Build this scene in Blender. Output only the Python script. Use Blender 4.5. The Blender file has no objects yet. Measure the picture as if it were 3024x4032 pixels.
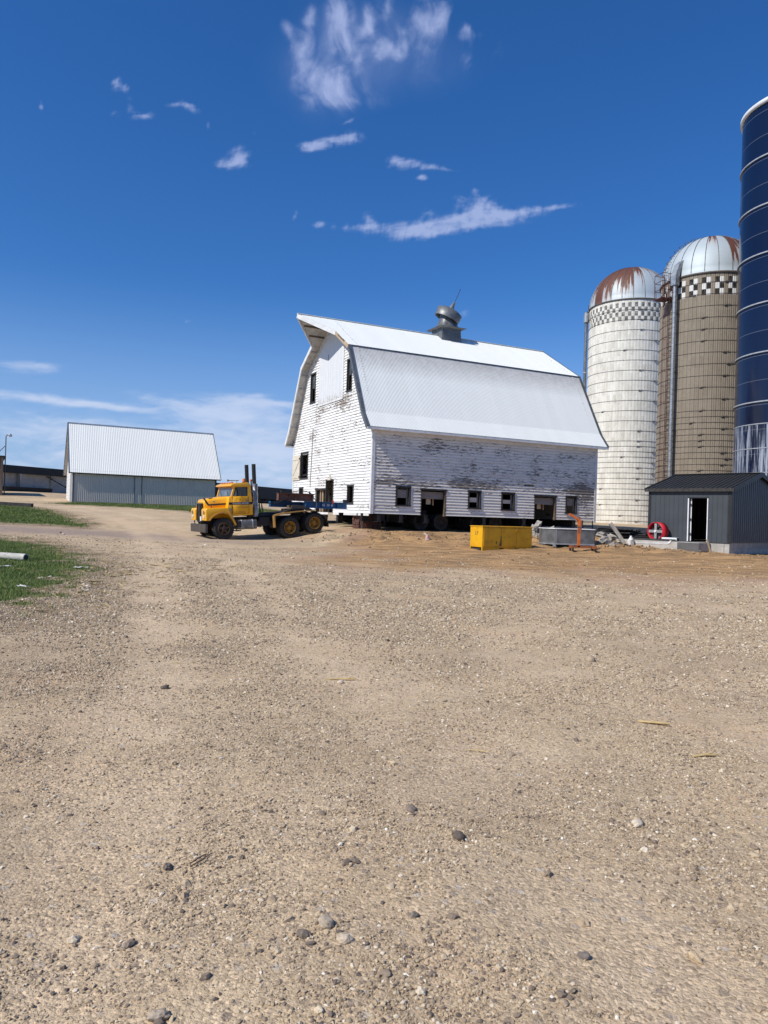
import bpy, bmesh, math, random
import numpy as np
from mathutils import Matrix, Vector
random.seed(7); RNG = np.random.default_rng(11)
SC = bpy.context.scene
COL = SC.collection
PI = math.pi

# ------------------------------------------------------------------ tags
def tag(o, label=None, cat=None, group=None, kind=None):
    if label: o['label'] = label
    if cat: o['category'] = cat
    if group: o['group'] = group
    if kind: o['kind'] = kind
    return o

def thing(name, label, cat, loc=(0, 0, 0), rotz=0.0, group=None, mat=None):
    o = bpy.data.objects.new(name, None); COL.objects.link(o)
    o.empty_display_size = .2
    if mat is not None: o.matrix_world = mat
    else:
        o.location = loc; o.rotation_euler = (0, 0, rotz)
    return tag(o, label, cat, group)

def dup(o, loc=None, rotz=None, label=None, group=None, parent=None):
    c = o.copy(); COL.objects.link(c)
    if parent is not None: c.parent = parent
    if loc is not None: c.location = loc
    if rotz is not None: c.rotation_euler = (0, 0, rotz)
    if label: c['label'] = label
    if group: c['group'] = group
    for ch in list(o.children): dup(ch, parent=c)
    return c

# ------------------------------------------------------------------ mesh builder
class MB:
    def __init__(s): s.v = []; s.f = []; s.m = []; s.sm = []
    def add(s, vs, fs, mi=0, smooth=False):
        n = len(s.v); s.v += [tuple(p) for p in vs]
        for f in fs: s.f.append([i + n for i in f]); s.m.append(mi); s.sm.append(smooth)
        return s
    def box(s, a, b, mi=0, M=None):
        x0, y0, z0 = a; x1, y1, z1 = b
        vs = [(x0,y0,z0),(x1,y0,z0),(x1,y1,z0),(x0,y1,z0),(x0,y0,z1),(x1,y0,z1),(x1,y1,z1),(x0,y1,z1)]
        if M is not None: vs = [M @ Vector(p) for p in vs]
        return s.add(vs, [(0,3,2,1),(4,5,6,7),(0,1,5,4),(1,2,6,5),(2,3,7,6),(3,0,4,7)], mi)
    def cbox(s, c, d, mi=0, M=None):
        return s.box([c[i]-d[i]/2 for i in range(3)], [c[i]+d[i]/2 for i in range(3)], mi, M)
    def bevbox(s, a, b, r, mi=0, M=None, seg=2):
        bm = bmesh.new(); bmesh.ops.create_cube(bm, size=1)
        for v in bm.verts:
            v.co = Vector([(a[i]+b[i])/2 + v.co[i]*(b[i]-a[i]) for i in range(3)])
        bmesh.ops.bevel(bm, geom=bm.edges[:], offset=r, segments=seg, affect='EDGES', profile=.5)
        return s.bm(bm, mi, M)
    def bm(s, bm, mi=0, M=None, smooth=False):
        bm.verts.ensure_lookup_table(); bm.verts.index_update()
        vs = [(M @ v.co if M is not None else v.co) for v in bm.verts]
        fs = [[v.index for v in f.verts] for f in bm.faces]
        bm.free(); return s.add(vs, fs, mi, smooth)
    def prism(s, poly, axis, t0, t1, mi=0, M=None):
        """poly: list of 2D points; extruded along axis 'x','y','z' from t0 to t1"""
        def P(p, t):
            q = {'x': (t, p[0], p[1]), 'y': (p[0], t, p[1]), 'z': (p[0], p[1], t)}[axis]
            return M @ Vector(q) if M is not None else q
        n = len(poly)
        vs = [P(p, t0) for p in poly] + [P(p, t1) for p in poly]
        fs = [tuple(range(n))[::-1], tuple(range(n, 2*n))] + [(i, (i+1) % n, (i+1) % n + n, i+n) for i in range(n)]
        return s.add(vs, fs, mi)
    def bar(s, p0, p1, w, h=None, mi=0, up=(0, 0, 1)):
        h = h or w; p0 = Vector(p0); p1 = Vector(p1); d = (p1-p0).normalized(); u = Vector(up)
        if abs(d.dot(u)) > .98: u = Vector((1, 0, 0))
        r = d.cross(u).normalized(); u = r.cross(d).normalized()
        vs = [p + r*(w/2*a) + u*(h/2*b) for p in (p0, p1) for a, b in ((-1,-1),(1,-1),(1,1),(-1,1))]
        return s.add(vs, [(0,1,2,3),(7,6,5,4),(0,4,5,1),(1,5,6,2),(2,6,7,3),(3,7,4,0)], mi)
    def cyl(s, p0, p1, r0, r1=None, seg=16, mi=0, caps=True, smooth=True):
        r1 = r0 if r1 is None else r1; p0 = Vector(p0); p1 = Vector(p1); d = (p1-p0).normalized()
        u = Vector((0, 0, 1)) if abs(d.z) < .95 else Vector((1, 0, 0))
        r = d.cross(u).normalized(); u = r.cross(d).normalized()
        vs = []
        for p, rr in ((p0, r0), (p1, r1)):
            for i in range(seg):
                a = 2*PI*i/seg; vs.append(p + r*(rr*math.cos(a)) + u*(rr*math.sin(a)))
        s.add(vs, [(i, (i+1) % seg, (i+1) % seg+seg, i+seg) for i in range(seg)], mi, smooth)
        if caps:
            s.add(vs[:seg], [tuple(range(seg))[::-1]], mi); s.add(vs[seg:], [tuple(range(seg))], mi)
        return s
    def tube(s, pts, r, seg=8, mi=0):
        pts = [Vector(p) for p in pts]; rings = []
        for i, p in enumerate(pts):
            d = (pts[min(i+1, len(pts)-1)] - pts[max(i-1, 0)]).normalized()
            u = Vector((0, 0, 1)) if abs(d.z) < .95 else Vector((1, 0, 0))
            a = d.cross(u).normalized(); b = a.cross(d).normalized()
            rr = r[i] if isinstance(r, (list, tuple)) else r
            rings.append([p + a*(rr*math.cos(2*PI*k/seg)) + b*(rr*math.sin(2*PI*k/seg)) for k in range(seg)])
        vs = [q for R in rings for q in R]; fs = []
        for i in range(len(pts)-1):
            for k in range(seg):
                k2 = (k+1) % seg; fs.append((i*seg+k, i*seg+k2, (i+1)*seg+k2, (i+1)*seg+k))
        s.add(vs, fs, mi, True)
        s.add(rings[0], [tuple(range(seg))[::-1]], mi); s.add(rings[-1], [tuple(range(seg))], mi)
        return s
    def lathe(s, prof, seg=48, mi=0, M=None, smooth=True, a0=0, a1=2*PI):
        full = abs(a1-a0-2*PI) < 1e-6; n = seg if full else seg+1
        vs = []
        for r, z in prof:
            for i in range(n):
                a = a0 + (a1-a0)*i/seg; p = Vector((r*math.cos(a), r*math.sin(a), z))
                vs.append(M @ p if M is not None else p)
        fs = []
        for j in range(len(prof)-1):
            for i in range(seg):
                i2 = (i+1) % n; fs.append((j*n+i, j*n+i2, (j+1)*n+i2, (j+1)*n+i))
        return s.add(vs, fs, mi, smooth)
    def build(s, name, mats, parent=None, auto=None):
        me = bpy.data.meshes.new(name)
        me.from_pydata([tuple(p) for p in s.v], [], s.f)
        for m in (mats if isinstance(mats, (list, tuple)) else [mats]): me.materials.append(m)
        if len(s.f):
            me.polygons.foreach_set('material_index', s.m)
            me.polygons.foreach_set('use_smooth', s.sm)
        me.update()
        o = bpy.data.objects.new(name, me); COL.objects.link(o)
        if parent is not None: o.parent = parent
        return o

def np_mesh(name, verts, faces, mats, smooth=None):
    """verts (N,3) array, faces (M,k) array with equal k"""
    me = bpy.data.meshes.new(name); N = len(verts); M, k = faces.shape
    me.vertices.add(N); me.vertices.foreach_set('co', np.ascontiguousarray(verts, np.float32).ravel())
    me.loops.add(M*k); me.loops.foreach_set('vertex_index', np.ascontiguousarray(faces, np.int32).ravel())
    me.polygons.add(M); me.polygons.foreach_set('loop_start', np.arange(0, M*k, k, dtype=np.int32))
    if smooth is not None: me.polygons.foreach_set('use_smooth', np.full(M, smooth, bool))
    for m in mats: me.materials.append(m)
    me.update(calc_edges=True); me.validate()
    o = bpy.data.objects.new(name, me); COL.objects.link(o); return o

def text_mesh(body, size, name, mat, parent, M, shear=0.0, depth=.002, spacing=1.0):
    cu = bpy.data.curves.new('lettering', 'FONT'); cu.body = body; cu.size = size; cu.extrude = depth
    cu.shear = shear; cu.align_x = 'CENTER'; cu.align_y = 'CENTER'; cu.resolution_u = 3; cu.space_character = spacing
    cu.offset = size*.012
    t = bpy.data.objects.new('lettering', cu); COL.objects.link(t)
    bpy.context.view_layer.update()
    dg = bpy.context.evaluated_depsgraph_get()
    me = bpy.data.meshes.new_from_object(t.evaluated_get(dg)); me.name = name
    bpy.data.objects.remove(t); bpy.data.curves.remove(cu)
    me.materials.clear(); me.materials.append(mat); me.transform(M)
    o = bpy.data.objects.new(name, me); COL.objects.link(o); o.parent = parent; return o

# ------------------------------------------------------------------ node helpers
class NT:
    def __init__(s, tree): s.t = tree; s.n = tree.nodes; s.l = tree.links
    def node(s, typ, **kw):
        n = s.n.new(typ)
        for k, v in kw.items():
            if k.startswith('_'): setattr(n, k[1:], v)
            else:
                key = k.replace('__', ' ')
                s.set(n.inputs[key] if not key.isdigit() else n.inputs[int(key)], v)
        return n
    def set(s, inp, v):
        if isinstance(v, bpy.types.NodeSocket): s.l.new(v, inp)
        elif isinstance(v, bpy.types.Node): s.l.new(v.outputs[0], inp)
        else:
            if hasattr(inp, 'default_value'):
                if inp.type == 'RGBA' and len(v) == 3: v = (*v, 1)
                inp.default_value = v
    def math(s, op, a, b=None, c=None, clamp=False):
        n = s.n.new('ShaderNodeMath'); n.operation = op; n.use_clamp = clamp
        s.set(n.inputs[0], a)
        if b is not None: s.set(n.inputs[1], b)
        if c is not None: s.set(n.inputs[2], c)
        return n.outputs[0]
    def vmath(s, op, a, b=None, out=0):
        n = s.n.new('ShaderNodeVectorMath'); n.operation = op; s.set(n.inputs[0], a)
        if b is not None: s.set(n.inputs[1], b)
        return n.outputs[out]
    def mix(s, fac, a, b, blend='MIX'):
        n = s.n.new('ShaderNodeMix'); n.data_type = 'RGBA'; n.blend_type = blend; n.clamp_factor = True
        s.set(n.inputs[0], fac); s.set(n.inputs[6], a); s.set(n.inputs[7], b); return n.outputs[2]
    def noise(s, vec, scale, detail=4, rough=.55, dist=0, out=0):
        n = s.n.new('ShaderNodeTexNoise'); s.set(n.inputs['Vector'], vec)
        n.inputs['Scale'].default_value = scale; n.inputs['Detail'].default_value = detail
        n.inputs['Roughness'].default_value = rough; n.inputs['Distortion'].default_value = dist
        return n.outputs[out]
    def voro(s, vec, scale, feature='F1', out='Distance', rand=1.0):
        n = s.n.new('ShaderNodeTexVoronoi'); n.feature = feature; s.set(n.inputs['Vector'], vec)
        n.inputs['Scale'].default_value = scale; n.inputs['Randomness'].default_value = rand
        return n.outputs[out]
    def ramp(s, fac, stops, interp='LINEAR'):
        n = s.n.new('ShaderNodeValToRGB'); s.set(n.inputs[0], fac); cr = n.color_ramp; cr.interpolation = interp
        while len(cr.elements) < len(stops): cr.elements.new(.5)
        for e, (p, c) in zip(cr.elements, stops):
            e.position = p; e.color = (*c, 1) if isinstance(c, (tuple, list)) else (c, c, c, 1)
        return n.outputs[0]
    def step(s, x, lo, hi):
        n = s.n.new('ShaderNodeMapRange'); n.interpolation_type = 'SMOOTHSTEP'; n.clamp = True
        s.set(n.inputs[0], x); s.set(n.inputs[1], lo); s.set(n.inputs[2], hi)
        n.inputs[3].default_value = 0; n.inputs[4].default_value = 1; return n.outputs[0]
    def coord(s, which='Object'): return s.n.new('ShaderNodeTexCoord').outputs[which]
    def scale(s, v, sc): return s.vmath('MULTIPLY', v, sc)
    def sep(s, v):
        n = s.n.new('ShaderNodeSeparateXYZ'); s.set(n.inputs[0], v); return n.outputs
    def comb(s, x, y, z):
        n = s.n.new('ShaderNodeCombineXYZ'); s.set(n.inputs[0], x); s.set(n.inputs[1], y); s.set(n.inputs[2], z); return n.outputs[0]
    def bump(s, h, strength=.3, dist=.01):
        n = s.n.new('ShaderNodeBump'); n.inputs['Strength'].default_value = strength
        n.inputs['Distance'].default_value = dist; s.set(n.inputs['Height'], h); return n.outputs[0]

def new_mat(name):
    m = bpy.data.materials.new(name); m.use_nodes = True
    nt = NT(m.node_tree); b = m.node_tree.nodes['Principled BSDF']
    return m, nt, b

def pmat(name, c1, c2=None, scale=3, rough=.6, metal=0, bump=0, bscale=40, stretch=(1, 1, 1), spec=.4, contrast=(.35, .65), dirt=None, dirtamt=.5, coat=0):
    """two-tone noise paint with optional dirt patches and fine bump"""
    m, nt, b = new_mat(name)
    co = nt.scale(nt.coord(), stretch)
    c2 = c2 or tuple(x*.8 for x in c1)
    f = nt.noise(co, scale, 5, .6); f = nt.step(f, contrast[0], contrast[1])
    col = nt.mix(f, c1, c2)
    if dirt:
        d = nt.noise(co, scale*2.3, 6, .65, .4); d = nt.step(d, .5, .72); d = nt.math('MULTIPLY', d, dirtamt)
        col = nt.mix(d, col, dirt)
    nt.set(b.inputs['Base Color'], col)
    r = nt.noise(co, scale*4, 3); rr = nt.math('MULTIPLY_ADD', r, .25, rough-.125)
    nt.set(b.inputs['Roughness'], rr); b.inputs['Metallic'].default_value = metal
    b.inputs['Specular IOR Level'].default_value = spec; b.inputs['Coat Weight'].default_value = coat
    if bump:
        nt.set(b.inputs['Normal'], nt.bump(nt.noise(co, bscale, 5, .65), bump, .01))
    return m

# gradient noise in numpy
_perm = RNG.permutation(512); _perm = np.concatenate([_perm, _perm]); _g = RNG.normal(size=(512, 2)); _g /= np.linalg.norm(_g, axis=1)[:,None]
def gn(x, y):
    xi = np.floor(x).astype(int); yi = np.floor(y).astype(int); xf = x-xi; yf = y-yi
    def gr(a, b, u, v):
        h = _perm[(_perm[a & 511] + b) & 511]; return _g[h,0]*u + _g[h,1]*v
    s = xf*xf*xf*(xf*(xf*6-15)+10); t = yf*yf*yf*(yf*(yf*6-15)+10)
    a = gr(xi,yi,xf,yf)*(1-s) + gr(xi+1,yi,xf-1,yf)*s; b = gr(xi,yi+1,xf,yf-1)*(1-s) + gr(xi+1,yi+1,xf-1,yf-1)*s
    return (a*(1-t) + b*t)*1.4
def fbm(x, y, o=4, g=.5):
    t = 0; a = 1
    for i in range(o): t = t + a*gn(x*2**i + i*17.3, y*2**i - i*9.1); a *= g
    return t
SUN_E = 4.6; SKY_S = .096; EXPO = 0.0; SKY_SAT = 1.22; SKY_HUE = .5
SKY_TINT = [(0, (.80, .94, 1.12)), (.12, (.66, .94, 1.28)), (.5, (.62, .99, 1.36)), (1, (.62, .99, 1.36))]; SKY_HZ = .75; CL_HZ = (3.6, 5.2, 8.4)
CL_LOW = (6.4, 7.4, 9.4); CL_HIGH = (4.6, 5.5, 8.6)
GRAVEL = (400000, 130000, 3000); GRASSN = (110000, 50000, 40000)
M = {}
M['black_steel'] = pmat('black_steel', (.018,.018,.02), (.03,.028,.026), 4, .6, 0, .15, 60)
M['dark_iron'] = pmat('dark_iron', (.03,.028,.027), (.06,.045,.035), 6, .7, .2, .3, 50)
M['rubber'] = pmat('rubber', (.022,.021,.02), (.05,.045,.038), 3, .85, 0, .3, 60)
M['truck_yellow'] = pmat('truck_yellow', (.93,.46,.008), (.86,.40,.008), 2.0, .30, 0, 0, 40, spec=.5, dirt=(.60,.30,.05), dirtamt=.18, coat=.2)
M['truck_black'] = pmat('truck_black', (.015,.015,.016), (.025,.023,.02), 3, .4)
M['faded_yellow'] = pmat('faded_yellow', (.62,.33,.06), (.5,.29,.10), 6, .6)
M['rim_yellow'] = pmat('rim_yellow', (.42,.20,.012), (.22,.11,.02), 8, .55, 0, 0, 40, dirt=(.08,.05,.03), dirtamt=.6)
M['rim_dark'] = pmat('rim_dark', (.03,.025,.02), (.06,.04,.025), 9, .65)
M['rim_brown'] = pmat('rim_brown', (.13,.06,.015), (.06,.035,.018), 9, .65)
M['chrome_dull'] = pmat('chrome_dull', (.42,.42,.41), (.22,.21,.2), 5, .35, .8, .1, 30)
M['galv'] = pmat('galvanised', (.42,.44,.45), (.30,.31,.31), 5, .45, .55, .1, 30)
M['galv_dark'] = pmat('galvanised_dark', (.13,.14,.145), (.20,.21,.21), 4, .5, .5)
M['rust_beam'] = pmat('rust_beam', (.24,.115,.08), (.16,.08,.06), 3, .75, .1, .2, 40)
M['blue_beam'] = pmat('blue_beam', (.012,.11,.27), (.018,.08,.19), 3, .5, 0, .1, 40, dirt=(.10,.08,.06), dirtamt=.5)
M['white_trim'] = pmat('white_trim', (.78,.78,.76), (.66,.65,.62), 3, .55, 0, .1, 50)
M['white_paint'] = pmat('white_lettering', (.8,.8,.8), (.7,.7,.7), 3, .5)
M['grey_paint'] = pmat('grey_paint', (.25,.25,.24), (.33,.33,.32), 3, .6)
M['black_trim'] = pmat('black_trim', (.02,.019,.018), (.06,.055,.05), 12, .75, 0, .2, 60)
M['old_wood'] = pmat('old_wood', (.17,.12,.08), (.09,.065,.045), 4, .85, 0, .3, 30, stretch=(1,1,6))
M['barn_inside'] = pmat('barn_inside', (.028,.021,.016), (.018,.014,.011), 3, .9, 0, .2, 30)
M['plank_dark'] = pmat('plank_dark', (.10,.07,.05), (.22,.17,.13), 3, .85, 0, .3, 20, stretch=(1,4,.4))
M['grey_board'] = pmat('grey_board', (.32,.29,.26), (.22,.20,.18), 5, .8, 0, .3, 30, stretch=(1,5,5))
M['raw_wood'] = pmat('raw_wood', (.52,.40,.26), (.40,.30,.19), 6, .75, 0, .2, 40)
M['cream_wood'] = pmat('cream_wood', (.72,.66,.54), (.6,.54,.43), 4, .7, 0, .2, 40)
M['crib_wood'] = pmat('crib_wood', (.15,.07,.05), (.09,.045,.035), 7, .85, 0, .4, 30)
M['concrete'] = pmat('concrete', (.48,.45,.40), (.36,.34,.30), 2.5, .85, 0, .25, 40, dirt=(.30,.26,.2), dirtamt=.5)
M['concrete_grey'] = pmat('concrete_panel', (.46,.45,.42), (.36,.35,.33), 1.2, .9, 0, .15, 20)
M['concrete_dark'] = pmat('concrete_dark', (.10,.10,.10), (.13,.125,.12), 1.6, .9, 0, .15, 20)
M['stone_chunk'] = pmat('stone_chunk', (.42,.38,.32), (.30,.27,.23), 6, .9, 0, .5, 20)
M['box_yellow'] = pmat('box_yellow', (.76,.40,.006), (.66,.33,.006), 2.0, .5, 0, .06, 30, dirt=(.22,.12,.02), dirtamt=.5)
M['steel_tank'] = pmat('steel_tank', (.20,.20,.195), (.12,.12,.118), 3, .55, .45, .1, 30)
M['orange'] = pmat('orange_paint', (.70,.17,.02), (.5,.12,.02), 5, .5, 0, .1, 40, dirt=(.2,.08,.03), dirtamt=.5)
M['red_paint'] = pmat('red_paint', (.62,.018,.035), (.5,.014,.025), 4, .45)
M['charcoal'] = pmat('charcoal_steel', (.060,.068,.075), (.052,.058,.064), 1.5, .5, 0, .03, 20)
M['charcoal_end'] = pmat('charcoal_end', (.050,.058,.068), (.043,.05,.058), 1.5, .38, 0, .03, 20, spec=.6)
M['black_roof'] = pmat('black_roof', (.020,.021,.022), (.026,.027,.028), 2, .45, 0, .03, 20)
M['plastic_white'] = pmat('plastic_white', (.72,.70,.66), (.6,.56,.5), 5, .5)
M['plastic_pink'] = pmat('plastic_pink', (.55,.30,.27), (.45,.28,.25), 6, .5)
M['blue_tarp'] = pmat('blue_tarp', (.012,.035,.09), (.008,.02,.05), 3, .5)
M['dark_board'] = pmat('dark_board', (.022,.020,.020), (.05,.045,.042), 5, .75, 0, .3, 20)
M['far_roof'] = pmat('far_roof', (.008,.011,.016), (.011,.014,.02), 1, .6)
M['glass'] = pmat('window_glass', (.10,.13,.15), (.06,.08,.09), 2, .08, 0, 0, 10, spec=.8)
M['amber'] = pmat('amber_lens', (.75,.18,.02), (.6,.14,.02), 4, .25)
M['red_flag'] = pmat('red_flag', (.75,.03,.02), (.6,.03,.02), 4, .6)
M['lens'] = pmat('lamp_lens', (.8,.82,.82), (.65,.66,.66), 8, .12, .2)
M['ladder_red'] = pmat('ladder_red', (.10,.022,.022), (.07,.02,.02), 4, .7)
M['hoop_iron'] = pmat('hoop_iron', (.10,.085,.07), (.15,.12,.10), 3, .7, .1)
M['straw'] = pmat('straw', (.60,.44,.20), (.42,.30,.13), 9, .7)
M['log_white'] = pmat('weathered_pole', (.58,.55,.48), (.38,.36,.32), 4, .85, 0, .3, 20, stretch=(1,8,8))
M['pole_steel'] = pmat('pole_steel', (.05,.06,.075), (.07,.07,.08), 2, .5, .4)

# peeling painted siding: white paint over weathered wood, peel set by height / length zones
def siding_mat(name, ux, amount, zones, paint=(.80,.80,.79), paint2=(.70,.70,.68), stains=0.0):
    m, nt, b = new_mat(name)
    co = nt.coord(); x, y, z = nt.sep(co)
    u = x if ux == 'x' else y
    row = nt.math('FLOOR', nt.math('DIVIDE', z, .158))
    rnd = nt.n.new('ShaderNodeTexWhiteNoise'); rnd.noise_dimensions = '1D'; nt.set(rnd.inputs['W'], row)
    off = nt.math('MULTIPLY', rnd.outputs[0], 17.0)
    v = nt.comb(nt.math('ADD', nt.math('MULTIPLY', u, 3.3), off), nt.math('MULTIPLY', z, 17.0), nt.math('MULTIPLY', row, .37))
    n1 = nt.noise(v, 1.0, 7, .68, .3)
    big = nt.noise(nt.comb(nt.math('MULTIPLY', u, 1.0), nt.math('MULTIPLY', z, 1.9), 3.3), .55, 3, .5)
    thr = nt.math('MULTIPLY_ADD', big, -.36, amount)
    rj = nt.math('MULTIPLY_ADD', rnd.outputs[0], .09, -.045)
    thr = nt.math('ADD', thr, rj)
    for (u0, z0, su, sz, k) in zones:
        du = nt.math('DIVIDE', nt.math('SUBTRACT', u, u0), su); dz = nt.math('DIVIDE', nt.math('SUBTRACT', z, z0), sz)
        r2 = nt.math('ADD', nt.math('MULTIPLY', du, du), nt.math('MULTIPLY', dz, dz))
        g = nt.math('MULTIPLY', nt.math('EXPONENT', nt.math('MULTIPLY', r2, -1.0)), k)
        thr = nt.math('SUBTRACT', thr, g)
    peel = nt.step(n1, thr, nt.math('ADD', thr, .03))
    woodc = nt.mix(nt.noise(nt.comb(nt.math('MULTIPLY', u, 3.0), nt.math('MULTIPLY', z, 60.0), 1.0), 1.0, 4), (.21,.175,.14), (.34,.29,.235))
    grime = nt.step(nt.noise(nt.comb(nt.math('MULTIPLY', u, .8), nt.math('MULTIPLY', z, 3.0), 9.0), 1.3, 5, .6), .4, .75)
    pc = nt.mix(grime, paint, paint2)
    pc = nt.mix(nt.math('MULTIPLY', rnd.outputs[0], .35), pc, tuple(c*.88 for c in paint2))
    nt.set(b.inputs['Base Color'], nt.mix(peel, pc, woodc))
    b.inputs['Roughness'].default_value = .6; b.inputs['Specular IOR Level'].default_value = .3
    h = nt.math('ADD', nt.math('MULTIPLY', peel, -.6), nt.math('MULTIPLY', nt.noise(v, 5, 4), .4))
    nt.set(b.inputs['Normal'], nt.bump(h, .35, .004))
    return m
M['siding_side'] = siding_mat('peeling_siding', 'x', .772,
    [(5.5,4.6,1.6,.8,.05),(10.3,4.6,.5,.9,.14),(13.9,2.9,.9,1.2,.17),(1.2,3.35,1.4,.35,.15),(5.2,3.4,1.3,.45,.11),(9.5,3.35,4.0,.28,.08),
     (12.9,5.3,.9,.3,.07),(3.4,5.4,2.2,.5,.07),(6.5,2.3,8,.75,-.05),(1.2,4.9,.8,.5,.03),(2.9,3.25,.4,.4,.06)],
    (.88,.83,.74), (.74,.695,.615))
M['siding_gable'] = siding_mat('painted_siding', 'y', .775, [(7.0,7.9,1.4,.5,.15),(4.0,7.9,1.2,.5,.17),(8.2,7.0,.5,.8,.05),(5.8,5.2,.6,.3,.05),(4.4,3.2,.5,.2,.10),(7.6,5.3,.5,1.2,.04)],
    (.84,.83,.80), (.78,.77,.74))
def door_mat():
    m, nt, b = new_mat('haydoor_paint'); co = nt.coord(); x, y, z = nt.sep(co)
    v = nt.comb(nt.math('MULTIPLY', y, 14.0), nt.math('MULTIPLY', z, 2.2), 1.0)
    n1 = nt.noise(v, 1, 6, .65)
    thr = nt.math('ADD', .62, nt.math('MULTIPLY', nt.step(z, 8.1, 10.6), .16))
    thr = nt.math('SUBTRACT', thr, nt.math('MULTIPLY', nt.math('SUBTRACT', 1.0, nt.step(z, 8.2, 9.0)), .12))
    peel = nt.step(n1, thr, nt.math('ADD', thr, .05))
    g = nt.noise(nt.comb(nt.math('MULTIPLY', y, 8.0), z, 0.0), 1.2, 4)
    pc = nt.mix(g, (.76,.765,.76), (.62,.635,.64))
    nt.set(b.inputs['Base Color'], nt.mix(peel, pc, (.45,.40,.33))); b.inputs['Roughness'].default_value = .6
    nt.set(b.inputs['Normal'], nt.bump(n1, .2, .004)); return m
M['haydoor'] = door_mat()

def roof_mat(name, c1, c2, metal=.25, rough=.42):
    m, nt, b = new_mat(name); co = nt.coord()
    n = nt.noise(nt.scale(co, (2.0, .35, .35)), 1.0, 5, .6)
    n2 = nt.noise(co, 6.0, 5, .6)
    sheet = nt.math('FLOOR', nt.math('DIVIDE', nt.sep(co)[0], .62)); w = nt.n.new('ShaderNodeTexWhiteNoise'); w.noise_dimensions = '1D'; nt.set(w.inputs['W'], sheet)
    f = nt.math('ADD', nt.math('MULTIPLY', n, .6), nt.math('MULTIPLY', w.outputs[0], .3))
    col = nt.mix(f, c1, c2); col = nt.mix(nt.math('MULTIPLY', nt.step(n2, .55, .8), .25), col, tuple(c*.7 for c in c2))
    nt.set(b.inputs['Base Color'], col); b.inputs['Metallic'].default_value = metal
    nt.set(b.inputs['Roughness'], nt.math('MULTIPLY_ADD', n2, .2, rough-.1)); return m
M['roof'] = roof_mat('barn_roof_steel', (.82,.82,.77), (.73,.74,.69), .0, .55)
M['shed_roof'] = roof_mat('shed_roof_steel', (.86,.86,.80), (.78,.78,.73), .0, .55)
M['shed_wall'] = roof_mat('shed_wall_steel', (.62,.58,.52), (.54,.51,.46), .0, .5)
M['soffit'] = pmat('soffit_boards', (.52,.50,.47), (.40,.38,.35), 3, .75, 0, .2, 30, dirt=(.28,.22,.17), dirtamt=.6)

# stave silos: body paint depends on angle (stave column) and height (stave row)
def stave_mat(name, base, base2, ncol, rowh, ztop, kind, R):
    m, nt, b = new_mat(name); co = nt.coord(); x, y, z = nt.sep(co)
    ang = nt.math('ARCTAN2', y, x)
    colf = nt.math('MULTIPLY', nt.math('DIVIDE', nt.math('ADD', ang, PI), 2*PI), float(ncol))
    col = nt.math('FLOOR', colf)
    rowf = nt.math('DIVIDE', nt.math('SUBTRACT', ztop, z), rowh); row = nt.math('FLOOR', rowf)
    w = nt.n.new('ShaderNodeTexWhiteNoise'); w.noise_dimensions = '3D'
    half = nt.math('MULTIPLY', nt.math('MODULO', col, 2.0), .5)
    nt.set(w.inputs['Vector'], nt.comb(col, nt.math('FLOOR', nt.math('ADD', nt.math('DIVIDE', z, .76), half)), 0.0))
    n = nt.noise(nt.scale(co, (1, 1, .5)), 1.4, 6, .62); n2 = nt.noise(co, 5.0, 5, .65)
    f = nt.math('ADD', nt.math('MULTIPLY', w.outputs[0], .45), nt.math('MULTIPLY', nt.step(n, .3, .75), .55))
    c = nt.mix(f, base, base2)
    c = nt.mix(nt.math('MULTIPLY', nt.step(n2, .52, .72), .45), c, tuple(v*.68 for v in base2))
    fr = nt.math('FRACT', colf); seam = nt.math('MAXIMUM', nt.step(fr, .93, .97), nt.math('SUBTRACT', 1.0, nt.step(fr, .0, .04)))
    c = nt.mix(nt.math('MULTIPLY', seam, .5 if kind == 'brown' else .25), c, tuple(v*.45 for v in base2))
    inband = lambda a, bb: nt.math('MULTIPLY', nt.math('GREATER_THAN', rowf, a), nt.math('LESS_THAN', rowf, bb))
    if kind == 'white':
        par = nt.math('MODULO', nt.math('ADD', nt.math('ADD', col, row), 100.0), 2.0)
        msk = nt.math('MULTIPLY', nt.math('GREATER_THAN', par, .5), inband(1.0, 5.0))
        wear = nt.step(nt.noise(co, 3.2, 6, .7), .30, .60)
        c = nt.mix(nt.math('MULTIPLY', msk, nt.math('MULTIPLY_ADD', wear, .45, .5)), c, (.085,.085,.083))
    else:
        k = nt.math('MODULO', nt.math('ADD', col, 300.0), 3.0); even = nt.math('MODULO', nt.math('ADD', row, 10.0), 2.0)
        k0 = nt.math('LESS_THAN', k, .5); k1 = nt.math('MULTIPLY', nt.math('GREATER_THAN', k, .5), nt.math('LESS_THAN', k, 1.5))
        ev = nt.math('GREATER_THAN', even, .5); od = nt.math('SUBTRACT', 1.0, ev)
        blk = nt.math('ADD', nt.math('MULTIPLY', k0, ev), nt.math('MULTIPLY', k1, od))
        wht = nt.math('ADD', nt.math('MULTIPLY', k1, ev), nt.math('MULTIPLY', k0, od))
        bd = inband(1.0, 4.0)
        wear = nt.math('MULTIPLY_ADD', nt.step(n2, .3, .6), .2, .78)
        c = nt.mix(nt.math('MULTIPLY', nt.math('MULTIPLY', blk, bd), wear), c, (.014,.014,.016))
        c = nt.mix(nt.math('MULTIPLY', nt.math('MULTIPLY', wht, bd), wear), c, (.72,.71,.67))
    nt.set(b.inputs['Base Color'], c); b.inputs['Roughness'].default_value = .85; b.inputs['Specular IOR Level'].default_value = .2
    nt.set(b.inputs['Normal'], nt.bump(nt.math('ADD', n2, nt.math('MULTIPLY', seam, -.5)), .25, .015)); return m
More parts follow.
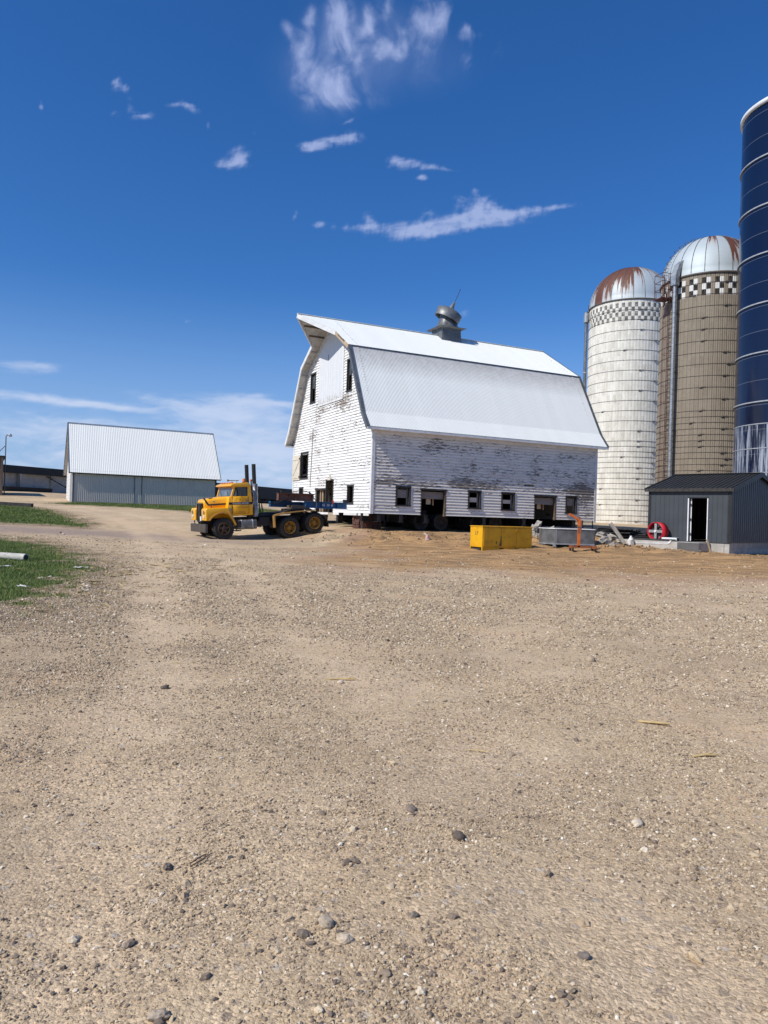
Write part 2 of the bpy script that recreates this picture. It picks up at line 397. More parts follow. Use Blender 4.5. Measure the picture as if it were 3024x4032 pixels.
M['stave_white'] = stave_mat('whitewashed_staves', (.82,.79,.70), (.54,.51,.43), 84, .404, 21.45, 'white', 3.70)
M['stave_brown'] = stave_mat('tan_staves', (.30,.255,.195), (.225,.185,.14), 75, .40, 18.6, 'brown', 3.29)

def dome_mat(name, R, amount, seed):
    m, nt, b = new_mat(name); co = nt.coord(); x, y, z = nt.sep(co)
    ang = nt.math('ARCTAN2', y, x)
    g = nt.math('MULTIPLY', ang, 24/(2*PI)); gi = nt.math('FLOOR', g)
    w = nt.n.new('ShaderNodeTexWhiteNoise'); w.noise_dimensions = '1D'; nt.set(w.inputs['W'], nt.math('ADD', gi, seed))
    v = nt.comb(nt.math('MULTIPLY', ang, 15.0), nt.math('MULTIPLY', z, .30), seed)
    n = nt.noise(v, 1.0, 6, .65)
    hgt = nt.math('DIVIDE', z, R)
    k = nt.math('ADD', nt.math('ADD', nt.math('MULTIPLY', hgt, .52), nt.math('MULTIPLY', n, 1.0)), nt.math('MULTIPLY', w.outputs[0], .70))
    rust = nt.step(k, amount, amount+.06)
    rc = nt.mix(nt.noise(co, 4, 5), (.075,.022,.012), (.16,.06,.03))
    fade = nt.step(k, amount-.10, amount)
    gal = nt.mix(nt.noise(co, 1.2, 4), (.38,.43,.45), (.48,.53,.55))
    gal = nt.mix(nt.math('MULTIPLY', fade, .35), gal, (.42,.26,.16))
    nt.set(b.inputs['Base Color'], nt.mix(rust, gal, rc))
    nt.set(b.inputs['Metallic'], nt.math('MULTIPLY', nt.math('SUBTRACT', 1.0, rust), .25))
    b.inputs['Roughness'].default_value = .62; return m
M['dome_a'] = dome_mat('dome_steel_rusty', 3.7, .99, 3.0)
M['dome_b'] = dome_mat('dome_steel', 3.3, 1.26, 8.0)

def blue_mat():
    m, nt, b = new_mat('blue_glass_steel'); co = nt.coord(); x, y, z = nt.sep(co)
    ang = nt.math('ARCTAN2', y, x)
    row = nt.math('FLOOR', nt.math('DIVIDE', z, 1.42)); seg = nt.math('FLOOR', nt.math('MULTIPLY', ang, 10/(2*PI)))
    w = nt.n.new('ShaderNodeTexWhiteNoise'); w.noise_dimensions = '2D'; nt.set(w.inputs['Vector'], nt.comb(row, seg, 0))
    base = nt.mix(w.outputs[0], (.0035,.007,.027), (.005,.011,.038))
    v = nt.comb(nt.math('MULTIPLY', ang, 13.0), nt.math('MULTIPLY', z, .22), 2.0)
    s = nt.noise(v, 1.0, 7, .7, .2)
    low = nt.math('SUBTRACT', 1.0, nt.step(z, 7.45, 7.5))
    sm = nt.math('MULTIPLY', nt.step(s, .44, .60), low)
    c = nt.mix(nt.math('MULTIPLY', sm, .75), base, (.44,.48,.56))
    seamz = nt.math('FRACT', nt.math('DIVIDE', nt.math('SUBTRACT', z, .12), 1.415))
    seam = nt.math('GREATER_THAN', seamz, .982)
    c = nt.mix(nt.math('MULTIPLY', seam, .35), c, (.3,.32,.36))
    nt.set(b.inputs['Base Color'], c); nt.set(b.inputs['Roughness'], nt.math('MULTIPLY_ADD', sm, .4, .22))
    nt.set(b.inputs['Normal'], nt.bump(nt.noise(co, 1.5, 3), .05, .02))
    b.inputs['Specular IOR Level'].default_value = .5; return m
M['blue_steel'] = blue_mat()
# ------------------------------------------------------------------ camera (eye 1.55 m, 26 mm-equivalent portrait phone lens)
EYE = 1.55; PITCH = math.radians(.2994); ROLL = math.radians(1.8122)
fw = Vector((0, math.cos(PITCH), math.sin(PITCH))); u0 = Vector((0, -math.sin(PITCH), math.cos(PITCH))); r0 = Vector((1, 0, 0))
rt = r0*math.cos(ROLL) + u0*math.sin(ROLL); upv = u0*math.cos(ROLL) - r0*math.sin(ROLL)
cam = bpy.data.cameras.new('camera'); cam.sensor_fit = 'AUTO'; cam.sensor_width = 36; cam.lens = 26.0
cam.clip_start = .05; cam.clip_end = 6000
co_ = bpy.data.objects.new('camera', cam); COL.objects.link(co_)
mw = Matrix.Identity(4)
for i in range(3):
    mw[i][0] = rt[i]; mw[i][1] = upv[i]; mw[i][2] = -fw[i]
mw[0][3], mw[1][3], mw[2][3] = 0, 0, EYE
co_.matrix_world = mw; SC.camera = co_

# ------------------------------------------------------------------ sun + sky + wispy clouds (direction based)
SUN = Vector((-.823, -.568, .985)).normalized()
el = math.asin(SUN.z)
ld = bpy.data.lights.new('sun', 'SUN'); ld.energy = SUN_E; ld.angle = math.radians(.5); ld.color = (1, .955, .875)
lo = bpy.data.objects.new('sun', ld); COL.objects.link(lo)
lo.rotation_euler = SUN.to_track_quat('Z', 'Y').to_euler(); lo.location = (-30, -20, 40)
W = bpy.data.worlds.new('World'); SC.world = W; W.use_nodes = True
nt = NT(W.node_tree); W.node_tree.nodes.clear()
out = nt.node('ShaderNodeOutputWorld'); bg = nt.node('ShaderNodeBackground'); nt.l.new(bg.outputs[0], out.inputs[0])
sky = nt.node('ShaderNodeTexSky', _sky_type='NISHITA', _sun_disc=False, _sun_elevation=el, _sun_rotation=math.atan2(SUN.x, SUN.y), _altitude=400, _air_density=1.0, _dust_density=.35, _ozone_density=3.0)
d = nt.coord('Generated'); d = nt.vmath('NORMALIZE', d)
dx, dy, dz = nt.sep(d)
# the clouds live on the tangent plane of the northern sky: u = x/y, v = z/y of the view direction
def PX(x, y):
    dd = fw + rt*((x-1512)/2912) - upv*((y-2016)/2912); return dd.x/dd.y, dd.z/dd.y
CU0, CU1, CV0, CV1 = -.85, .85, -.02, .88; NU, NV = 1700, 900
uu, vv = np.meshgrid(np.linspace(CU0, CU1, NU), np.linspace(CV0, CV1, NV))
def pb(x, y, sx, sy, rot=0, k=1.0):
    u, v = PX(x, y); c, s_ = math.cos(rot), math.sin(rot); a = uu-u; b2 = vv-v
    p = (a*c+b2*s_)/(sx/2912); q = (b2*c-a*s_)/(sy/2912); return k*np.exp(-np.minimum(p*p+q*q, 40))
def fib(ang, su, sv, o=6, w=.35, sd=0.0, g=.55):
    wx = fbm(uu*9+sd, vv*9-sd, 3)*w; wy = fbm(uu*9-7+sd, vv*9+3, 3)*w
    c, s_ = math.cos(ang), math.sin(ang); p = (uu*c+vv*s_)*su+wx+sd; q = (vv*c-uu*s_)*sv+wy-sd
    return fbm(p, q, o, g)*.5+.5
def ss(x, a, b):
    t = np.clip((x-a)/(b-a), 0, 1); return t*t*(3-2*t)
up_m = (pb(1130,110,26,50,.4,1.0)+pb(1165,190,26,45,.6,.55)+pb(1225,60,22,40,-.3,.7)+pb(1210,150,45,80,.0,.85)+pb(1195,260,60,70,-.3,.7)+pb(1260,320,90,60,-.3,.8)+pb(1250,390,80,50,0,.5)
  +pb(1335,50,48,75,.05,1.0)+pb(1345,150,50,85,.1,1.0)+pb(1385,220,45,70,0,.8)+pb(1350,350,90,75,0,.6)+pb(1460,60,30,75,-.15,.8)+pb(1440,130,30,45,-.5,.7)+pb(1520,40,28,70,-.2,.65)
  +pb(1505,190,34,55,-.35,.85)+pb(1640,60,45,70,-.3,.9)+pb(1620,140,50,60,-.4,.75)+pb(1580,200,40,50,-.5,.6)+pb(1740,60,50,70,.1,1.0)+pb(1700,110,50,50,-.2,.8)+pb(1620,240,60,36,-.5,.45)+pb(1680,200,50,40,-.4,.45)
  +pb(1850,140,42,34,0,.85)+pb(1840,110,16,22,.4,.5)+pb(1960,190,28,50,-.2,.4)+pb(1840,240,32,60,0,.4)+pb(1400,400,160,40,.05,.3)+pb(1720,310,60,30,0,.2))
f1 = fib(math.radians(97), 9, 34, 6, .9, 3.1, .5); f2 = fib(.4, 60, 60, 5, .6, 8.2)
veil = ss(pb(1290,240,190,230,-.2,1)+pb(1620,150,200,150,-.4,.8)+pb(1500,280,330,120,.0,.5), .1, 1.5)*(.10+.14*f1)
c1 = veil + ss(np.minimum(up_m, 1.25)*.62 + (f1*.75+f2*.25-.5)*.95*np.clip(up_m*2.2, 0, 1), .06, 1.12)*.74
mid_m = (pb(1220,575,50,20,.15,.8)+pb(1290,562,75,22,.22,.9)+pb(1375,540,45,26,.1,1.0)+pb(1372,478,34,9,.5,.5)+pb(1560,640,40,26,-.2,.95)+pb(1640,650,60,20,-.12,.7)+pb(1740,662,70,12,-.1,.45)+pb(1660,697,24,13,0,.9)
  +pb(1870,850,95,36,.32,.9)+pb(1720,895,100,30,.2,.85)+pb(1600,915,90,30,.1,.6)+pb(1810,785,28,26,.5,.7)+pb(1872,750,14,24,.2,.6)+pb(1960,870,90,26,.1,.6)+pb(2060,838,80,16,.1,.7)+pb(2190,815,90,11,.13,.75)
  +pb(1460,865,34,34,.8,.6)+pb(1440,900,50,15,.1,.6)+pb(1255,883,26,16,-.2,.65)+pb(1310,890,18,14,-.3,.5)+pb(1360,890,16,20,0,.45)+pb(1680,840,30,24,.5,.5)
  +pb(895,645,50,22,.1,.8)+pb(940,610,40,30,.4,.95)+pb(960,640,28,24,0,.6)+pb(690,412,45,13,.1,.6)+pb(750,420,34,18,-.5,.85)+pb(565,455,42,15,.05,.9)+pb(460,330,22,26,-.4,.8)+pb(490,345,20,20,-.8,.5)+pb(450,447,26,13,0,.5)+pb(512,420,16,44,.1,.4)
  +pb(160,418,10,26,.1,.65)+pb(1162,848,10,22,-.4,.6)+pb(735,1262,22,10,0,.6)+pb(1825,1228,24,28,-.3,.4)+pb(820,490,9,20,0,.4)+pb(1000,523,10,9,0,.35))
f3 = fib(.12, 45, 90, 6, .7, 1.7); f4 = fib(1.3, 40, 120, 5, .8, 5.5)
mid_m = mid_m + pb(1900,810,46,44,.7,.7)+pb(1800,880,150,34,.22,.6)+pb(1990,850,120,30,.1,.5)+pb(1640,905,160,26,.12,.45)+pb(1480,890,110,16,.1,.4)
c2 = ss(np.minimum(mid_m, 1.2)*.72 + (f3*.65+f4*.35-.5)*.85*np.clip(mid_m*2.2, 0, 1), .08, 1.02)*.70
low_m = (pb(120,1565,330,20,-.06,.8)+pb(430,1605,260,16,-.08,.75)+pb(200,1690,380,70,-.05,.75)+pb(700,1590,180,26,-.15,.7)+pb(930,1575,150,34,-.05,.7)+pb(1020,1560,60,14,.05,.4)+pb(950,1650,260,55,-.05,.9)+pb(1130,1590,120,14,.05,.7)
  +pb(1080,1760,330,80,0,.8)+pb(600,1780,500,80,0,.6)+pb(100,1445,130,24,0,.75)+pb(1060,1900,340,80,0,.6)+pb(80,1850,320,60,0,.55)+pb(2350,1900,800,60,0,.3))
f5 = fib(-.08, 6, 60, 6, .7, 2.4); f6 = fib(.1, 30, 90, 5, .6, 6.4)
c3 = ss(np.minimum(low_m, 1.1)*.75 + (f5*.65+f6*.35-.5)*.75*np.clip(low_m*2.5, 0, 1), .06, .98)*.84
cl_np = np.maximum(np.maximum(c1, c2), c3)
ed = np.minimum(np.minimum((uu-CU0)/.05, (CU1-uu)/.05), np.minimum((vv-CV0)/.01, (CV1-vv)/.03)); cl_np = cl_np*np.clip(ed, 0, 1)
im = bpy.data.images.new('cloud_cover', NU, NV, alpha=False, float_buffer=True); im.colorspace_settings.name = 'Non-Color'
px_ = np.ones((NV, NU, 4), np.float32); px_[..., :3] = cl_np[..., None]; im.pixels.foreach_set(px_.ravel()); im.pack()
yy = nt.math('MAXIMUM', dy, .05)
U = nt.math('DIVIDE', dx, yy); V = nt.math('DIVIDE', dz, yy)
ti = nt.n.new('ShaderNodeTexImage'); ti.image = im; ti.extension = 'CLIP'; ti.interpolation = 'Linear'
nt.set(ti.inputs[0], nt.comb(nt.math('MULTIPLY_ADD', U, 1/(CU1-CU0), -CU0/(CU1-CU0)), nt.math('MULTIPLY_ADD', V, 1/(CV1-CV0), -CV0/(CV1-CV0)), 0))
cl = nt.math('MULTIPLY', ti.outputs[0], nt.math('GREATER_THAN', dy, .06))
hs = nt.node('ShaderNodeHueSaturation', Color=sky.outputs[0]); hs.inputs['Saturation'].default_value = SKY_SAT; hs.inputs['Value'].default_value = 1.0
hs.inputs['Hue'].default_value = SKY_HUE
tint = nt.ramp(dz, SKY_TINT)
skyb = nt.mix(1.0, hs.outputs[0], tint, 'MULTIPLY')
hz = nt.math('SUBTRACT', 1.0, nt.step(dz, .0, .30))
skyb = nt.mix(nt.math('MULTIPLY', hz, SKY_HZ), skyb, CL_HZ)
cloudcol = nt.mix(nt.step(dz, .0, .5), CL_LOW, CL_HIGH)
skyc = nt.mix(cl, skyb, cloudcol)
nt.set(bg.inputs[0], skyc); bg.inputs[1].default_value = SKY_S
vs = SC.view_settings; SC.display_settings.display_device = 'sRGB'; vs.view_transform = 'Standard'; vs.look = 'None'; vs.exposure = EXPO; vs.gamma = 1.0; vs.use_curve_mapping = False
SC.cycles.max_bounces = 6; SC.cycles.use_denoising = True; SC.cycles.caustics_reflective = False; SC.cycles.caustics_refractive = False
# ------------------------------------------------------------------ terrain
CP = [(-8,0,0),(0,0,0),(8,0,0),(-8,8,0),(0,8,0),(8,8,0),(-10,16,.02),(0,16,.02),(10,16,.0),(-8,10,.1),(-14,22,.18),(-4,22,.1),(6,22,.08),(16,22,.0),
 (-10,29,.25),(-16,30,.35),(-7.6,34.8,.2),(-5,33.5,.15),(0,30,.14),(6,30,.2),(9,32,.24),(15.9,33,.24),(22,32,.2),
 (-4.6,36.6,.26),(-3.5,37.2,.50),(-2.3,37.9,.68),(-1,38.6,.78),(2,36,.55),(6,35.5,.50),(12,37,.5),(1,41,.85),(6,44,.88),(12,48,.95),(-4,46,.95),
 (-13,40,.62),(-20,46,1.05),(-9,46,.85),(-19,58,1.5),(-28.3,66,1.85),(-17,74,1.92),(-22,80,2.1),(-34,70,2.1),(-40,84,2.98),(-46,88,3.1),(-30,105,2.98),(-18,138,3.0),(-2,60,1.4),(10,60,1.45),(18,58,1.3),(24,52,1.1),
 (20,40,.3),(30,36,.2),(35,60,1.2),(-30,30,.4),(-40,50,1.3),(0,90,2.2),(40,100,2.4),(-60,90,3.2),(0,140,3.0),(70,140,3.0),(-100,140,3.6),(40,10,0),(-30,5,.1),(60,30,.2),(-80,40,1.2)]
CPa = np.array(CP, float)
def _wp(x, y):
    y = np.maximum(y, -3.0); return np.stack([x/(y+14.0)*3.0, np.log(y+14.0)*3.0], -1)
_P = _wp(CPa[:,0], CPa[:,1])
def _k(r2): return np.where(r2 > 1e-12, .5*r2*np.log(np.maximum(r2, 1e-12)), 0)
_n = len(CP); _A = np.zeros((_n+3, _n+3))
_A[:_n,:_n] = _k(((_P[:,None]-_P[None])**2).sum(-1)) + np.eye(_n)*.004
_A[:_n,_n] = 1; _A[:_n,_n+1:] = _P; _A[_n,:_n] = 1; _A[_n+1:,:_n] = _P.T
_w = np.linalg.solve(_A, np.concatenate([CPa[:,2], np.zeros(3)]))
def ground_base(x, y):
    x = np.asarray(x, float); y = np.asarray(y, float); sh = x.shape; x = x.ravel(); y = y.ravel()
    o = np.zeros(len(x))
    for i in range(0, len(x), 40000):
        q = _wp(np.clip(x[i:i+40000], -140, 140), np.clip(y[i:i+40000], -3, 150))
        o[i:i+40000] = _k(((q[:,None]-_P[None])**2).sum(-1)) @ _w[:_n] + _w[_n] + q @ _w[_n+1:]
    far = np.clip((y-140)/400, 0, 1); o = o*(1-far) + 3.2*far
    return np.clip(o, -.3, 4).reshape(sh)
def in_poly(x, y, poly):
    c = np.zeros(x.shape, bool); n = len(poly)
    for i in range(n):
        (x1, y1), (x2, y2) = poly[i], poly[(i+1) % n]
        k = ((y1 > y) != (y2 > y)) & (x < (x2-x1)*(y-y1)/((y2-y1) if y2 != y1 else 1e-9)+x1); c ^= k
    return c
def poly_dist(x, y, poly):
    d = np.full(x.shape, 1e9); n = len(poly)
    for i in range(n):
        p = np.array(poly[i]); q = np.array(poly[(i+1) % n]); v = q-p; L = (v@v)+1e-9
        t = np.clip(((x-p[0])*v[0]+(y-p[1])*v[1])/L, 0, 1)
        d = np.minimum(d, np.hypot(x-p[0]-t*v[0], y-p[1]-t*v[1]))
    return np.where(in_poly(x, y, poly), d, -d)
GRASS_NEAR = [(-5.6,9.6),(-5.0,10.3),(-5.15,11.5),(-5.7,13.9),(-6.5,16.8),(-7.9,19.8),(-10.6,24),(-13.5,27.2),(-16.5,28.9),(-26,30.0),(-26,16),(-12,9.4)]
GRASS_MID = [(-16.2,36.6),(-14.7,36.3),(-14.9,37.6),(-17.0,41),(-20.2,46),(-23.5,51),(-27,54),(-36,55),(-36,37.0),(-20,36.4)]
GRASS_SHED = [(-27.5,61.5),(-22,60.5),(-16,58),(-12.5,55.5),(-9.5,57),(-8,66),(-14,75.4),(-28,67.2)]
def road(x, y):    # grey-purple cross path on the left
    yc = 33.2 + .05*(x+12) - .0*x; w = 2.2 + .0*x
    return np.exp(-((y-yc)/w)**2) * np.clip((-3-x)/6, 0, 1)
LANE = np.array([(-24,56),(-17,48),(-11.5,38),(-8.6,30),(-6.0,23),(-3.9,16.5),(-2.2,11),(-1.1,7),(-.5,4.5),(0,2),(.3,-4)], float)
LANE2 = np.array([(26,21),(15,19.5),(8.5,17),(4.5,13.5),(2.6,9.5),(1.8,6),(1.5,2),(1.4,-4)], float)
LANE3 = np.array([(-9.5,34),(-5.5,27),(-2.2,22),(2.5,19.5),(9,20.5),(18,24)], float)
def lane_dist(x, y, P):
    best = np.full(x.shape, 1e9); sgn = np.zeros(x.shape)
    for (x0, y0), (x1, y1) in zip(P[:-1], P[1:]):
        dx, dy = x1-x0, y1-y0; L = math.hypot(dx, dy); t = np.clip(((x-x0)*dx+(y-y0)*dy)/(L*L), 0, 1)
        ex, ey = x-x0-t*dx, y-y0-t*dy; d = np.hypot(ex, ey); s = (ex*dy-ey*dx)/L; k = d < best
        best = np.where(k, d, best); sgn = np.where(k, np.sign(s), sgn)
    return best*sgn
def tracks(x, y):
    o = np.zeros(x.shape); wob = fbm(x*.5, y*.35, 3)*.22
    for P, k in ((LANE, 1.0), (LANE2, .75), (LANE3, .6)):
        d = lane_dist(x, y, P) + wob
        for c in (-1.0, 1.0): o = np.maximum(o, k*np.exp(-((d-c)/.55)**4))
        o = np.maximum(o, .45*k*np.exp(-(d/2.0)**4))
    return o*np.clip(.8+.7*fbm(x*.7+2, y*.6, 4), 0, 1)
def lump(x, y):    # lumpy spoil in front of the barn, clods by the shed, faint wheel ruts on the drive
    m = np.exp(-((y-35.6-.02*x)/2.6)**2) * np.clip((x+4.5)/3, 0, 1) * np.clip((19-x)/4, 0, 1)
    z = m*(.26*np.abs(fbm(x*.7, y*1.1, 5)) + .11*fbm(x*2.3, y*2.9, 4)) + .035*fbm(x*1.1+9, y*1.6, 4)*np.exp(-((y-29)/7)**2)*np.clip((x+4)/4, 0, 1)
    r = np.exp(-((y-33.3+.28*(x-11.5))/.55)**2) * np.clip((x-7.6)/1.2, 0, 1) * np.clip((16.5-x)/1.2, 0, 1)
    z = z + r*(.10 + .12*np.abs(fbm(x*1.9, y*1.9, 4)))
    pile = np.exp(-(((x-7.6)/1.3)**2 + ((y-36.4)/1.0)**2))*.45 + np.exp(-(((x-3.0)/1.3)**2 + ((y-45.5)/1.0)**2))*.55 + np.exp(-(((x-10.6)/1.0)**2 + ((y-35.6)/.8)**2))*.35
    return z + pile*(.75 + .35*fbm(x*1.8, y*1.8, 4))
def ground_z(x, y):
    x = np.asarray(x, float); y = np.asarray(y, float)
    z = ground_base(x, y)
    near = np.exp(-np.maximum(y-4, 0)/18)
    z = z + .022*fbm(x*.55+3, y*.4, 4)*np.clip(y/4, .3, 1) + .010*fbm(x*2.1, y*2.1, 3)*near + .0045*fbm(x*11, y*11, 3)*np.exp(-np.maximum(y, 0)/9)
    return z + lump(x, y) - .018*tracks(x, y)
def gz(x, y): return float(ground_z(np.array([x]), np.array([y]))[0])

ys = [-5.0]
while ys[-1] < 2500: ys.append(ys[-1] + max(.012, (ys[-1]+6.0)*(.0088 if ys[-1] > 1 else .03)) if ys[-1] < 60 else ys[-1] + (ys[-1])*.03)
ys = np.array(ys); us = np.linspace(-1.25, 1.25, 430)
GX = us[None,:]*(ys[:,None]+6.5); GY = np.repeat(ys[:,None], len(us), 1)
GZ = ground_z(GX, GY)
def masks(x, y):
    nz = fbm(x*.8, y*.8, 4)*.6 + fbm(x*3.1, y*3.1, 4)*.42
    g = np.full(x.shape, -9.0)
    for P in (GRASS_NEAR, GRASS_MID, GRASS_SHED):
        g = np.maximum(g, poly_dist(x, y, P))
    g = np.maximum(g, np.where((y > 150), 5, -9))
    grass = np.clip((g + nz*1.25 - .05)/.6, 0, 1)
    fringe = np.clip((g + nz*1.6 + 1.3)/1.3, 0, 1)*(1-grass)         # bare brown earth along the lawn edge
    wob = fbm(x*.25, y*.25, 4)
    orange = np.clip((y-17.5+wob*3.2)/5, 0, 1)*np.clip((x+2.2+wob*2.5+(y-20)*.10)/3.0, 0, 1)*np.clip((43-y)/4, 0, 1)
    pth = np.clip(road(x, y)*1.3 + .25*wob*road(x, y), 0, 1)
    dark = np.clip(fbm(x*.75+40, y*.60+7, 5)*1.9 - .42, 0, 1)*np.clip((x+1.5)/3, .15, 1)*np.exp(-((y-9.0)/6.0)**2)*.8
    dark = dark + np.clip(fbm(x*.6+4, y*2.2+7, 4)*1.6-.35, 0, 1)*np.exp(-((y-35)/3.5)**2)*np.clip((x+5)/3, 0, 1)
    return np.stack([grass, np.clip(orange, 0, 1), pth, np.clip(dark, 0, 1)], -1), fringe
MK, FR = masks(GX, GY)
nr, nc = GX.shape
idx = np.arange(nr*nc).reshape(nr, nc)
F = np.stack([idx[:-1,:-1], idx[:-1,1:], idx[1:,1:], idx[1:,:-1]], -1).reshape(-1, 4)

def ground_mat():
    m, nt, b = new_mat('gravel_and_dirt'); co = nt.coord()
    at = nt.node('ShaderNodeAttribute', _attribute_name='zones'); at2 = nt.node('ShaderNodeAttribute', _attribute_name='fringe')
    sp = nt.n.new('ShaderNodeSeparateColor'); nt.l.new(at.outputs['Color'], sp.inputs[0])
    grass, orange, pth = sp.outputs; dark = at.outputs['Alpha']; fr = at2.outputs['Fac']
    big = nt.noise(co, .35, 5, .6); med = nt.noise(co, 1.7, 5, .6, .3); fine = nt.noise(co, 60, 4, .65); mid = nt.noise(co, 9, 5, .65)
    strat = nt.noise(nt.scale(co, (.5, 2.0, 1)), 1.3, 5, .6, .5)
    c = nt.mix(nt.step(med, .30, .70), (.50,.37,.225), (.61,.465,.295))
    c = nt.mix(nt.math('MULTIPLY', nt.step(big, .42, .62), .8), c, (.43,.32,.205))
    c = nt.mix(nt.math('MULTIPLY', nt.step(nt.noise(co, .55, 4, .6), .52, .70), .55), c, (.64,.43,.255))
    c = nt.mix(nt.math('MULTIPLY', nt.step(mid, .45, .75), .30), c, (.36,.275,.195))
    oc = nt.mix(nt.step(strat, .40, .60), (.50,.295,.13), (.27,.16,.075))
    oc = nt.mix(nt.math('MULTIPLY', nt.step(nt.noise(nt.scale(co, (.6, 3, 1)), 2.0, 5, .6), .52, .72), .6), oc, (.16,.105,.06))
    c = nt.mix(nt.math('MULTIPLY', orange, .92), c, oc)
    pink = nt.math('MULTIPLY', nt.math('MULTIPLY', orange, nt.math('SUBTRACT', 1.0, orange)), 2.2)
    c = nt.mix(nt.math('MULTIPLY', pink, nt.step(big, .4, .6)), c, (.44,.26,.18))
    c = nt.mix(nt.math('MULTIPLY', pth, .7), c, (.27,.21,.185))
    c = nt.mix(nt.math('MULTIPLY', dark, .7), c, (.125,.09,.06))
    c = nt.mix(nt.math('MULTIPLY', fr, .85), c, (.21,.145,.09))
    at3 = nt.node('ShaderNodeAttribute', _attribute_name='track'); tr = at3.outputs['Fac']
    c = nt.mix(nt.math('MULTIPLY', tr, .62), c, nt.mix(nt.step(nt.noise(co, .8, 4), .4, .65), (.70,.525,.345), (.61,.45,.285)))
    # fine gravel speckle
    v1 = nt.n.new('ShaderNodeTexVoronoi'); v1.inputs['Scale'].default_value = 70; nt.set(v1.inputs['Vector'], co)
    spk = nt.sep(v1.outputs['Color'])[0]
    gmul = nt.ramp(spk, [(0, .52), (.30, .86), (.72, 1.02), (1, 1.42)])
    c = nt.mix(nt.math('MULTIPLY', nt.step(mid, .30, .55), .85), c, nt.mix(1.0, c, gmul, 'MULTIPLY'))
    v2 = nt.n.new('ShaderNodeTexVoronoi'); v2.inputs['Scale'].default_value = 16; nt.set(v2.inputs['Vector'], co)
    pb_ = nt.math('MULTIPLY', nt.math('LESS_THAN', v2.outputs['Distance'], .30), nt.step(nt.sep(v2.outputs['Color'])[1], .62, .66))
    c = nt.mix(nt.math('MULTIPLY', nt.math('MULTIPLY', pb_, nt.math('SUBTRACT', 1.0, nt.math('MULTIPLY', orange, .7))), .55), c, nt.ramp(nt.sep(v2.outputs['Color'])[0], [(0,(.16,.125,.11)),(.5,(.36,.29,.23)),(1,(.58,.52,.44))]))
    gc = nt.mix(nt.step(nt.noise(co, 3.0, 5, .65), .35, .65), (.075,.115,.026), (.11,.15,.04))
    gc = nt.mix(nt.math('MULTIPLY', nt.step(mid, .5, .7), .6), gc, (.17,.13,.065))
    c = nt.mix(grass, c, gc)
    nt.set(b.inputs['Base Color'], c); b.inputs['Roughness'].default_value = .95; b.inputs['Specular IOR Level'].default_value = .15
    h = nt.math('ADD', nt.math('MULTIPLY', fine, .7), nt.math('MULTIPLY', nt.math('SUBTRACT', 1.0, v1.outputs['Distance']), .22))
    h = nt.math('ADD', h, nt.math('MULTIPLY', mid, .9)); h = nt.math('ADD', h, nt.math('MULTIPLY', pb_, .5))
    rip = nt.noise(nt.scale(co, (5, 34, 5)), 1.0, 4, .6); h = nt.math('ADD', h, nt.math('MULTIPLY', rip, nt.math('MULTIPLY_ADD', tr, .5, .1)))
    nt.set(b.inputs['Normal'], nt.bump(h, 1.0, .016)); return m
ground = np_mesh('ground', np.stack([GX, GY, GZ], -1).reshape(-1, 3), F, [ground_mat()], True)
ca = ground.data.attributes.new('zones', 'FLOAT_COLOR', 'POINT'); ca.data.foreach_set('color', MK.reshape(-1, 4).astype(np.float32).ravel())
tk_at = ground.data.attributes.new('track', 'FLOAT', 'POINT'); tk_at.data.foreach_set('value', tracks(GX, GY).astype(np.float32).ravel())
fa = ground.data.attributes.new('fringe', 'FLOAT', 'POINT'); fa.data.foreach_set('value', FR.astype(np.float32).ravel())
tag(ground, kind='structure')

# ------------------------------------------------------------------ loose gravel (one object, uncountable)
def stone_mat(name='gravel_stones'):
    m, nt, b = new_mat(name)
    at = nt.node('ShaderNodeAttribute', _attribute_name='tone')
    c = nt.ramp(at.outputs['Fac'], [(0,(.10,.08,.068)),(.15,(.20,.155,.12)),(.33,(.34,.26,.18)),(.54,(.46,.35,.225)),(.76,(.57,.455,.305)),(.91,(.70,.61,.47)),(1,(.90,.85,.73))])
    n = nt.noise(nt.coord(), 90, 4, .6); c = nt.mix(nt.math('MULTIPLY', n, .4), c, nt.mix(1.0, c, (.7,.66,.62), 'MULTIPLY'))
    nt.set(b.inputs['Base Color'], c); b.inputs['Roughness'].default_value = .85; b.inputs['Specular IOR Level'].default_value = .25
    return m
M['stone'] = stone_mat()
def ico(sub):
    bm = bmesh.new(); bmesh.ops.create_icosphere(bm, subdivisions=sub, radius=1)
    bm.verts.index_update(); v = np.array([q.co[:] for q in bm.verts]); f = np.array([[q.index for q in t.verts] for t in bm.faces]); bm.free(); return v, f
OCT = (np.array([(1,0,0),(-.5,.87,0),(-.5,-.87,0),(0,0,.8),(.3,.2,-.8)], float), np.array([(0,1,3),(1,2,3),(2,0,3),(1,0,4),(2,1,4),(0,2,4)]))
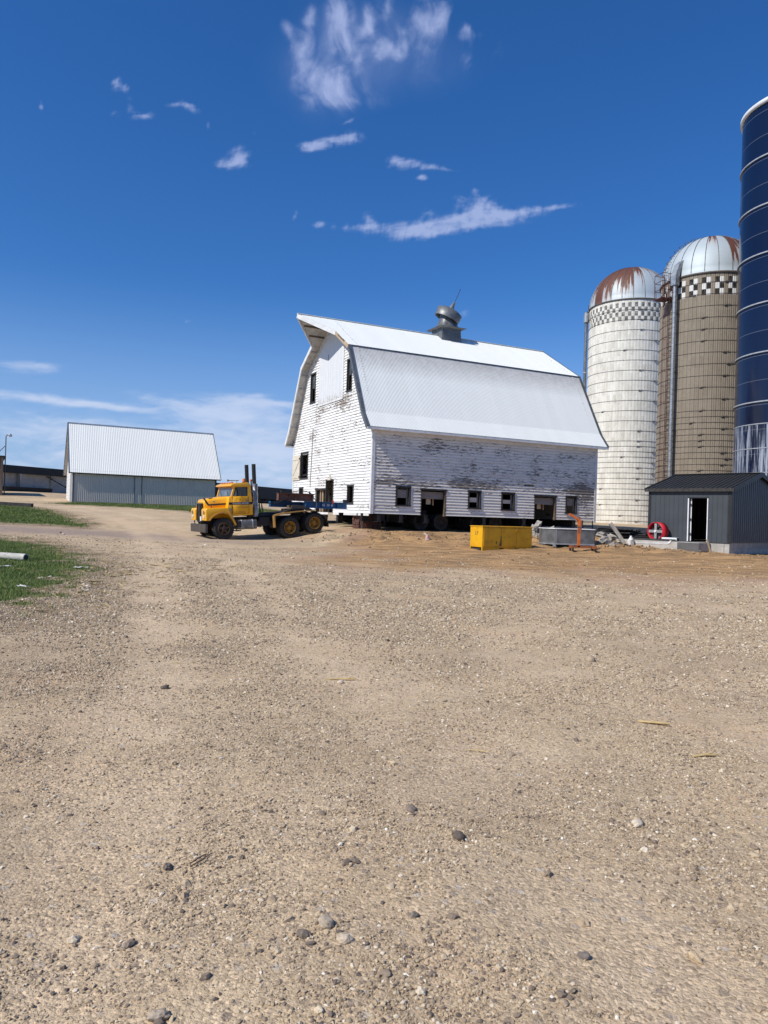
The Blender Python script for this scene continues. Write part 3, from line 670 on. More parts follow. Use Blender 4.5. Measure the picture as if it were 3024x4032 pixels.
def scatter(px, py, r, base, flat=(.45, .85)):
    """transformed copies of base at points; returns verts, faces, tone"""
    n = len(px); bv, bf = base; k = len(bv)
    V = np.repeat(bv[None], n, 0) * RNG.uniform(.72, 1.28, (n, k, 1))
    sc = np.stack([RNG.uniform(.75, 1.35, n), RNG.uniform(.7, 1.1, n), RNG.uniform(*flat, n)], -1); V = V*sc[:,None]
    a = RNG.uniform(0, 2*PI, n); t = RNG.normal(0, .35, n)
    ca_, sa = np.cos(a)[:,None], np.sin(a)[:,None]; ct, st = np.cos(t)[:,None], np.sin(t)[:,None]
    x, y, z = V[...,0], V[...,1], V[...,2]; y, z = y*ct-z*st, y*st+z*ct; x, y = x*ca_-y*sa, x*sa+y*ca_
    V = np.stack([x, y, z], -1)*r[:,None,None]
    pz = ground_z(px, py)
    V = V + np.stack([px, py, pz + r*RNG.uniform(-.05, .30, n)], -1)[:,None]
    F_ = bf[None] + (np.arange(n)*k)[:,None,None]
    tone = np.repeat(np.clip(RNG.beta(1.9, 1.9, n), 0, 1), k)
    return V.reshape(-1, 3), F_.reshape(-1, 3), tone
def pts(n, y0, y1, dens=1.0, xw=.60):
    """points spread roughly evenly over the picture: areal density ~ 1/(distance)^2"""
    y = y0*(y1/y0)**RNG.uniform(0, 1, n*3); x = RNG.uniform(-1, 1, n*3)*(xw*y+.5)
    cl = fbm(x*.9+5, y*.9, 4) + .5*fbm(x*.25, y*.22+3, 3)
    keep = RNG.uniform(0, 1, len(x)) < np.clip(.42 + cl*dens, .04, 1)
    mk, fr = masks(x, y); keep &= (mk[:,0] < .3) & (RNG.uniform(0, 1, len(x)) > mk[:,1]*.75) & (RNG.uniform(0, 1, len(x)) > tracks(x, y)*.85)
    x, y = x[keep][:n], y[keep][:n]; return x, y
VV, FF, TT = [], [], []; off = 0
def put(x, y, r, base, flat=(.45, .85)):
    global off
    v, f, t = scatter(x, y, r, base, flat); VV.append(v); FF.append(f+off); TT.append(t); off += len(v)
N1, N2, N3 = GRAVEL
x, y = pts(N1, 1.7, 22, .55); r = (.0022 + .0055*RNG.uniform(0, 1, len(x))**2.5)*np.clip(y/4.2, .8, 2.6); put(x, y, r, OCT, (.6, 1.0))
x, y = pts(N2, 1.7, 30, .60); r = (.0045 + .009*RNG.uniform(0, 1, len(x))**3)*np.clip(y/6, .85, 2.2); put(x, y, r, ico(1))
x, y = pts(N3, 1.7, 34, .45); r = (.012 + .018*RNG.uniform(0, 1, len(x))**4)*np.clip(y/9, .75, 1.9); put(x, y, r, ico(2))
gv = np_mesh('gravel', np.concatenate(VV), np.concatenate(FF), [M['stone']], False)
ta = gv.data.attributes.new('tone', 'FLOAT', 'POINT'); ta.data.foreach_set('value', np.concatenate(TT).astype(np.float32))
tag(gv, 'loose tan and grey gravel strewn over the packed drive', 'gravel', kind='stuff')
# clods of brown soil on the disturbed ground round the barn
def soil_mat():
    m, nt, b = new_mat('soil_clods'); at = nt.node('ShaderNodeAttribute', _attribute_name='tone')
    nt.set(b.inputs['Base Color'], nt.ramp(at.outputs['Fac'], [(0,(.12,.075,.04)),(.5,(.25,.165,.09)),(1,(.44,.32,.20))])); b.inputs['Roughness'].default_value = .95; return m
VV, FF, TT = [], [], []; off = 0
n_ = 60000; x = RNG.uniform(-5, 20, n_); y = RNG.uniform(19, 40, n_)
d_ = np.exp(-((y-35.4)/2.2)**2)*np.clip((x+4.5)/2, 0, 1) + 1.6*np.exp(-((y-33.3+.28*(x-11.5))/.5)**2)*np.clip((x-7.6)/1.2, 0, 1) + .35*np.clip(fbm(x*.6, y*1.6, 4)*2-.5, 0, 1)*np.clip((x+2)/3, 0, 1)
k_ = RNG.uniform(0, 1, n_) < .50*np.clip(d_*(.35+1.0*fbm(x*1.1, y*1.4, 4)), 0, 1); x, y = x[k_], y[k_]
r = .014 + .055*RNG.uniform(0, 1, len(x))**3.5; put(x, y, r, ico(1), (.5, .9))
cl_ = np_mesh('soil_clods', np.concatenate(VV), np.concatenate(FF), [soil_mat()], False)
ta = cl_.data.attributes.new('tone', 'FLOAT', 'POINT'); ta.data.foreach_set('value', np.concatenate(TT).astype(np.float32))
tag(cl_, 'crumbled brown soil clods on the dug ground before the barn', 'soil', kind='stuff')

# ------------------------------------------------------------------ grass
def grass_mat():
    m, nt, b = new_mat('grass_blades'); at = nt.node('ShaderNodeAttribute', _attribute_name='tone')
    c = nt.ramp(at.outputs['Fac'], [(0,(.055,.095,.018)),(.5,(.11,.17,.036)),(.88,(.17,.22,.06)),(1,(.36,.30,.14))])
    nt.set(b.inputs['Base Color'], c); b.inputs['Roughness'].default_value = .6; b.inputs['Specular IOR Level'].default_value = .3; return m
def blades(poly, n, hmin, hmax, wid, edge=.15):
    P = np.array(poly); x = RNG.uniform(P[:,0].min()-.5, P[:,0].max()+.5, n*4); y = RNG.uniform(P[:,1].min()-.5, P[:,1].max()+.5, n*4)
    k = np.abs(x) < .62*y+1.5; x, y = x[k], y[k]
    mk, _ = masks(x, y); k = RNG.uniform(0, 1, len(x)) < np.clip(mk[:,0]*1.05+fbm(x*1.6, y*1.6, 4)*.45, .004, 1)**1.3
    d = poly_dist(x, y, poly); k &= d > -.8
    x, y = x[k][:n], y[k][:n]; n = len(x)
    z = ground_z(x, y); h = RNG.uniform(hmin, hmax, n)*(1+.5*fbm(x*.9, y*.9, 3)); a = RNG.uniform(0, 2*PI, n); w = wid*RNG.uniform(.6, 1.4, n)
    l = RNG.uniform(.1, .9, n)*h; la = RNG.uniform(0, 2*PI, n)
    c, s = np.cos(a)*w, np.sin(a)*w
    lx, ly = np.cos(la)*l, np.sin(la)*l
    v = np.stack([np.stack([x-c, y-s, z-.01], -1), np.stack([x+c, y+s, z-.01], -1), np.stack([x+c*.7+lx*.35, y+s*.7+ly*.35, z+h*.6], -1), np.stack([x-c*.7+lx*.35, y-s*.7+ly*.35, z+h*.6], -1), np.stack([x+lx, y+ly, z+h], -1)], 1)
    base = (np.arange(n)*5)[:,None]
    f = np.concatenate([base+np.array([[0,1,2]]), base+np.array([[0,2,3]]), base+np.array([[3,2,4]])], 0)
    tone = np.clip(.5 + .4*fbm(x*.8, y*.8, 3) + RNG.normal(0, .16, n), 0, .9); dry = RNG.uniform(0, 1, n) < .10; tone[dry] = 1
    return v.reshape(-1, 3), f, np.repeat(tone, 5)
gV, gF, gT = [], [], []; off = 0
for args in ((GRASS_NEAR, GRASSN[0], .03, .085, .004), (GRASS_MID, GRASSN[1], .05, .10, .009), (GRASS_SHED, GRASSN[2], .06, .12, .014)):
    v, f, t = blades(*args); gV.append(v); gF.append(f+off); gT.append(t); off += len(v)
gr = np_mesh('grass', np.concatenate(gV), np.concatenate(gF), [grass_mat()], False)
ta = gr.data.attributes.new('tone', 'FLOAT', 'POINT'); ta.data.foreach_set('value', np.concatenate(gT).astype(np.float32))
tag(gr, 'short green grass growing in patches beside the gravel drive', 'grass', kind='stuff')
# ------------------------------------------------------------------ the big white barn, jacked up on steel for moving
BL, BW = 14.84, 12.415; ZB, ZT = 1.66, 6.02
BANG = math.radians(90-64.194); BO = (-.6848, 38.0, 0)
barn = thing('white_barn', 'large white gambrel roofed barn with peeling paint jacked up on steel beams', 'barn', BO, BANG)
KN, RD, BRK, EV = (2.37, 10.70), (BW/2, 13.02), (.22, 6.80), (-.40, 6.07)
PROF = [EV, BRK, KN, RD]
def roof_y(z):   # inset of the wall outline at height z (right-hand side), 0 below the plate
    pts_ = [(0.0, 6.35), BRK, KN, RD]
    if z <= 6.35: return 0.0
    for (y0, z0), (y1, z1) in zip(pts_, pts_[1:]):
        if z <= z1: return max(0, y0 + (y1-y0)*(z-z0)/(z1-z0))
    return BW/2
PITCHB = .158
def siding(mb, z0, z1, span, holes, place, gap=.014):
    z = z0
    while z < z1-.01:
        zt = min(z+PITCHB, z1)
        cuts = sorted({z, zt} | {h for H in holes for h in (H[2], H[3]) if z+.004 < h < zt-.004})
        for a, b in zip(cuts, cuts[1:]):
            s = span((a+b)/2)
            if s is None: continue
            segs = [s]
            for H in holes:
                if H[2]-.001 <= a and b <= H[3]+.001:
                    ns = []
                    for (p, q) in segs:
                        if H[0] > p: ns.append((p, min(q, H[0])))
                        if H[1] < q: ns.append((max(p, H[1]), q))
                    segs = [(p, q) for p, q in ns if q-p > .01]
            f = lambda zz: .036 - .033*(zz-z)/PITCHB
            for p, q in segs:
                # butt joints: split long boards with a hair's difference in projection
                xs = [p]
                while xs[-1] < q-1.5:
                    nx = xs[-1] + random.uniform(2.4, 4.6)
                    if nx < q-1.0: xs.append(nx)
                    else: break
                xs.append(q); bt = b-gap if b > zt-.001 and b-a > 2.5*gap else b
                vs = [place(p, a, -.055), place(q, a, -.055), place(q, b, -.055), place(p, b, -.055), place(p, a, -.031), place(q, a, -.031), place(q, b, -.031), place(p, b, -.031)]
                mb.add(vs, [(0,1,2,3),(7,6,5,4),(0,4,5,1),(1,5,6,2),(2,6,7,3),(3,7,4,0)])
                for i in range(len(xs)-1):
                    j = random.uniform(-.0025, .0025); x0, x1 = xs[i], xs[i+1]-(.003 if i < len(xs)-2 else 0)
                    dz0 = random.uniform(-.003, .003)
                    vs = [place(x0, a, -.03), place(x1, a, -.03), place(x1, bt, -.03), place(x0, bt, -.03), place(x0, a+dz0, f(a)+j), place(x1, a-dz0, f(a)+j), place(x1, bt, f(bt)+j), place(x0, bt, f(bt)+j)]
                    mb.add(vs, [(0,1,2,3),(7,6,5,4),(0,4,5,1),(1,5,6,2),(2,6,7,3),(3,7,4,0)])
        z = zt
G_ = lambda u, z, o: (-o, u, z)            # gable facing the truck
S_ = lambda u, z, o: (u, -o, z)            # long side facing the camera
# openings
SIDE_W = [(1.42, 2.24, 2.12, 3.10), (5.86, 6.64, 2.12, 3.07), (8.05, 8.90, 2.09, 3.06), (12.60, 13.38, 2.05, 3.04)]
SIDE_D = [(2.90, 4.42, 1.60, 3.02), (10.32, 11.86, 1.60, 2.98)]
GAB_W = [(8.66, 9.50, 8.48, 10.28), (2.95, 3.62, 8.42, 10.18), (9.60, 10.92, 3.78, 5.42), (10.36, 11.06, 2.45, 3.16), (2.26, 3.06, 2.18, 3.14)]
GAB_D = [(5.20, 6.34, 1.60, 3.50), (6.34, 8.16, 1.60, 3.0)]
mb = MB(); siding(mb, ZB, 6.0, lambda z: (.0, BL), SIDE_W+SIDE_D, S_, .024)
sw = mb.build('wall', M['siding_side'], barn); sw['label'] = 'long side wall with grey peeling paint'
def gspan(z):
    y = roof_y(z)
    return (y, BW-y) if BW-2*y > .1 else None
mb = MB(); siding(mb, ZB, 12.98, gspan, GAB_W+GAB_D, G_)
gw = mb.build('wall', M['siding_gable'], barn); gw['label'] = 'bright white gable wall under the hay hood'
mb = MB(); siding(mb, ZB, 6.0, lambda z: (0, BL), [], lambda u, z, o: (u, BW+o, z)); mb.build('wall', M['siding_side'], barn)
mb = MB(); siding(mb, ZB, 12.98, gspan, [], lambda u, z, o: (BL+o, u, z)); mb.build('wall', M['siding_gable'], barn)
# corner boards + frieze
mb = MB()
for (a, b) in [((-.045,-.045,ZB-.02),(-.028,.13,6.05)), ((-.027,-.046,ZB-.02),(.12,-.028,6.0)), ((BL-.12,-.046,ZB-.12),(BL+.045,-.028,6.0)), ((BL+.027,-.027,ZB-.1),(BL+.045,.12,6.0)),
               ((-.045,BW-.13,ZB),(-.028,BW+.045,6.2))]:
    mb.box(a, b)
mb.box((.125,-.05,5.80),(BL-.125,-.028,6.0)); 
mb.build('corner_board', M['white_trim'], barn)
# sill timbers under the walls, ragged bottom edge
mb = MB(); mb.box((.07,.07,ZB+.02),(2.8,.20,ZB+.22)); mb.box((4.55,.07,ZB+.02),(10.2,.20,ZB+.22)); mb.box((12.0,.07,ZB+.02),(BL-.07,.20,ZB+.22)); mb.box((.07,BW-.20,ZB+.02),(BL-.07,BW-.07,ZB+.22)); mb.box((.21,.21,ZB+.05),(.36,5.0,ZB+.2)); mb.box((.21,8.3,ZB+.05),(.36,BW-.21,ZB+.2))
mb.build('sill_timber', M['old_wood'], barn)
# bottom row of white planks on the gable with gaps for the beams
mb = MB()
for u0, u1 in ((.2, 3.55), (4.25, 5.1), (5.9, 8.5)): mb.box((-.03, u0, ZB-.13), (-.005, u1, ZB-.004))
mb.build('skirt_board', M['white_trim'], barn)

# ---- windows and doors
def frame(parent, mat, place, H, w=.085, t=.03, sides='lrtb'):
    u0, u1, z0, z1 = H; mb = MB()
    def bx(a0, a1, b0, b1, o0, o1):
        vs = [place(u, z, o) for o in (o0, o1) for u, z in ((a0,b0),(a1,b0),(a1,b1),(a0,b1))]
        mb.add(vs, [(0,1,2,3),(7,6,5,4),(0,4,5,1),(1,5,6,2),(2,6,7,3),(3,7,4,0)])
    if 'l' in sides: bx(u0-w*.4, u0+w*.6, z0, z1, -.10, .028+t)
    if 'r' in sides: bx(u1-w*.6, u1+w*.4, z0, z1, -.10, .028+t)
    if 't' in sides: bx(u0-w*.6, u1+w*.6, z1-w*.4, z1+w*.6, -.10, .034+t)
    if 'b' in sides: bx(u0-w*.7, u1+w*.7, z0-w*.45, z0+w*.3, -.10, .05+t)
    return mb.build('frame', mat, parent), bx, mb
def pbox(place, a0, a1, b0, b1, o0, o1, mb):
    vs = [place(u, z, o) for o in (o0, o1) for u, z in ((a0,b0),(a1,b0),(a1,b1),(a0,b1))]
    mb.add(vs, [(0,1,2,3),(7,6,5,4),(0,4,5,1),(1,5,6,2),(2,6,7,3),(3,7,4,0)]); return mb
def window(place, H, board=None, sash=True, lab=None):
    u0, u1, z0, z1 = H
    w = MB(); pbox(place, u0+.03, u1-.03, z0+.02, z0+.05, -.09, -.03, w)
    wo = w.build('window', M['black_trim'], barn)
    frame(wo, M['black_trim'], place, H)
    if sash:
        mb = MB(); zm = (z0+z1)/2
        pbox(place, u0+.05, u0+.10, z0+.06, z1-.05, -.07, -.03, mb); pbox(place, u1-.11, u1-.06, z0+.06, z1-.05, -.07, -.03, mb); pbox(place, u0+.1, u1-.11, z1-.1, z1-.05, -.07, -.03, mb)
        mb.build('sash', M['black_trim'], wo)
    if board:
        b0, b1, m = board; mb = MB(); pbox(place, u0+.06, u1-.13, z0+(z1-z0)*b0, z0+(z1-z0)*b1, -.16, -.12, mb); mb.build('board', M[m], wo)
    if lab: wo['label'] = lab
    return wo
window(S_, SIDE_W[0], (.42, .86, 'grey_board'), True, 'black framed window half boarded with grey planks')
window(S_, SIDE_W[1], (.36, .62, 'cream_wood'))
window(S_, SIDE_W[2], (.38, .60, 'cream_wood'))
window(S_, SIDE_W[3], (.45, .96, 'grey_board'))
for i, H in enumerate(SIDE_W):      # pale inner jamb catching the sun
    mb = MB(); pbox(S_, H[1]-.15, H[1]-.115, H[2]+.05, H[3]-.06, -.14, -.06, mb); mb.build('window_jamb', M['grey_board'], barn)
for i, H in enumerate(SIDE_D):
    u0, u1, z0, z1 = H; d = MB(); pbox(S_, u0+.03, u1-.06, z1-.48, z1-.10, -.22, -.17, d); dr = d.build('doorway', M['grey_board'], barn)
    frame(dr, M['black_trim'], S_, (u0, u1, ZB-.05, z1), .10, .03, 't')
    mb = MB(); pbox(S_, u0-.02, u0+.03, ZB-.02, z1-.04, -.12, .03, mb); pbox(S_, u1-.06, u1+.03, ZB-.04, z1-.04, -.14, .034, mb); mb.build('jamb', M['old_wood'], dr)
    mb = MB(); x = u0+.62*(u1-u0); mb.add([S_(x-.28, 2.25, -.6), S_(x, 2.25, -.6), S_(x, 2.62, -.6), S_(x-.28, 2.62, -.6), S_(x-.28, 2.25, -.63), S_(x, 2.25, -.63), S_(x, 2.62, -.63), S_(x-.28, 2.62, -.63)], [(0,1,2,3),(7,6,5,4),(0,4,5,1),(1,5,6,2),(2,6,7,3),(3,7,4,0)])
    mb.build('notice_board', M['cream_wood'], dr)
    mb = MB(); pbox(S_, x+.1, x+.17, 2.2, 2.7, -.62, -.55, mb); mb.build('post', M['raw_wood'], dr)
# gable windows
window(G_, GAB_W[0], None, True); window(G_, GAB_W[1], None, True)
for H in GAB_W[:2]:
    mb = MB(); pbox(G_, H[0]+.1, H[1]-.12, H[2]+.9, H[3]-.1, -.065, -.05, mb); mb.build('window_pane', M['glass'], barn)
w = window(G_, GAB_W[2], None, False, 'tall open window with a cream shutter swung aside')
mb = MB(); pbox(G_, 9.66, 10.86, 5.30, 5.40, -.10, -.02, mb); mb.build('window_head', M['white_trim'], barn)
H = GAB_W[2]; sh = MB()
for k in range(5): pbox(G_, 11.02+k*.28, 11.29+k*.28, 3.70, 5.32, .065, .09, sh)
shu = sh.build('shutter', M['cream_wood'], barn); shu['label'] = 'cream plank shutter swung open with a diagonal brace'
br = MB(); pbox(G_, 11.04, 12.40, 3.82, 3.98, .091, .115, br); pbox(G_, 11.04, 12.40, 5.02, 5.16, .091, .115, br)
a, b = G_(11.1, 4.98, .105), G_(12.3, 4.0, .105); br.bar(a, b, .10, .024, up=(-1,0,0)); br.build('brace', M['cream_wood'], shu)
hg = MB(); pbox(G_, 10.92, 11.10, 3.86, 3.94, .116, .125, hg); pbox(G_, 10.92, 11.10, 5.05, 5.13, .116, .125, hg); hg.build('hinge', M['black_steel'], shu)
window(G_, GAB_W[3], None, False); ww = window(G_, GAB_W[4], None, False)
mb = MB(); pbox(G_, 2.34, 2.48, 2.2, 2.55, -.2, -.12, mb); mb.build('window_prop', M['raw_wood'], barn)
# cut-out doorways
for i, H in enumerate(GAB_D):
    u0, u1, z0, z1 = H; d = MB(); pbox(G_, u0-.03, u1+.03, z1, z1+.09, -.1, .05, d); dr = d.build('doorway', M['black_trim'], barn)
    mb = MB(); pbox(G_, u0-.05, u0+.04, ZB, z1, -.1, .045, mb)
    if i == 0: pbox(G_, u1-.04, u1+.05, 2.95, z1, -.1, .045, mb)
    mb.build('jamb', M['black_trim'], dr)
    if i == 1:
        mb = MB(); pbox(G_, 7.55, 7.63, ZB, 3.0, -.18, -.1, mb); pbox(G_, 7.15, 7.25, ZB, 2.98, -.18, -.1, mb); pbox(G_, 6.40, 6.50, ZB, 2.95, -.18, -.1, mb); pbox(G_, 6.8, 6.86, 2.25, 2.62, -.3, -.22, mb)
        mb.build('stud', M['raw_wood'], dr)
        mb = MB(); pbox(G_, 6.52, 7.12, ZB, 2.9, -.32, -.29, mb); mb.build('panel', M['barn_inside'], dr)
        mb = MB(); pbox(G_, 7.65, 8.1, 2.98, 3.12, .03, .045, mb); pbox(G_, 6.45, 7.5, 3.0, 3.05, .03, .045, mb); mb.build('torn_edge', M['old_wood'], dr)
# hay door: vertical boards filling the peak under the hood
mb = MB(); u = 4.22
while u < 8.06:
    u1 = min(u+.16, 8.06); um = (u+u1)/2
    ztop = min(12.2, 11.25+(min(um-4.22, 8.06-um))*.55+.1); o = random.uniform(.05, .056)
    pbox(G_, u+.003, u1-.003, 8.22, ztop, .02, o, mb); u = u1
hd = mb.build('hay_door', M['haydoor'], barn)
mb = MB(); pbox(G_, 4.13, 4.22, 8.15, 11.1, .03, .065, mb); pbox(G_, 4.13, 8.1, 8.08, 8.20, .03, .07, mb); mb.build('trim', M['white_trim'], hd)
mb = MB(); pbox(G_, 6.48, 6.56, 10.7, 11.0, .056, .066, mb); mb.build('latch', M['grey_board'], hd)
# wide sliding-door patch on the long side
mb = MB(); pbox(S_, 8.86, 8.90, 3.68, 5.55, .03, .05, mb); pbox(S_, 8.90, 10.36, 3.62, 3.67, .03, .055, mb); pbox(S_, 8.9, 10.36, 5.50, 5.55, .026, .046, mb); pbox(S_, 10.33, 10.37, 3.68, 5.5, .026, .042, mb)
mb.build('hatch_trim', M['siding_side'], barn)
mb = MB(); pbox(S_, 9.55, 10.25, 3.50, 3.60, .028, .034, mb); mb.build('hatch_gap', M['black_trim'], barn)
# conduit and lamp on the gable
mb = MB(); mb.tube([G_(8.80, 6.82, .06), G_(8.92, 5.0, .05), G_(9.05, 3.2, .05)], .022); mb.build('conduit', M['grey_board'], barn)
mb = MB(); mb.bevbox(*[tuple(min(a, b) for a, b in zip(G_(5.45, 3.52, .03), G_(5.85, 3.64, .16))), tuple(max(a, b) for a, b in zip(G_(5.45, 3.52, .03), G_(5.85, 3.64, .16)))], .02)
mb.tube([G_(5.66, 3.64, .08), G_(5.66, 3.86, .10)], .03); mb.build('wall_lamp', M['cream_wood'], barn)

# ---- roof: real corrugated sheet over a boarded deck
X0, X1 = -.53, BL+.55; HOODX = -2.19; HOODY, HOODZ = 4.30, 11.868
def mirror(y): return BW-y
def nrm(p, q):
    dy, dz = q[0]-p[0], q[1]-p[1]; l = math.hypot(dy, dz); return (-dz/l, dy/l)
def corrug(p, q, x0, x1, side, hood=False, pitch=.085, amp=.008, lift=.035):
    """corrugated sheet between profile points p (low) and q (high); hood: extends to HOODX in a triangle"""
    ny, nz = nrm(p, q); xs = np.arange(HOODX if hood else x0, x1, pitch/5); vs = []; fs = []
    for x in xs:
        a = amp*math.sin(2*PI*x/pitch)+lift; t0 = 0.0
        if hood and x < x0:
            yy_ = HOODY + (RD[0]-HOODY)*(x0-x)/(x0-HOODX); t0 = (yy_-p[0])/(q[0]-p[0])
        for t in (t0, 1.0):
            y = p[0]+(q[0]-p[0])*t + ny*a; z = p[1]+(q[1]-p[1])*t + nz*a
            vs.append((x, y if side > 0 else BW-y, z))
    for i in range(len(xs)-1):
        f = (2*i, 2*i+2, 2*i+3, 2*i+1); fs.append(f if side < 0 else f[::-1])
    return vs, fs
for side in (1, -1):
    mb = MB()
    v, f = corrug(KN, RD, X0, X1, side, True); mb.add(v, f, 0, True)
    v, f = corrug((BRK[0], BRK[1]), (KN[0]+.03, KN[1]-.02), X0, X1, side, lift=.03); mb.add(v, f, 0, True)
    v, f = corrug(EV, (BRK[0]+.06, BRK[1]+.10), X0, X1, side, lift=.032); mb.add(v, f, 0, True)
    ro = mb.build('roof', M['roof'], barn)
    # deck boards under the sheet
    mb = MB(); Y = lambda y: y if side > 0 else BW-y
    for p, q in ((EV, BRK), (BRK, KN)):
        ny, nz = nrm(p, q); pl = [(Y(p[0]), p[1]), (Y(q[0]), q[1]), (Y(q[0]-ny*.07), q[1]-nz*.07), (Y(p[0]-ny*.07), p[1]-nz*.07)]
        mb.prism(pl, 'x', X0+.02, X1-.02)
    ny, nz = nrm(KN, RD)
    top = [(X0+.02, KN[0], KN[1]), (X1-.02, KN[0], KN[1]), (X1-.02, RD[0], RD[1]), (HOODX+.03, RD[0], RD[1]), (X0+.02, HOODY, HOODZ)]
    n_ = len(top); vs = [(x, Y(y), z) for x, y, z in top] + [(x, Y(y-ny*.07), z-nz*.07) for x, y, z in top]
    mb.add(vs, [tuple(range(n_)), tuple(range(n_, 2*n_))[::-1]] + [(i, (i+1) % n_, (i+1) % n_+n_, i+n_) for i in range(n_)])
    mb.build('roof_deck', M['soffit'], ro)
    # rake boards: white on the hood, steel edge below
    mb = MB(); ny, nz = nrm(KN, RD)
    a0 = Vector((X0, Y(HOODY), HOODZ)); a1 = Vector((HOODX, BW/2, RD[1])); dn = Vector((0, 0, -.10))
    mb.bar(a0+dn, a1+dn, .05, .24, up=(0, 0, 1)); mb.build('hood_fascia', M['white_trim'], ro)
    mb = MB()
    if side > 0:
        mb.bar((X0-.02, Y(HOODY), HOODZ-.10), (X0-.02, Y(KN[0]+.02), KN[1]-.06), .05, .20, up=(0, -1, 1)); mb.build('bare_rake', M['raw_wood'], ro)
        mb = MB(); mb.bar((X0-.02, Y(3.9), 11.60), (X0-.02, Y(2.9), 11.02), .056, .07, up=(0, -1, 1)); mb.build('broken_rake', M['old_wood'], ro)
    else:
        mb.bar((X0-.02, Y(HOODY), HOODZ-.10), (X0-.02, Y(KN[0]+.02), KN[1]-.06), .05, .22, up=(0, 1, 1)); mb.build('rake_board', M['white_trim'], ro)
    for xe, sx in ((X0, -1), (X1, 1)):
        mb = MB(); em = 'galv_dark' if (side > 0) else 'white_trim'
        for p, q in ((EV, BRK), (BRK, KN)):
            ny, nz = nrm(p, q); mb.prism([(Y(p[0]+ny*.055), p[1]+nz*.055), (Y(q[0]+ny*.055), q[1]+nz*.055), (Y(q[0]-ny*.13), q[1]-nz*.13), (Y(p[0]-ny*.13), p[1]-nz*.13)], 'x', xe-.03, xe+.03)
            if side > 0: mb.prism([(Y(p[0]+ny*.056), p[1]+nz*.056), (Y(q[0]+ny*.056), q[1]+nz*.056), (Y(q[0]+ny*.047), q[1]+nz*.047), (Y(p[0]+ny*.047), p[1]+nz*.047)], 'x', min(xe+sx*.03, xe-sx*.15), max(xe+sx*.03, xe-sx*.15))
        if xe == X1:
            p, q = KN, RD; ny, nz = nrm(p, q); mb.prism([(Y(p[0]+ny*.055), p[1]+nz*.055), (Y(q[0]+ny*.055), q[1]+nz*.055), (Y(q[0]-ny*.13), q[1]-nz*.13), (Y(p[0]-ny*.13), p[1]-nz*.13)], 'x', xe-.03, xe+.03)
        mb.build('rake_trim', M[em], ro)
    # eave fascia, knuckle flashing
    mb = MB(); mb.box((X0, min(Y(-.42), Y(-.38)), 5.94), (X1, max(Y(-.42), Y(-.38)), 6.07)); mb.box((X0+.03, min(Y(-.38), Y(-.03)), 5.96), (X1-.03, max(Y(-.38), Y(-.03)), 5.985)); mb.build('eave_fascia', M['white_trim'], ro)
    mb = MB(); mb.bar((X0-.03, Y(KN[0]-.02), KN[1]+.035), (X1+.03, Y(KN[0]-.02), KN[1]+.035), .05, .045); mb.build('knuckle_flashing', M['galv_dark'], ro)
    # look-out ribs on the soffit
    for (p, q, n) in ((BRK, KN, 5), (KN, (HOODY, HOODZ), 2)):
        ny, nz = nrm(p, q); mb = MB()
        for k in range(n):
            t = (k+.5)/n; y = p[0]+(q[0]-p[0])*t - ny*.11; z = p[1]+(q[1]-p[1])*t - nz*.11
            mb.cbox(((X0)/2-.01, Y(y), z), (abs(X0)-.06, .07, .07))
        mb.build('lookout', M['soffit'], ro)
    ny, nz = nrm(KN, RD); mb = MB()
    for t in (.35, .68):
        y = HOODY+(RD[0]-HOODY)*t - ny*.10; z = HOODZ+(RD[1]-HOODZ)*t - nz*.10; xf = X0+(HOODX-X0)*t+.12
        mb.box((xf, Y(y)-.04, z-.05), (-.05, Y(y)+.04, z+.02))
    mb.build('hood_joist', M['soffit'] if side > 0 else M['old_wood'], ro)
mb = MB(); mb.bar((HOODX, BW/2, RD[1]+.045), (X1, BW/2, RD[1]+.045), .22, .03); mb.build('ridge_cap', M['roof'], barn)
# inside: loft floor, posts, cross studs so that openings look into a dim timber room
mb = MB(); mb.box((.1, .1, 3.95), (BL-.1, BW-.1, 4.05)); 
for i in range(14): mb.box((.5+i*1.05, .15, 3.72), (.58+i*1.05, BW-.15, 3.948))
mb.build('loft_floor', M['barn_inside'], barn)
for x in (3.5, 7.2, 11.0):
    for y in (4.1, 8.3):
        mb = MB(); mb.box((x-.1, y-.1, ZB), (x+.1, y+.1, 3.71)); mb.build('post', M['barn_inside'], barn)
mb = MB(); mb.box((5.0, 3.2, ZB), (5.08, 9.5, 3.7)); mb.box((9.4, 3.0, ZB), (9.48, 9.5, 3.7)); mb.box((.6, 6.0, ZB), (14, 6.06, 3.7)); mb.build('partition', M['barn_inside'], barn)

# ---- ridge ventilator
cp = thing('roof_ventilator', 'weathered galvanised ventilator with a tilted round cap on the barn ridge', 'ventilator', mat=barn.matrix_basis.copy())
cp.matrix_world = Matrix.Translation(BO) @ Matrix.Rotation(BANG, 4, 'Z') @ Matrix.Translation((7.76, BW/2, 0))
M['vent'] = pmat('vent_metal', (.15,.155,.155), (.24,.245,.24), 3, .5, .45, .15, 12, contrast=(.3,.7), dirt=(.07,.07,.07), dirtamt=.6)
mb = MB()
def frus(h0, h1, z0, z1, mb, mi=0):
    vs = [(x*h0, y*h0, z0) for x, y in ((-1,-1),(1,-1),(1,1),(-1,1))] + [(x*h1, y*h1, z1) for x, y in ((-1,-1),(1,-1),(1,1),(-1,1))]
    mb.add(vs, [(0,3,2,1),(4,5,6,7),(0,1,5,4),(1,2,6,5),(2,3,7,6),(3,0,4,7)], mi)
frus(.72, .66, 12.45, 13.42, mb); mb.build('base', M['vent'], cp)
mb = MB()
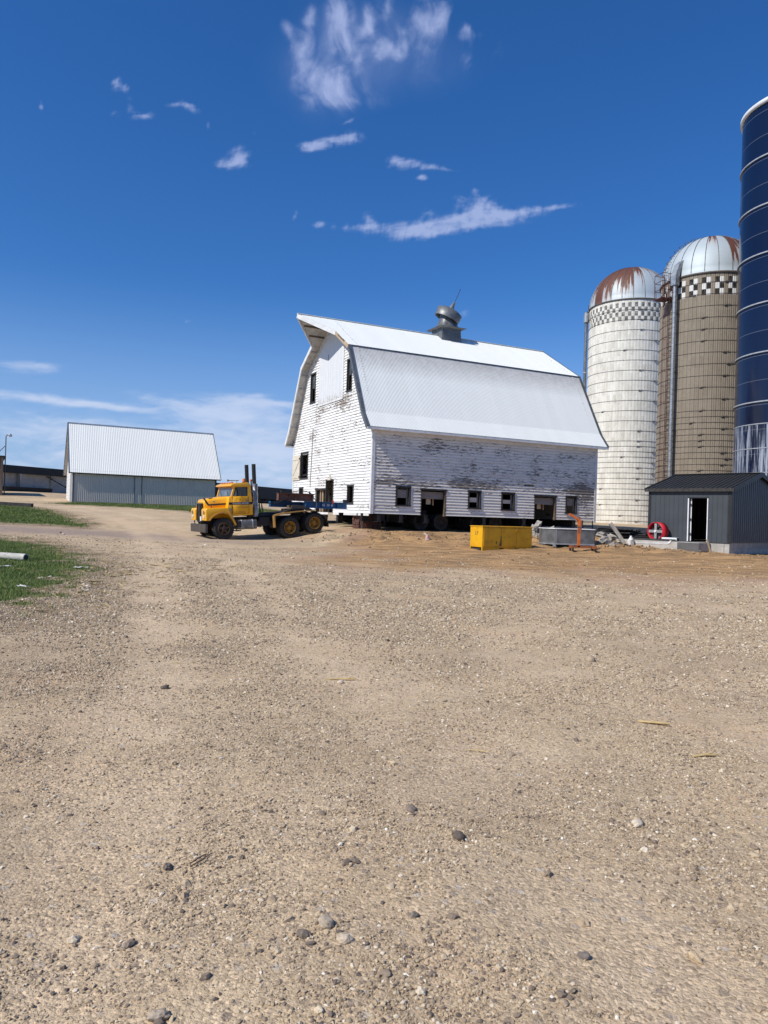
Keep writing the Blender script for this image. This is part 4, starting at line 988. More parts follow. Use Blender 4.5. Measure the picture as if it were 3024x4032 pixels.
for k in range(4): mb.box((-.60, -.735+.012*k, 12.78+k*.14), (.60, -.715+.012*k, 12.86+k*.14))
mb.build('louver', M['galv_dark'], cp)
mb = MB(); frus(.80, .95, 13.42, 13.50, mb); frus(.95, .70, 13.501, 13.56, mb); mb.build('cornice', M['vent'], cp)
mb = MB(); vs = []; n = 32; prof = [(0, .66, 13.56, .8), (.3, .60, 13.72, .5), (.6, .50, 13.98, .2), (1, .45, 14.3, 0), (1, .44, 14.5, 0)]
for t, r, z, sq in prof:
    for i in range(n):
        a = 2*PI*i/n; m_ = 1/max(abs(math.cos(a)), abs(math.sin(a))); k = 1+(m_-1)*sq*.8; vs.append((r*k*math.cos(a), r*k*math.sin(a), z))
mb.add(vs, [(j*n+i, j*n+(i+1) % n, (j+1)*n+(i+1) % n, (j+1)*n+i) for j in range(len(prof)-1) for i in range(n)], 0, True); mb.build('neck', M['vent'], cp)
TM = Matrix.Translation((.10, 0, 14.42)) @ Matrix.Rotation(math.radians(24), 4, Vector((.55, 1, 0)))
mb = MB(); mb.lathe([(.80, -.27), (.84, .24), (.80, .25), (.62, .36), (.2, .46), (.05, .5)], 40, 0, TM); mb.lathe([(.80, .245), (.765, -.27), (.80, -.27)], 40, 0, TM); mb.build('cap', M['vent'], cp)
mb = MB(); mb.lathe([(.50, -.18), (.50, .2), (.74, .21)], 24, 0, TM)
for k in range(8):
    a = k*PI/4; mb.bar(TM @ Vector((.48*math.cos(a), .48*math.sin(a), -.1)), TM @ Vector((.77*math.cos(a), .77*math.sin(a), -.05)), .08, .05)
mb.build('collar', M['galv_dark'], cp)
mb = MB(); mb.lathe([(.20, .46), (.05, .95), (.02, 1.0)], 4, 0, TM); mb.build('finial', M['vent'], cp)
mb = MB(); mb.tube([TM @ Vector((0, 0, .98)), TM @ Vector((.0, 0, 1.45)), TM @ Vector((-.03, 0, 1.85))], .018, 6); mb.build('lightning_rod', M['black_steel'], cp)

# ---- steel, dollies and cribbing under the barn
def in_barn(x, y, z=0): return barn.matrix_basis @ Vector((x, y, z))
BM = Matrix.Translation(BO) @ Matrix.Rotation(BANG, 4, 'Z')
def ibeam(name, label, p0, p1, h=.45, w=.26, mat='black_steel', group=None):
    """I-beam from p0 to p1 (barn frame), bottom at p.z"""
    a, b = BM @ Vector(p0), BM @ Vector(p1); L = (b-a).length; o = thing(name, label, 'steel beam', a, math.atan2((b-a).y, (b-a).x), group)
    mb = MB(); mb.box((0, -w/2, 0), (L, w/2, .025)); mb.box((0, -w/2, h-.025), (L, w/2, h)); mb.box((0, -.012, .026), (L, .012, h-.026))
    for k in range(int(L/1.6)+1): mb.box((.02+k*1.6, -w/2+.01, .0265), (.04+k*1.6, w/2-.01, h-.0265))
    mb.build('web', M[mat], o); return o
ZT_ = 1.655
for k, (x, y1) in enumerate(((.45, .9), (1.72, 1.3), (3.2, BW+.1), (6.9, BW+.1), (9.6, BW+.1), (13.2, BW+.1))):
    ibeam('cross_beam', 'dark steel beam end poking out below the barn side wall', (x, -.12, ZT_-.42), (x, y1, ZT_-.42), .42, .22, group='steel cross beams under the barn')
for y, u in ((4.55, .2), (8.9, .2)):
    ibeam('main_beam', 'long dark main steel beam running lengthways under the barn', (3.0, y, ZT_-.86), (BL-.4, y, ZT_-.86), .43, .3, group='main beams under the barn')
ibeam('main_beam', 'short black beam end hanging under the gable between truck and crib', (-.02, 4.55, ZT_-.56), (.35, 4.55, ZT_-.56), .43, .26)
mbeam = ibeam('main_beam', 'dark steel beam end jutting under the gable beside the timber crib', (-.12, .95, ZT_-.42), (.32, .95, ZT_-.42), .42, .2)
def wheel_mesh(mb_t, mb_r, c, r, w, ax, rr=.29, dish=.06, spokes=0):
    """tyre + rim about axis ax (unit vector, pointing outward) centred at c"""
    q = Vector(ax).to_track_quat('Z', 'Y').to_matrix().to_4x4(); T = Matrix.Translation(c) @ q
    prof = [(rr, -w/2+.02), (r*.80, -w/2), (r*.93, -w/2+.015), (r*.985, -w/2+.05), (r, -w/2+.09), (r, w/2-.09), (r*.985, w/2-.05), (r*.93, w/2-.015), (r*.80, w/2), (rr, w/2-.02), (rr, -w/2+.02)]
    mb_t.lathe(prof, 40, 0, T)
    # tread grooves
    for k in range(32):
        a = 2*PI*k/32
        for s_ in (-1, 1):
            mb_t.cbox((r*1.0, 0, s_*(w/2-.075)), (.018, .05, .07), 0, T @ Matrix.Rotation(a, 4, 'Z'))
    if mb_r is not None:
        mb_r.lathe([(rr+.015, w/2-.015), (rr+.012, w/2+.004), (rr-.012, w/2+.002), (rr-.03, w/2-.05), (rr-.05, w/2-dish-.04), (.15, w/2-dish), (.14, w/2-dish+.03), (.10, w/2-dish+.06), (.001, w/2-dish+.065)], 32, 0, T)
    return T
def dolly(x, y, flip=1):
    p = BM @ Vector((x, y, 0)); g = gz(p.x, p.y)
    o = thing('moving_dolly', 'black wheeled dolly carrying the steel under the barn', 'dolly', (p.x, p.y, g), BANG, 'dollies under the barn')
    mb = MB(); mb.bevbox((-.9, -.16, .42), (.9, .16, .68), .03); mb.box((-.35, -.9, .45), (-.15, .9, .66)); mb.box((.15, -.9, .45), (.35, .9, .66)); mb.cyl((0, 0, .68), (0, 0, 1.1), .2); mb.build('frame', M['black_steel'], o)
    for sx in (-.62, .62):
        for sy in (-.75, -.35, .35, .75):
            t = MB(); r = MB(); wheel_mesh(t, r, (sx, sy, .46), .46, .26, (0, -1 if sy < 0 else 1, 0), .26, .05)
            w = t.build('wheel', M['rubber'], o); r.build('rim', M['dark_iron'], w)
    mb = MB(); mb.tube([(-.9, -.2, .6), (-1.5, -.35, .62), (-1.5, -.35, .95)], .03); mb.tube([(-1.35, -.5, .62), (-1.25, -.5, .25), (-.95, -.5, .2), (-.9, -.5, .5)], .02); mb.build('hose', M['rubber'], o)
    return o
for x, y in ((4.0, 1.6), (7.6, 1.6), (4.0, 10.6), (9.5, 10.6)): dolly(x, y)
# equipment box and tank between the beams (reads as one dark mass in the shade)
def crib(x, y, lab, n=7, h=.135):
    p = BM @ Vector((x, y, 0)); g = gz(p.x, p.y)-.04; o = thing('timber_crib', lab, 'timber crib', (p.x, p.y, g), BANG)
    top = ZT_-.01-g; h = top/n
    for k in range(n):
        mb = MB()
        for j in range(5):
            a = j*.235+random.uniform(0, .02)
            e = random.uniform(-.05, .05)
            if k % 2: mb.box((a, e, k*h+.002), (a+.2, 1.2+e, (k+1)*h-.004))
            else: mb.box((e, a, k*h+.002), (1.15+e, a+.2, (k+1)*h-.004))
        mb.build('timber', M['crib_wood'], o)
    mb = MB(); mb.box((.0, -.09, .05), (.06, -.055, top-.02)); mb.box((1.05, -.09, .05), (1.12, -.055, top-.02)); mb.build('plank', M['old_wood'], o); return o
crib(.15, 1.45, 'stack of reddish brown cribbing timbers under the near barn corner')
crib(12.6, 9.6, 'stack of cribbing timbers under the far back corner of the barn')
crib(.5, 10.2, 'stack of cribbing timbers under the gable behind the truck')
# ------------------------------------------------------------------ silos
def hoop_mesh(R, th, lugs, mat):
    mb = MB(); mb.lathe([(R+.002, -th), (R+.022, -th), (R+.022, th), (R+.002, th)], 72, 0, None, False)
    for a in lugs:
        T = Matrix.Rotation(a, 4, 'Z') @ Matrix.Translation((R+.03, 0, 0)) @ Matrix.Rotation(.18, 4, 'X')
        mb.box((-.02, -.12, -.025), (.04, .12, .012), 0, T); mb.box((-.02, -.04, -.035), (.05, .04, .04), 0, T); mb.box((.0, .16, -.012), (.03, .30, .012), 0, T)
    return mb.build('hoop', mat)
def stave_silo(name, label, x, y, R, ztop, body, dome, ncol, groove, hoops, rib_mat):
    g = gz(x, y)-.3; s = thing(name, label, 'silo', (x, y, 0))
    seg = ncol*6 if groove else ncol*2; mb = MB(); vs = []
    zs = [g, ztop]
    for z in zs:
        for i in range(seg):
            r = R
            if groove: r = R + (.0, .0, .0, -.0, -.0, -.0)[i % 6] - (.022 if i % 6 == 0 else 0) - (.012 if i % 6 == 3 else 0)
            else: r = R - (.012 if i % 2 == 0 else 0)
            a = -PI + 2*PI*i/seg; vs.append((r*math.cos(a), r*math.sin(a), z))
    mb.add(vs, [(i, (i+1) % seg, (i+1) % seg+seg, i+seg) for i in range(seg)], 0, False); mb.build('stave_wall', M[body], s)
    # dome: gores with standing seams
    D = thing_part('dome', s, (0, 0, ztop)); mb = MB(); H = R*1.0; NG = 24
    prof = [(R+.06, -.10), (R+.06, -.02)] + [((R+.03)*math.cos(t), H*math.sin(t)) for t in np.linspace(0, PI/2-.03, 14)]
    mb.lathe(prof, 96); dm = mb.build('dome', M[dome], s); dm.location = (0, 0, ztop)
    rb = MB()
    rb.tube([((R+.045)*math.cos(t), 0, (H+.015)*math.sin(t)) for t in np.linspace(0, PI/2-.03, 12)], .022, 5)
    rb0 = rb.build('seam', M[rib_mat], dm)
    for k in range(1, NG): dup(rb0, rotz=2*PI*k/NG, parent=dm)
    rb = MB(); rb.lathe([(R+.035, -.13), (R+.09, -.13), (R+.09, -.05), (R+.035, -.05)], 72, 0, None, False); rb.build('rim', M['hoop_iron'], dm)
    # hoops
    view = math.atan2(-y, -x)
    lug = [view + d for d in hoops['lugs']]
    base = [hoop_mesh(R, .010, [l], M['hoop_iron']) for l in lug]
    z = g+.45; k = 0; lst = []
    while z < ztop-.1:
        lst.append(z); z += hoops['lo'] if z < hoops['zsw'] else hoops['hi']
    for k, z in enumerate(lst):
        b = base[(k*2) % len(base)] if k % 3 else base[(k+1) % len(base)]
        if k < len(base): o = base[k]; o.parent = s; o.location = (0, 0, z)
        else: dup(b, loc=(0, 0, z), parent=s)
    return s, dm, view
def thing_part(n, p, l): return None
WS, wd, wview = stave_silo('stave_silo', 'whitewashed concrete stave silo with a heavily rusted dome and faded checkerboard band', 22.29, 68.5, 3.70, 21.45, 'stave_white', 'dome_a', 84, False,
    dict(lugs=[.25, -.12, .62, -.62], lo=.47, zsw=8.8, hi=.89), 'galv_dark')
BS, bd, bview = stave_silo('stave_silo', 'tan ribbed stave silo with a black and white checkerboard band under its dome', 22.6, 52.3, 3.29, 18.6, 'stave_brown', 'dome_b', 75, True,
    dict(lugs=[-.12, .38, .30, -.3], lo=.40, zsw=9.0, hi=.78), 'galv_dark')
def polar(R, a, z): return Vector((R*math.cos(a), R*math.sin(a), z))
# white silo: fill pipe on its left flank
a = wview - 1.50; R = 3.70
mb = MB(); mb.tube([polar(R+.25, a, .8), polar(R+.25, a, 20.3), polar(R+.23, a, 21.1), polar(R-.05, a, 21.9)], .15, 12); mb.build('fill_pipe', M['galv_dark'], WS)
mb = MB(); mb.cyl(polar(R+.25, a, 20.3), polar(R+.25, a, 21.2), .26, .24, 12)
for z in (6, 11, 15.5): mb.cyl(polar(R+.25, a, z), polar(R+.25, a, z+.14), .19, .19, 12)
mb.build('pipe_hood', M['galv'], WS)
# brown silo: ladder cage, blower pipe with hood, shadowed chute door strip
a = bview - .64; R = 3.29
mb = MB(); mb.tube([polar(R+.42, a, .6), polar(R+.42, a, 18.0)], .125, 14)
for z in np.arange(1.0, 18.0, .35): mb.cyl(polar(R+.42, a, z), polar(R+.42, a, z+.05), .136, .136, 14, caps=True)
mb.build('fill_pipe', M['galv'], BS)
mb = MB(); T = Matrix.Rotation(a, 4, 'Z')
mb.prism([(R+.24, 17.9), (R+.62, 17.9), (R+.62, 18.55), (R+.30, 19.35), (R-.20, 19.75), (R-.25, 19.45), (R+.08, 19.1), (R+.24, 18.5)], 'y', -.20, .20, 0, T); mb.build('pipe_hood', M['galv'], BS)
mb = MB()
for z in (4, 8, 12, 16): mb.bar(polar(R, a-.03, z), polar(R+.4, a-.03, z), .04); mb.bar(polar(R, a+.03, z), polar(R+.4, a+.03, z), .04)
mb.build('bracket', M['hoop_iron'], BS)
a2 = a - .165
mb = MB()
for s_ in (-.07, .07): mb.tube([polar(R+.18, a2+s_, .8), polar(R+.18, a2+s_, 19.0)], .022, 6)
for z in np.arange(1.0, 18.9, .32): mb.tube([polar(R+.18, a2-.07, z), polar(R+.18, a2+.07, z)], .014, 5)
mb.build('ladder', M['ladder_red'], BS)
mb = MB(); T = Matrix.Rotation(a2, 4, 'Z') @ Matrix.Translation((R+.18, 0, 0))
for z in np.arange(3.4, 18.8, 1.1): mb.tube([T @ Vector((.36*math.sin(t)*1.6, .30*math.cos(t), z)) for t in np.linspace(0, PI, 9)], .013, 5)
for t in (.5, 1.05, 1.57, 2.1, 2.64): mb.tube([T @ Vector((.36*math.sin(t)*1.6, .30*math.cos(t), 3.3)), T @ Vector((.36*math.sin(t)*1.6, .30*math.cos(t), 18.8))], .011, 5)
mb.build('ladder_cage', M['ladder_red'], BS)
mb = MB(); T = Matrix.Rotation(a2-.10, 4, 'Z')
mb.box((R+.05, -.45, 17.15), (R+.95, .45, 17.22), 0, T)
for yy_ in (-.45, .45):
    for xx in (R+.1, R+.9): mb.bar(T @ Vector((xx, yy_, 17.22)), T @ Vector((xx, yy_, 18.9)), .03)
for z in (17.8, 18.35, 18.9):
    mb.bar(T @ Vector((R+.9, -.45, z)), T @ Vector((R+.9, .45, z)), .03)
    for yy_ in (-.45, .45): mb.bar(T @ Vector((R+.1, yy_, z)), T @ Vector((R+.9, yy_, z)), .03)
mb.build('platform', M['ladder_red'], BS)
# rungs on the dome
mb = MB(); ad = bview - 1.05
for t in np.linspace(.12, 1.15, 8):
    rr = (R+.06)*math.cos(t); z = R*math.sin(t); p = [Vector((rr*math.cos(ad)+s_*.22*-math.sin(ad), rr*math.sin(ad)+s_*.22*math.cos(ad), z)) for s_ in (-1, 1)]
    n = Vector((math.cos(ad)*math.cos(t), math.sin(ad)*math.cos(t), math.sin(t)))*.16
    mb.tube([p[0], p[0]+n, p[1]+n, p[1]], .02, 5)
mb.build('dome_rung', M['hoop_iron'], bd)
# blue tower silo at the right edge
g = gz(24.1, 43.8)-.3; R = 3.2
TS = thing('tower_silo', 'tall dark blue steel tower silo with pale ring flanges', 'silo', (24.1, 43.8, 0))
mb = MB(); mb.lathe([(R, g), (R, 26.0)], 96); mb.build('shell', M['blue_steel'], TS)
M['flange'] = pmat('flange_paint', (.40,.42,.44), (.30,.32,.35), 4, .5, .1)
f0 = None
for z in (4.7, 6.1, 7.5, 8.77, 11.6, 14.45, 17.3, 20.1, 22.95):
    big = z > 8
    if f0 is None or (big and z < 9):
        h = .025 if not big else .035; w = .02 if not big else .08
        mb = MB(); mb.lathe([(R+.001, -h), (R+w, -h), (R+w, h), (R+.001, h)], 96, 0, None, False); f0 = mb.build('flange', M['flange'], TS); f0.location = (0, 0, z)
    else: dup(f0, loc=(0, 0, z), parent=TS)
mb = MB(); mb.lathe([(R-.02, 26.0), (R+.12, 26.0), (R+.12, 26.22), (R+.02, 26.3), (R*.6, 26.95), (.05, 27.3)], 96, 0, None, True); mb.build('roof', M['white_trim'], TS)
# ------------------------------------------------------------------ left machine shed (steep corrugated roof)
LA = math.radians(27.0); LC = (-28.31, 67.0, 0); LL, LW = 13.1, 7.0; Lz0, Lz1, LzR = 1.86, 4.86, 9.40
sh = thing('machine_shed', 'white machine shed with a steep corrugated roof and grey corrugated long wall', 'shed', LC, LA)
def corr_wall(x0, x1, z0, z1, pitch, amp):
    xs = np.arange(x0, x1+.001, pitch/6); vs = []; fs = []
    for x in xs:
        o = -.02 - amp*math.sin(2*PI*x/pitch); vs += [(x, o, z0), (x, o, z1)]
    for i in range(len(xs)-1): fs.append((2*i, 2*i+2, 2*i+3, 2*i+1))
    return vs, fs
mb = MB(); v, f = corr_wall(.1, 5.35, Lz0+.12, Lz1, .16, .03); mb.add(v, f, 0, True)
v, f = corr_wall(5.36, 6.05, Lz0+.12, Lz1, .16, .02); mb.add(v, f, 0, True); v, f = corr_wall(6.06, LL-.1, Lz0+.12, Lz1, .16, .03); mb.add(v, f, 0, True)
mb.box((.1, -.01, Lz0-.2), (LL-.1, .06, Lz1)); mb.build('wall', M['shed_wall'], sh)
mb = MB(); mb.box((5.33, -.075, Lz0+.12), (5.40, -.045, Lz1)); mb.box((6.02, -.075, Lz0+.12), (6.08, -.045, Lz1)); mb.build('wall_seam', M['galv_dark'], sh)
hw = LW/2
gp = [(0, Lz0), (LW, Lz0), (LW, Lz1), (hw, LzR-.12), (0, Lz1)]
mb = MB(); mb.prism(gp, 'x', 0, .08); 
for k in range(24): # lap boards
    z = Lz0+.1+k*.3
    y0 = 0 if z < Lz1 else (z-Lz1)/(LzR-Lz1)*hw
    if z < LzR-.4: mb.box((-.022, y0+.12, z), (-.002, LW-y0-.12, z+.28))
mb.build('gable', M['white_trim'], sh)
mb = MB(); mb.prism(gp, 'x', LL-.08, LL); mb.box((.08, LW-.06, Lz0), (LL-.08, LW, Lz1)); mb.build('wall', M['shed_wall'], sh)
mb = MB(); mb.box((-.05, -.09, Lz0+.02), (.03, .06, Lz1)); mb.build('corner_board', M['white_trim'], sh)
mb = MB(); mb.box((.031, -.085, Lz0), (.11, -.03, Lz1)); mb.box((LL-.1, -.085, Lz0), (LL+.02, .1, Lz1)); mb.box((.11, -.08, Lz1-.14), (LL-.1, -.03, Lz1)); mb.build('corner_trim', M['black_trim'], sh)
mb = MB(); mb.box((-.06, .62, Lz0), (-.024, .74, Lz1-.3)); mb.box((-.06, .74, Lz0+.02), (-.03, 1.9, Lz1-.35)); mb.build('sliding_door', M['grey_paint'], sh)
mb = MB(); mb.box((-.08, -.1, Lz0-.3), (.25, .3, Lz0-.001)); mb.build('footing', M['cream_wood'], sh)
for side in (1, -1):
    mb = MB(); Y = lambda y: y if side > 0 else LW-y
    p, q = (-.25, Lz1-.27), (hw, LzR); dy, dz = q[0]-p[0], q[1]-p[1]; l = math.hypot(dy, dz); ny, nz = -dz/l, dy/l
    xs = np.arange(-.32, LL+.40, .16/6); vs = []; fs = []
    for x in xs:
        a = .03+.009*math.sin(2*PI*x/.16)
        vs += [(x, Y(p[0]+ny*a), p[1]+nz*a), (x, Y(q[0]+ny*a), q[1]+nz*a)]
    for i in range(len(xs)-1): fs.append((2*i, 2*i+2, 2*i+3, 2*i+1) if side > 0 else (2*i, 2*i+1, 2*i+3, 2*i+2))
    mb.add(vs, fs, 0, True); ro = mb.build('roof', M['shed_roof'], sh)
    mb = MB(); mb.prism([(Y(p[0]), p[1]), (Y(q[0]), q[1]), (Y(q[0]), q[1]-.12), (Y(p[0]-ny*.06), p[1]-nz*.06)], 'x', -.30, LL+.38); mb.build('roof_deck', M['soffit'], ro)
    mb = MB()
    for xe in (-.32, LL+.39):
        mb.prism([(Y(p[0]+ny*.06), p[1]+nz*.06), (Y(q[0]+ny*.06), q[1]+nz*.06), (Y(q[0]), q[1]-.18), (Y(p[0]-ny*.10), p[1]-nz*.10)], 'x', xe-.035, xe+.035)
    mb.build('rake_trim', M['galv_dark'], ro)
    mb = MB(); mb.box((-.3, min(Y(-.262), Y(-.235)), Lz1-.36), (LL+.37, max(Y(-.262), Y(-.235)), Lz1-.27)); mb.build('eave_trim', M['black_trim'], ro)
mb = MB(); mb.bar((-.34, hw, LzR+.06), (LL+.42, hw, LzR+.06), .22, .03); mb.build('ridge_cap', M['galv'], sh)
mb = MB(); mb.bar((-.07, 1.2, 6.3), (-.3, 1.6, 5.9), .05); mb.bar((-.07, 1.3, 5.7), (-.32, 1.3, 5.9), .04); mb.build('bracket', M['galv_dark'], sh)

# ------------------------------------------------------------------ long dark-roofed cattle shed along the back
P0 = Vector((-45.2, 83.0, 0)); P1 = Vector((-8.0, 163.0, 0)); dv = (P1-P0); LB = dv.length; BA = math.atan2(dv.y, dv.x)
cs_ = thing('cattle_shed', 'long dark roofed open cattle shed behind grey concrete panel walls', 'shed', P0, BA)
# local x along, y to the left (away), fascia faces -y
zf0, zf1 = 5.25, 6.05
mb = MB(); mb.prism([(-.6, zf1+.02), (-.6, zf1-.10), (9, zf1-1.6), (9, zf1-1.45)], 'x', -.3, LB); mb.build('roof', M['far_roof'], cs_)
mb = MB(); mb.box((-.3, -.62, zf0-.1), (41, -.5, zf1)); mb.box((41, -.62, 3.95), (LB, -.5, zf1)); mb.build('fascia', M['far_roof'], cs_)
mb = MB(); mb.box((0, 8.6, 2.4), (LB, 8.8, zf1-1.62)); mb.build('back_wall', M['far_roof'], cs_)
pw = 4.6; NP = 8
for k in range(NP):
    mb = MB(); mb.box((k*pw+.02, .0, 3.12), (k*pw+pw-.02, .25, 5.2)); pn = mb.build('concrete_panel', M['concrete_grey'], cs_)
    mb = MB(); mb.box((k*pw+.02, -.03, 2.6), (k*pw+pw-.02, .26, 3.10)); mb.build('base_course', M['concrete'], pn)
for k in range(NP+1):
    mb = MB()
    if k % 2: mb.box((k*pw-.15, -.55, 2.6), (k*pw+.15, -.04, 5.18))
    else: mb.box((k*pw-.06, -.14, 2.6), (k*pw+.06, -.04, 5.18))
    mb.build('pilaster', M['concrete_grey'], cs_)
for k in range(NP, int(LB/5)+1):
    mb = MB(); mb.box((k*5.0-.12, -.4, 2.5), (k*5.0+.12, -.15, 3.94)); 
    mb.bar((k*5.0, -.27, 3.2), (k*5.0+1.0, -.27, 3.93), .12); mb.build('post', M['black_steel'], cs_)
mb = MB()
for z in (3.5, 3.9, 4.3): mb.box((NP*5, -.12, z), (LB, -.06, z+.08))
mb.build('rail', M['galv_dark'], cs_)
def at_ground(x, y, dz=0): return (x, y, gz(x, y)+dz)
# weathered little building at the left edge with a lamp pole
ob = thing('plank_building', 'weathered grey brown plank building cut off at the left edge', 'shed', at_ground(-28.9, 55.0), math.radians(62))
mb = MB()
for k in range(26):
    mb.box((-.02-random.uniform(0, .02), -.02+k*.24, .05), (.03, .215+k*.24, 3.28+random.uniform(-.02, .03)))
mb.build('wall', M['plank_dark'], ob)
mb = MB(); mb.box((.04, 0, 0), (5.0, .08, 3.2)); mb.box((.04, 6.1, 0), (5.0, 6.2, 3.2)); mb.box((4.9, .09, 0), (5.0, 6.09, 3.2)); mb.box((.031, .0, .0), (.039, 6.2, 3.2)); mb.build('wall', M['dark_board'], ob)
mb = MB(); mb.box((-.14, -.14, 3.22), (5.2, 6.3, 3.36)); mb.build('roof', M['black_roof'], ob)
ob.rotation_euler = (0, 0, math.radians(118)); ob.location = at_ground(-38.05, 73.6); ob.scale = (1.15, 1.15, 1.18)
lp = thing('yard_light', 'tall thin lamp pole with a hooded lamp rising beside the plank building', 'yard light', at_ground(-38.0, 73.9))
mb = MB(); mb.tube([(0, 0, 0), (0, 0, 5.9), (.05, 0, 6.02), (.3, 0, 6.08)], .055, 8); mb.build('pole', M['pole_steel'], lp)
mb = MB(); mb.tube([(0, 0, 5.0), (-.9, 0, 4.1)], .035, 6); mb.build('brace', M['pole_steel'], lp)
mb = MB(); mb.lathe([(.04, .12), (.16, .06), (.20, -.10), (.19, -.10), (.14, .05), (.03, .1)], 16, 0, Matrix.Translation((.42, 0, 6.05)) @ Matrix.Rotation(.5, 4, 'Y')); mb.build('lamp_hood', M['galv'], lp)
mb = MB(); mb.lathe([(.001, -.2), (.09, -.16), (.12, -.04), (.10, 0)], 12, 0, Matrix.Translation((.42, 0, 6.05)) @ Matrix.Rotation(.5, 4, 'Y')); mb.build('lamp_lens', M['lens'], lp)
# feed trough against the panel wall, a pair of black steel frames, slanted dark bar added as a wall shadow
dwn = Vector((math.cos(BA), math.sin(BA), 0)); nrmv = Vector((math.sin(BA), -math.cos(BA), 0))
p = P0 + dwn*5.0 + nrmv*.9
tr = thing('feed_trough', 'long low black feed trough against the concrete panel wall', 'feed trough', at_ground(p.x, p.y), BA)
mb = MB(); mb.prism([(-.35, 0), (.35, 0), (.5, .5), (.42, .5), (.3, .08), (-.3, .08), (-.42, .5), (-.5, .5)], 'x', -3.2, 3.4); mb.build('trough', M['black_trim'], tr)
for k in range(2):
    p = P0 + dwn*(13.3+k*3.6) + nrmv*4.0
    fr_ = thing('steel_frame', ['square black steel frame stand, the one nearer the feed trough', 'square black steel frame stand, the one nearer the corrugated shed'][k], 'frame', at_ground(p.x, p.y), BA+.5)
    mb = MB()
    for x in (-.55, .55): mb.box((x-.07, -.07, 0), (x+.07, .07, 1.9))
    mb.box((-.62, -.07, 1.78), (.62, .07, 1.92)); mb.box((-.48, -.06, .75), (.48, .06, .9)); mb.bar((-.45, 0, .95), (.2, 0, 1.5), .1); mb.bar((.2, 0, 1.5), (.2, 0, .9), .1); mb.build('frame', M['black_steel'], fr_)
    mb = MB(); mb.box((-.6, -.5, 0), (-.5, .5, .1)); mb.box((.5, -.5, 0), (.6, .5, .1)); mb.build('foot', M['black_steel'], fr_)
p = P0 + dwn*12.0 + nrmv*1.6
pl = thing('shadow_bar', 'dark slanted bar standing in for a diagonal shadow on the concrete panel wall', 'plank', at_ground(p.x, p.y), BA)
mb = MB(); mb.bar((0, 0, 0), (-3.4, 1.45, 2.0), .35, .06); mb.build('board', M['dark_board'], pl)  # solid dark bar imitates a diagonal cast shadow; no plank stands here

# ------------------------------------------------------------------ dark steel utility shed on the right
SL = Vector((13.2, 36.9, 0)); SR = Vector((15.9, 33.9, 0)); SA = math.atan2((SR-SL).y, (SR-SL).x); SLn = (SR-SL).length; SDp = 6.0
z0, z1, zr = .80, 3.30, 4.10
us_ = thing('utility_shed', 'small charcoal steel shed with black roof and an open doorway', 'shed', SL, SA)
# local x along front (left->right), +y away from the front
DX0, DX1, DZ1 = 2.06, 2.94, 2.86
mb = MB()
for (a, b) in (((0, 0, z0), (DX0, .05, z1)), ((DX1, 0, z0), (SLn, .05, z1)), ((DX0, 0, DZ1), (DX1, .05, z1))): mb.box(a, b)
x = .12
while x < SLn:
    if not (DX0-.06 < x < DX1+.04): mb.prism([(x-.018, -.0005), (x-.008, -.012), (x+.008, -.012), (x+.018, -.0005)], 'z', z0+.02, z1-.02)
    else: mb.prism([(x-.018, -.0005), (x-.008, -.012), (x+.008, -.012), (x+.018, -.0005)], 'z', DZ1+.08, z1-.02)
    x += .235
mb.build('front_wall', M['charcoal'], us_)
gp = [(0, z0), (SDp, z0), (SDp, z1), (SDp/2, zr), (0, z1)]
mb = MB(); mb.prism([(y, z) for y, z in gp], 'x', SLn-.05, SLn)
y = .16
while y < SDp-.1:
    zt = z1+(zr-z1)*(1-abs(y-SDp/2)/(SDp/2))-.10
    vs = [(SLn+o, y+w, z) for z in (z0+.02, zt) for o, w in ((.0005,-.04),(.032,-.018),(.032,.018),(.0005,.04))]
    mb.add(vs, [(0,1,5,4),(1,2,6,5),(2,3,7,6),(4,5,6,7),(0,3,2,1)]); y += .2286
mb.build('end_wall', M['charcoal_end'], us_)
mb = MB(); mb.prism(gp, 'x', 0, .05); mb.box((.05, SDp-.05, z0), (SLn-.05, SDp, z1)); mb.build('wall', M['charcoal'], us_)
mb = MB()
for (x0, x1, y0, y1) in ((-.02, .10, -.02, -.0135), (SLn-.12, SLn+.02, -.02, -.0135), (SLn+.0335, SLn+.045, -.02, .14), (-.02, -.002, -.0134, .12)): mb.box((x0, y0, z0), (x1, y1, z1-.01))
mb.box((SLn-.0, -.0135, z0), (SLn+.033, .12, z1-.02))
mb.build('corner_trim', M['black_roof'], us_)
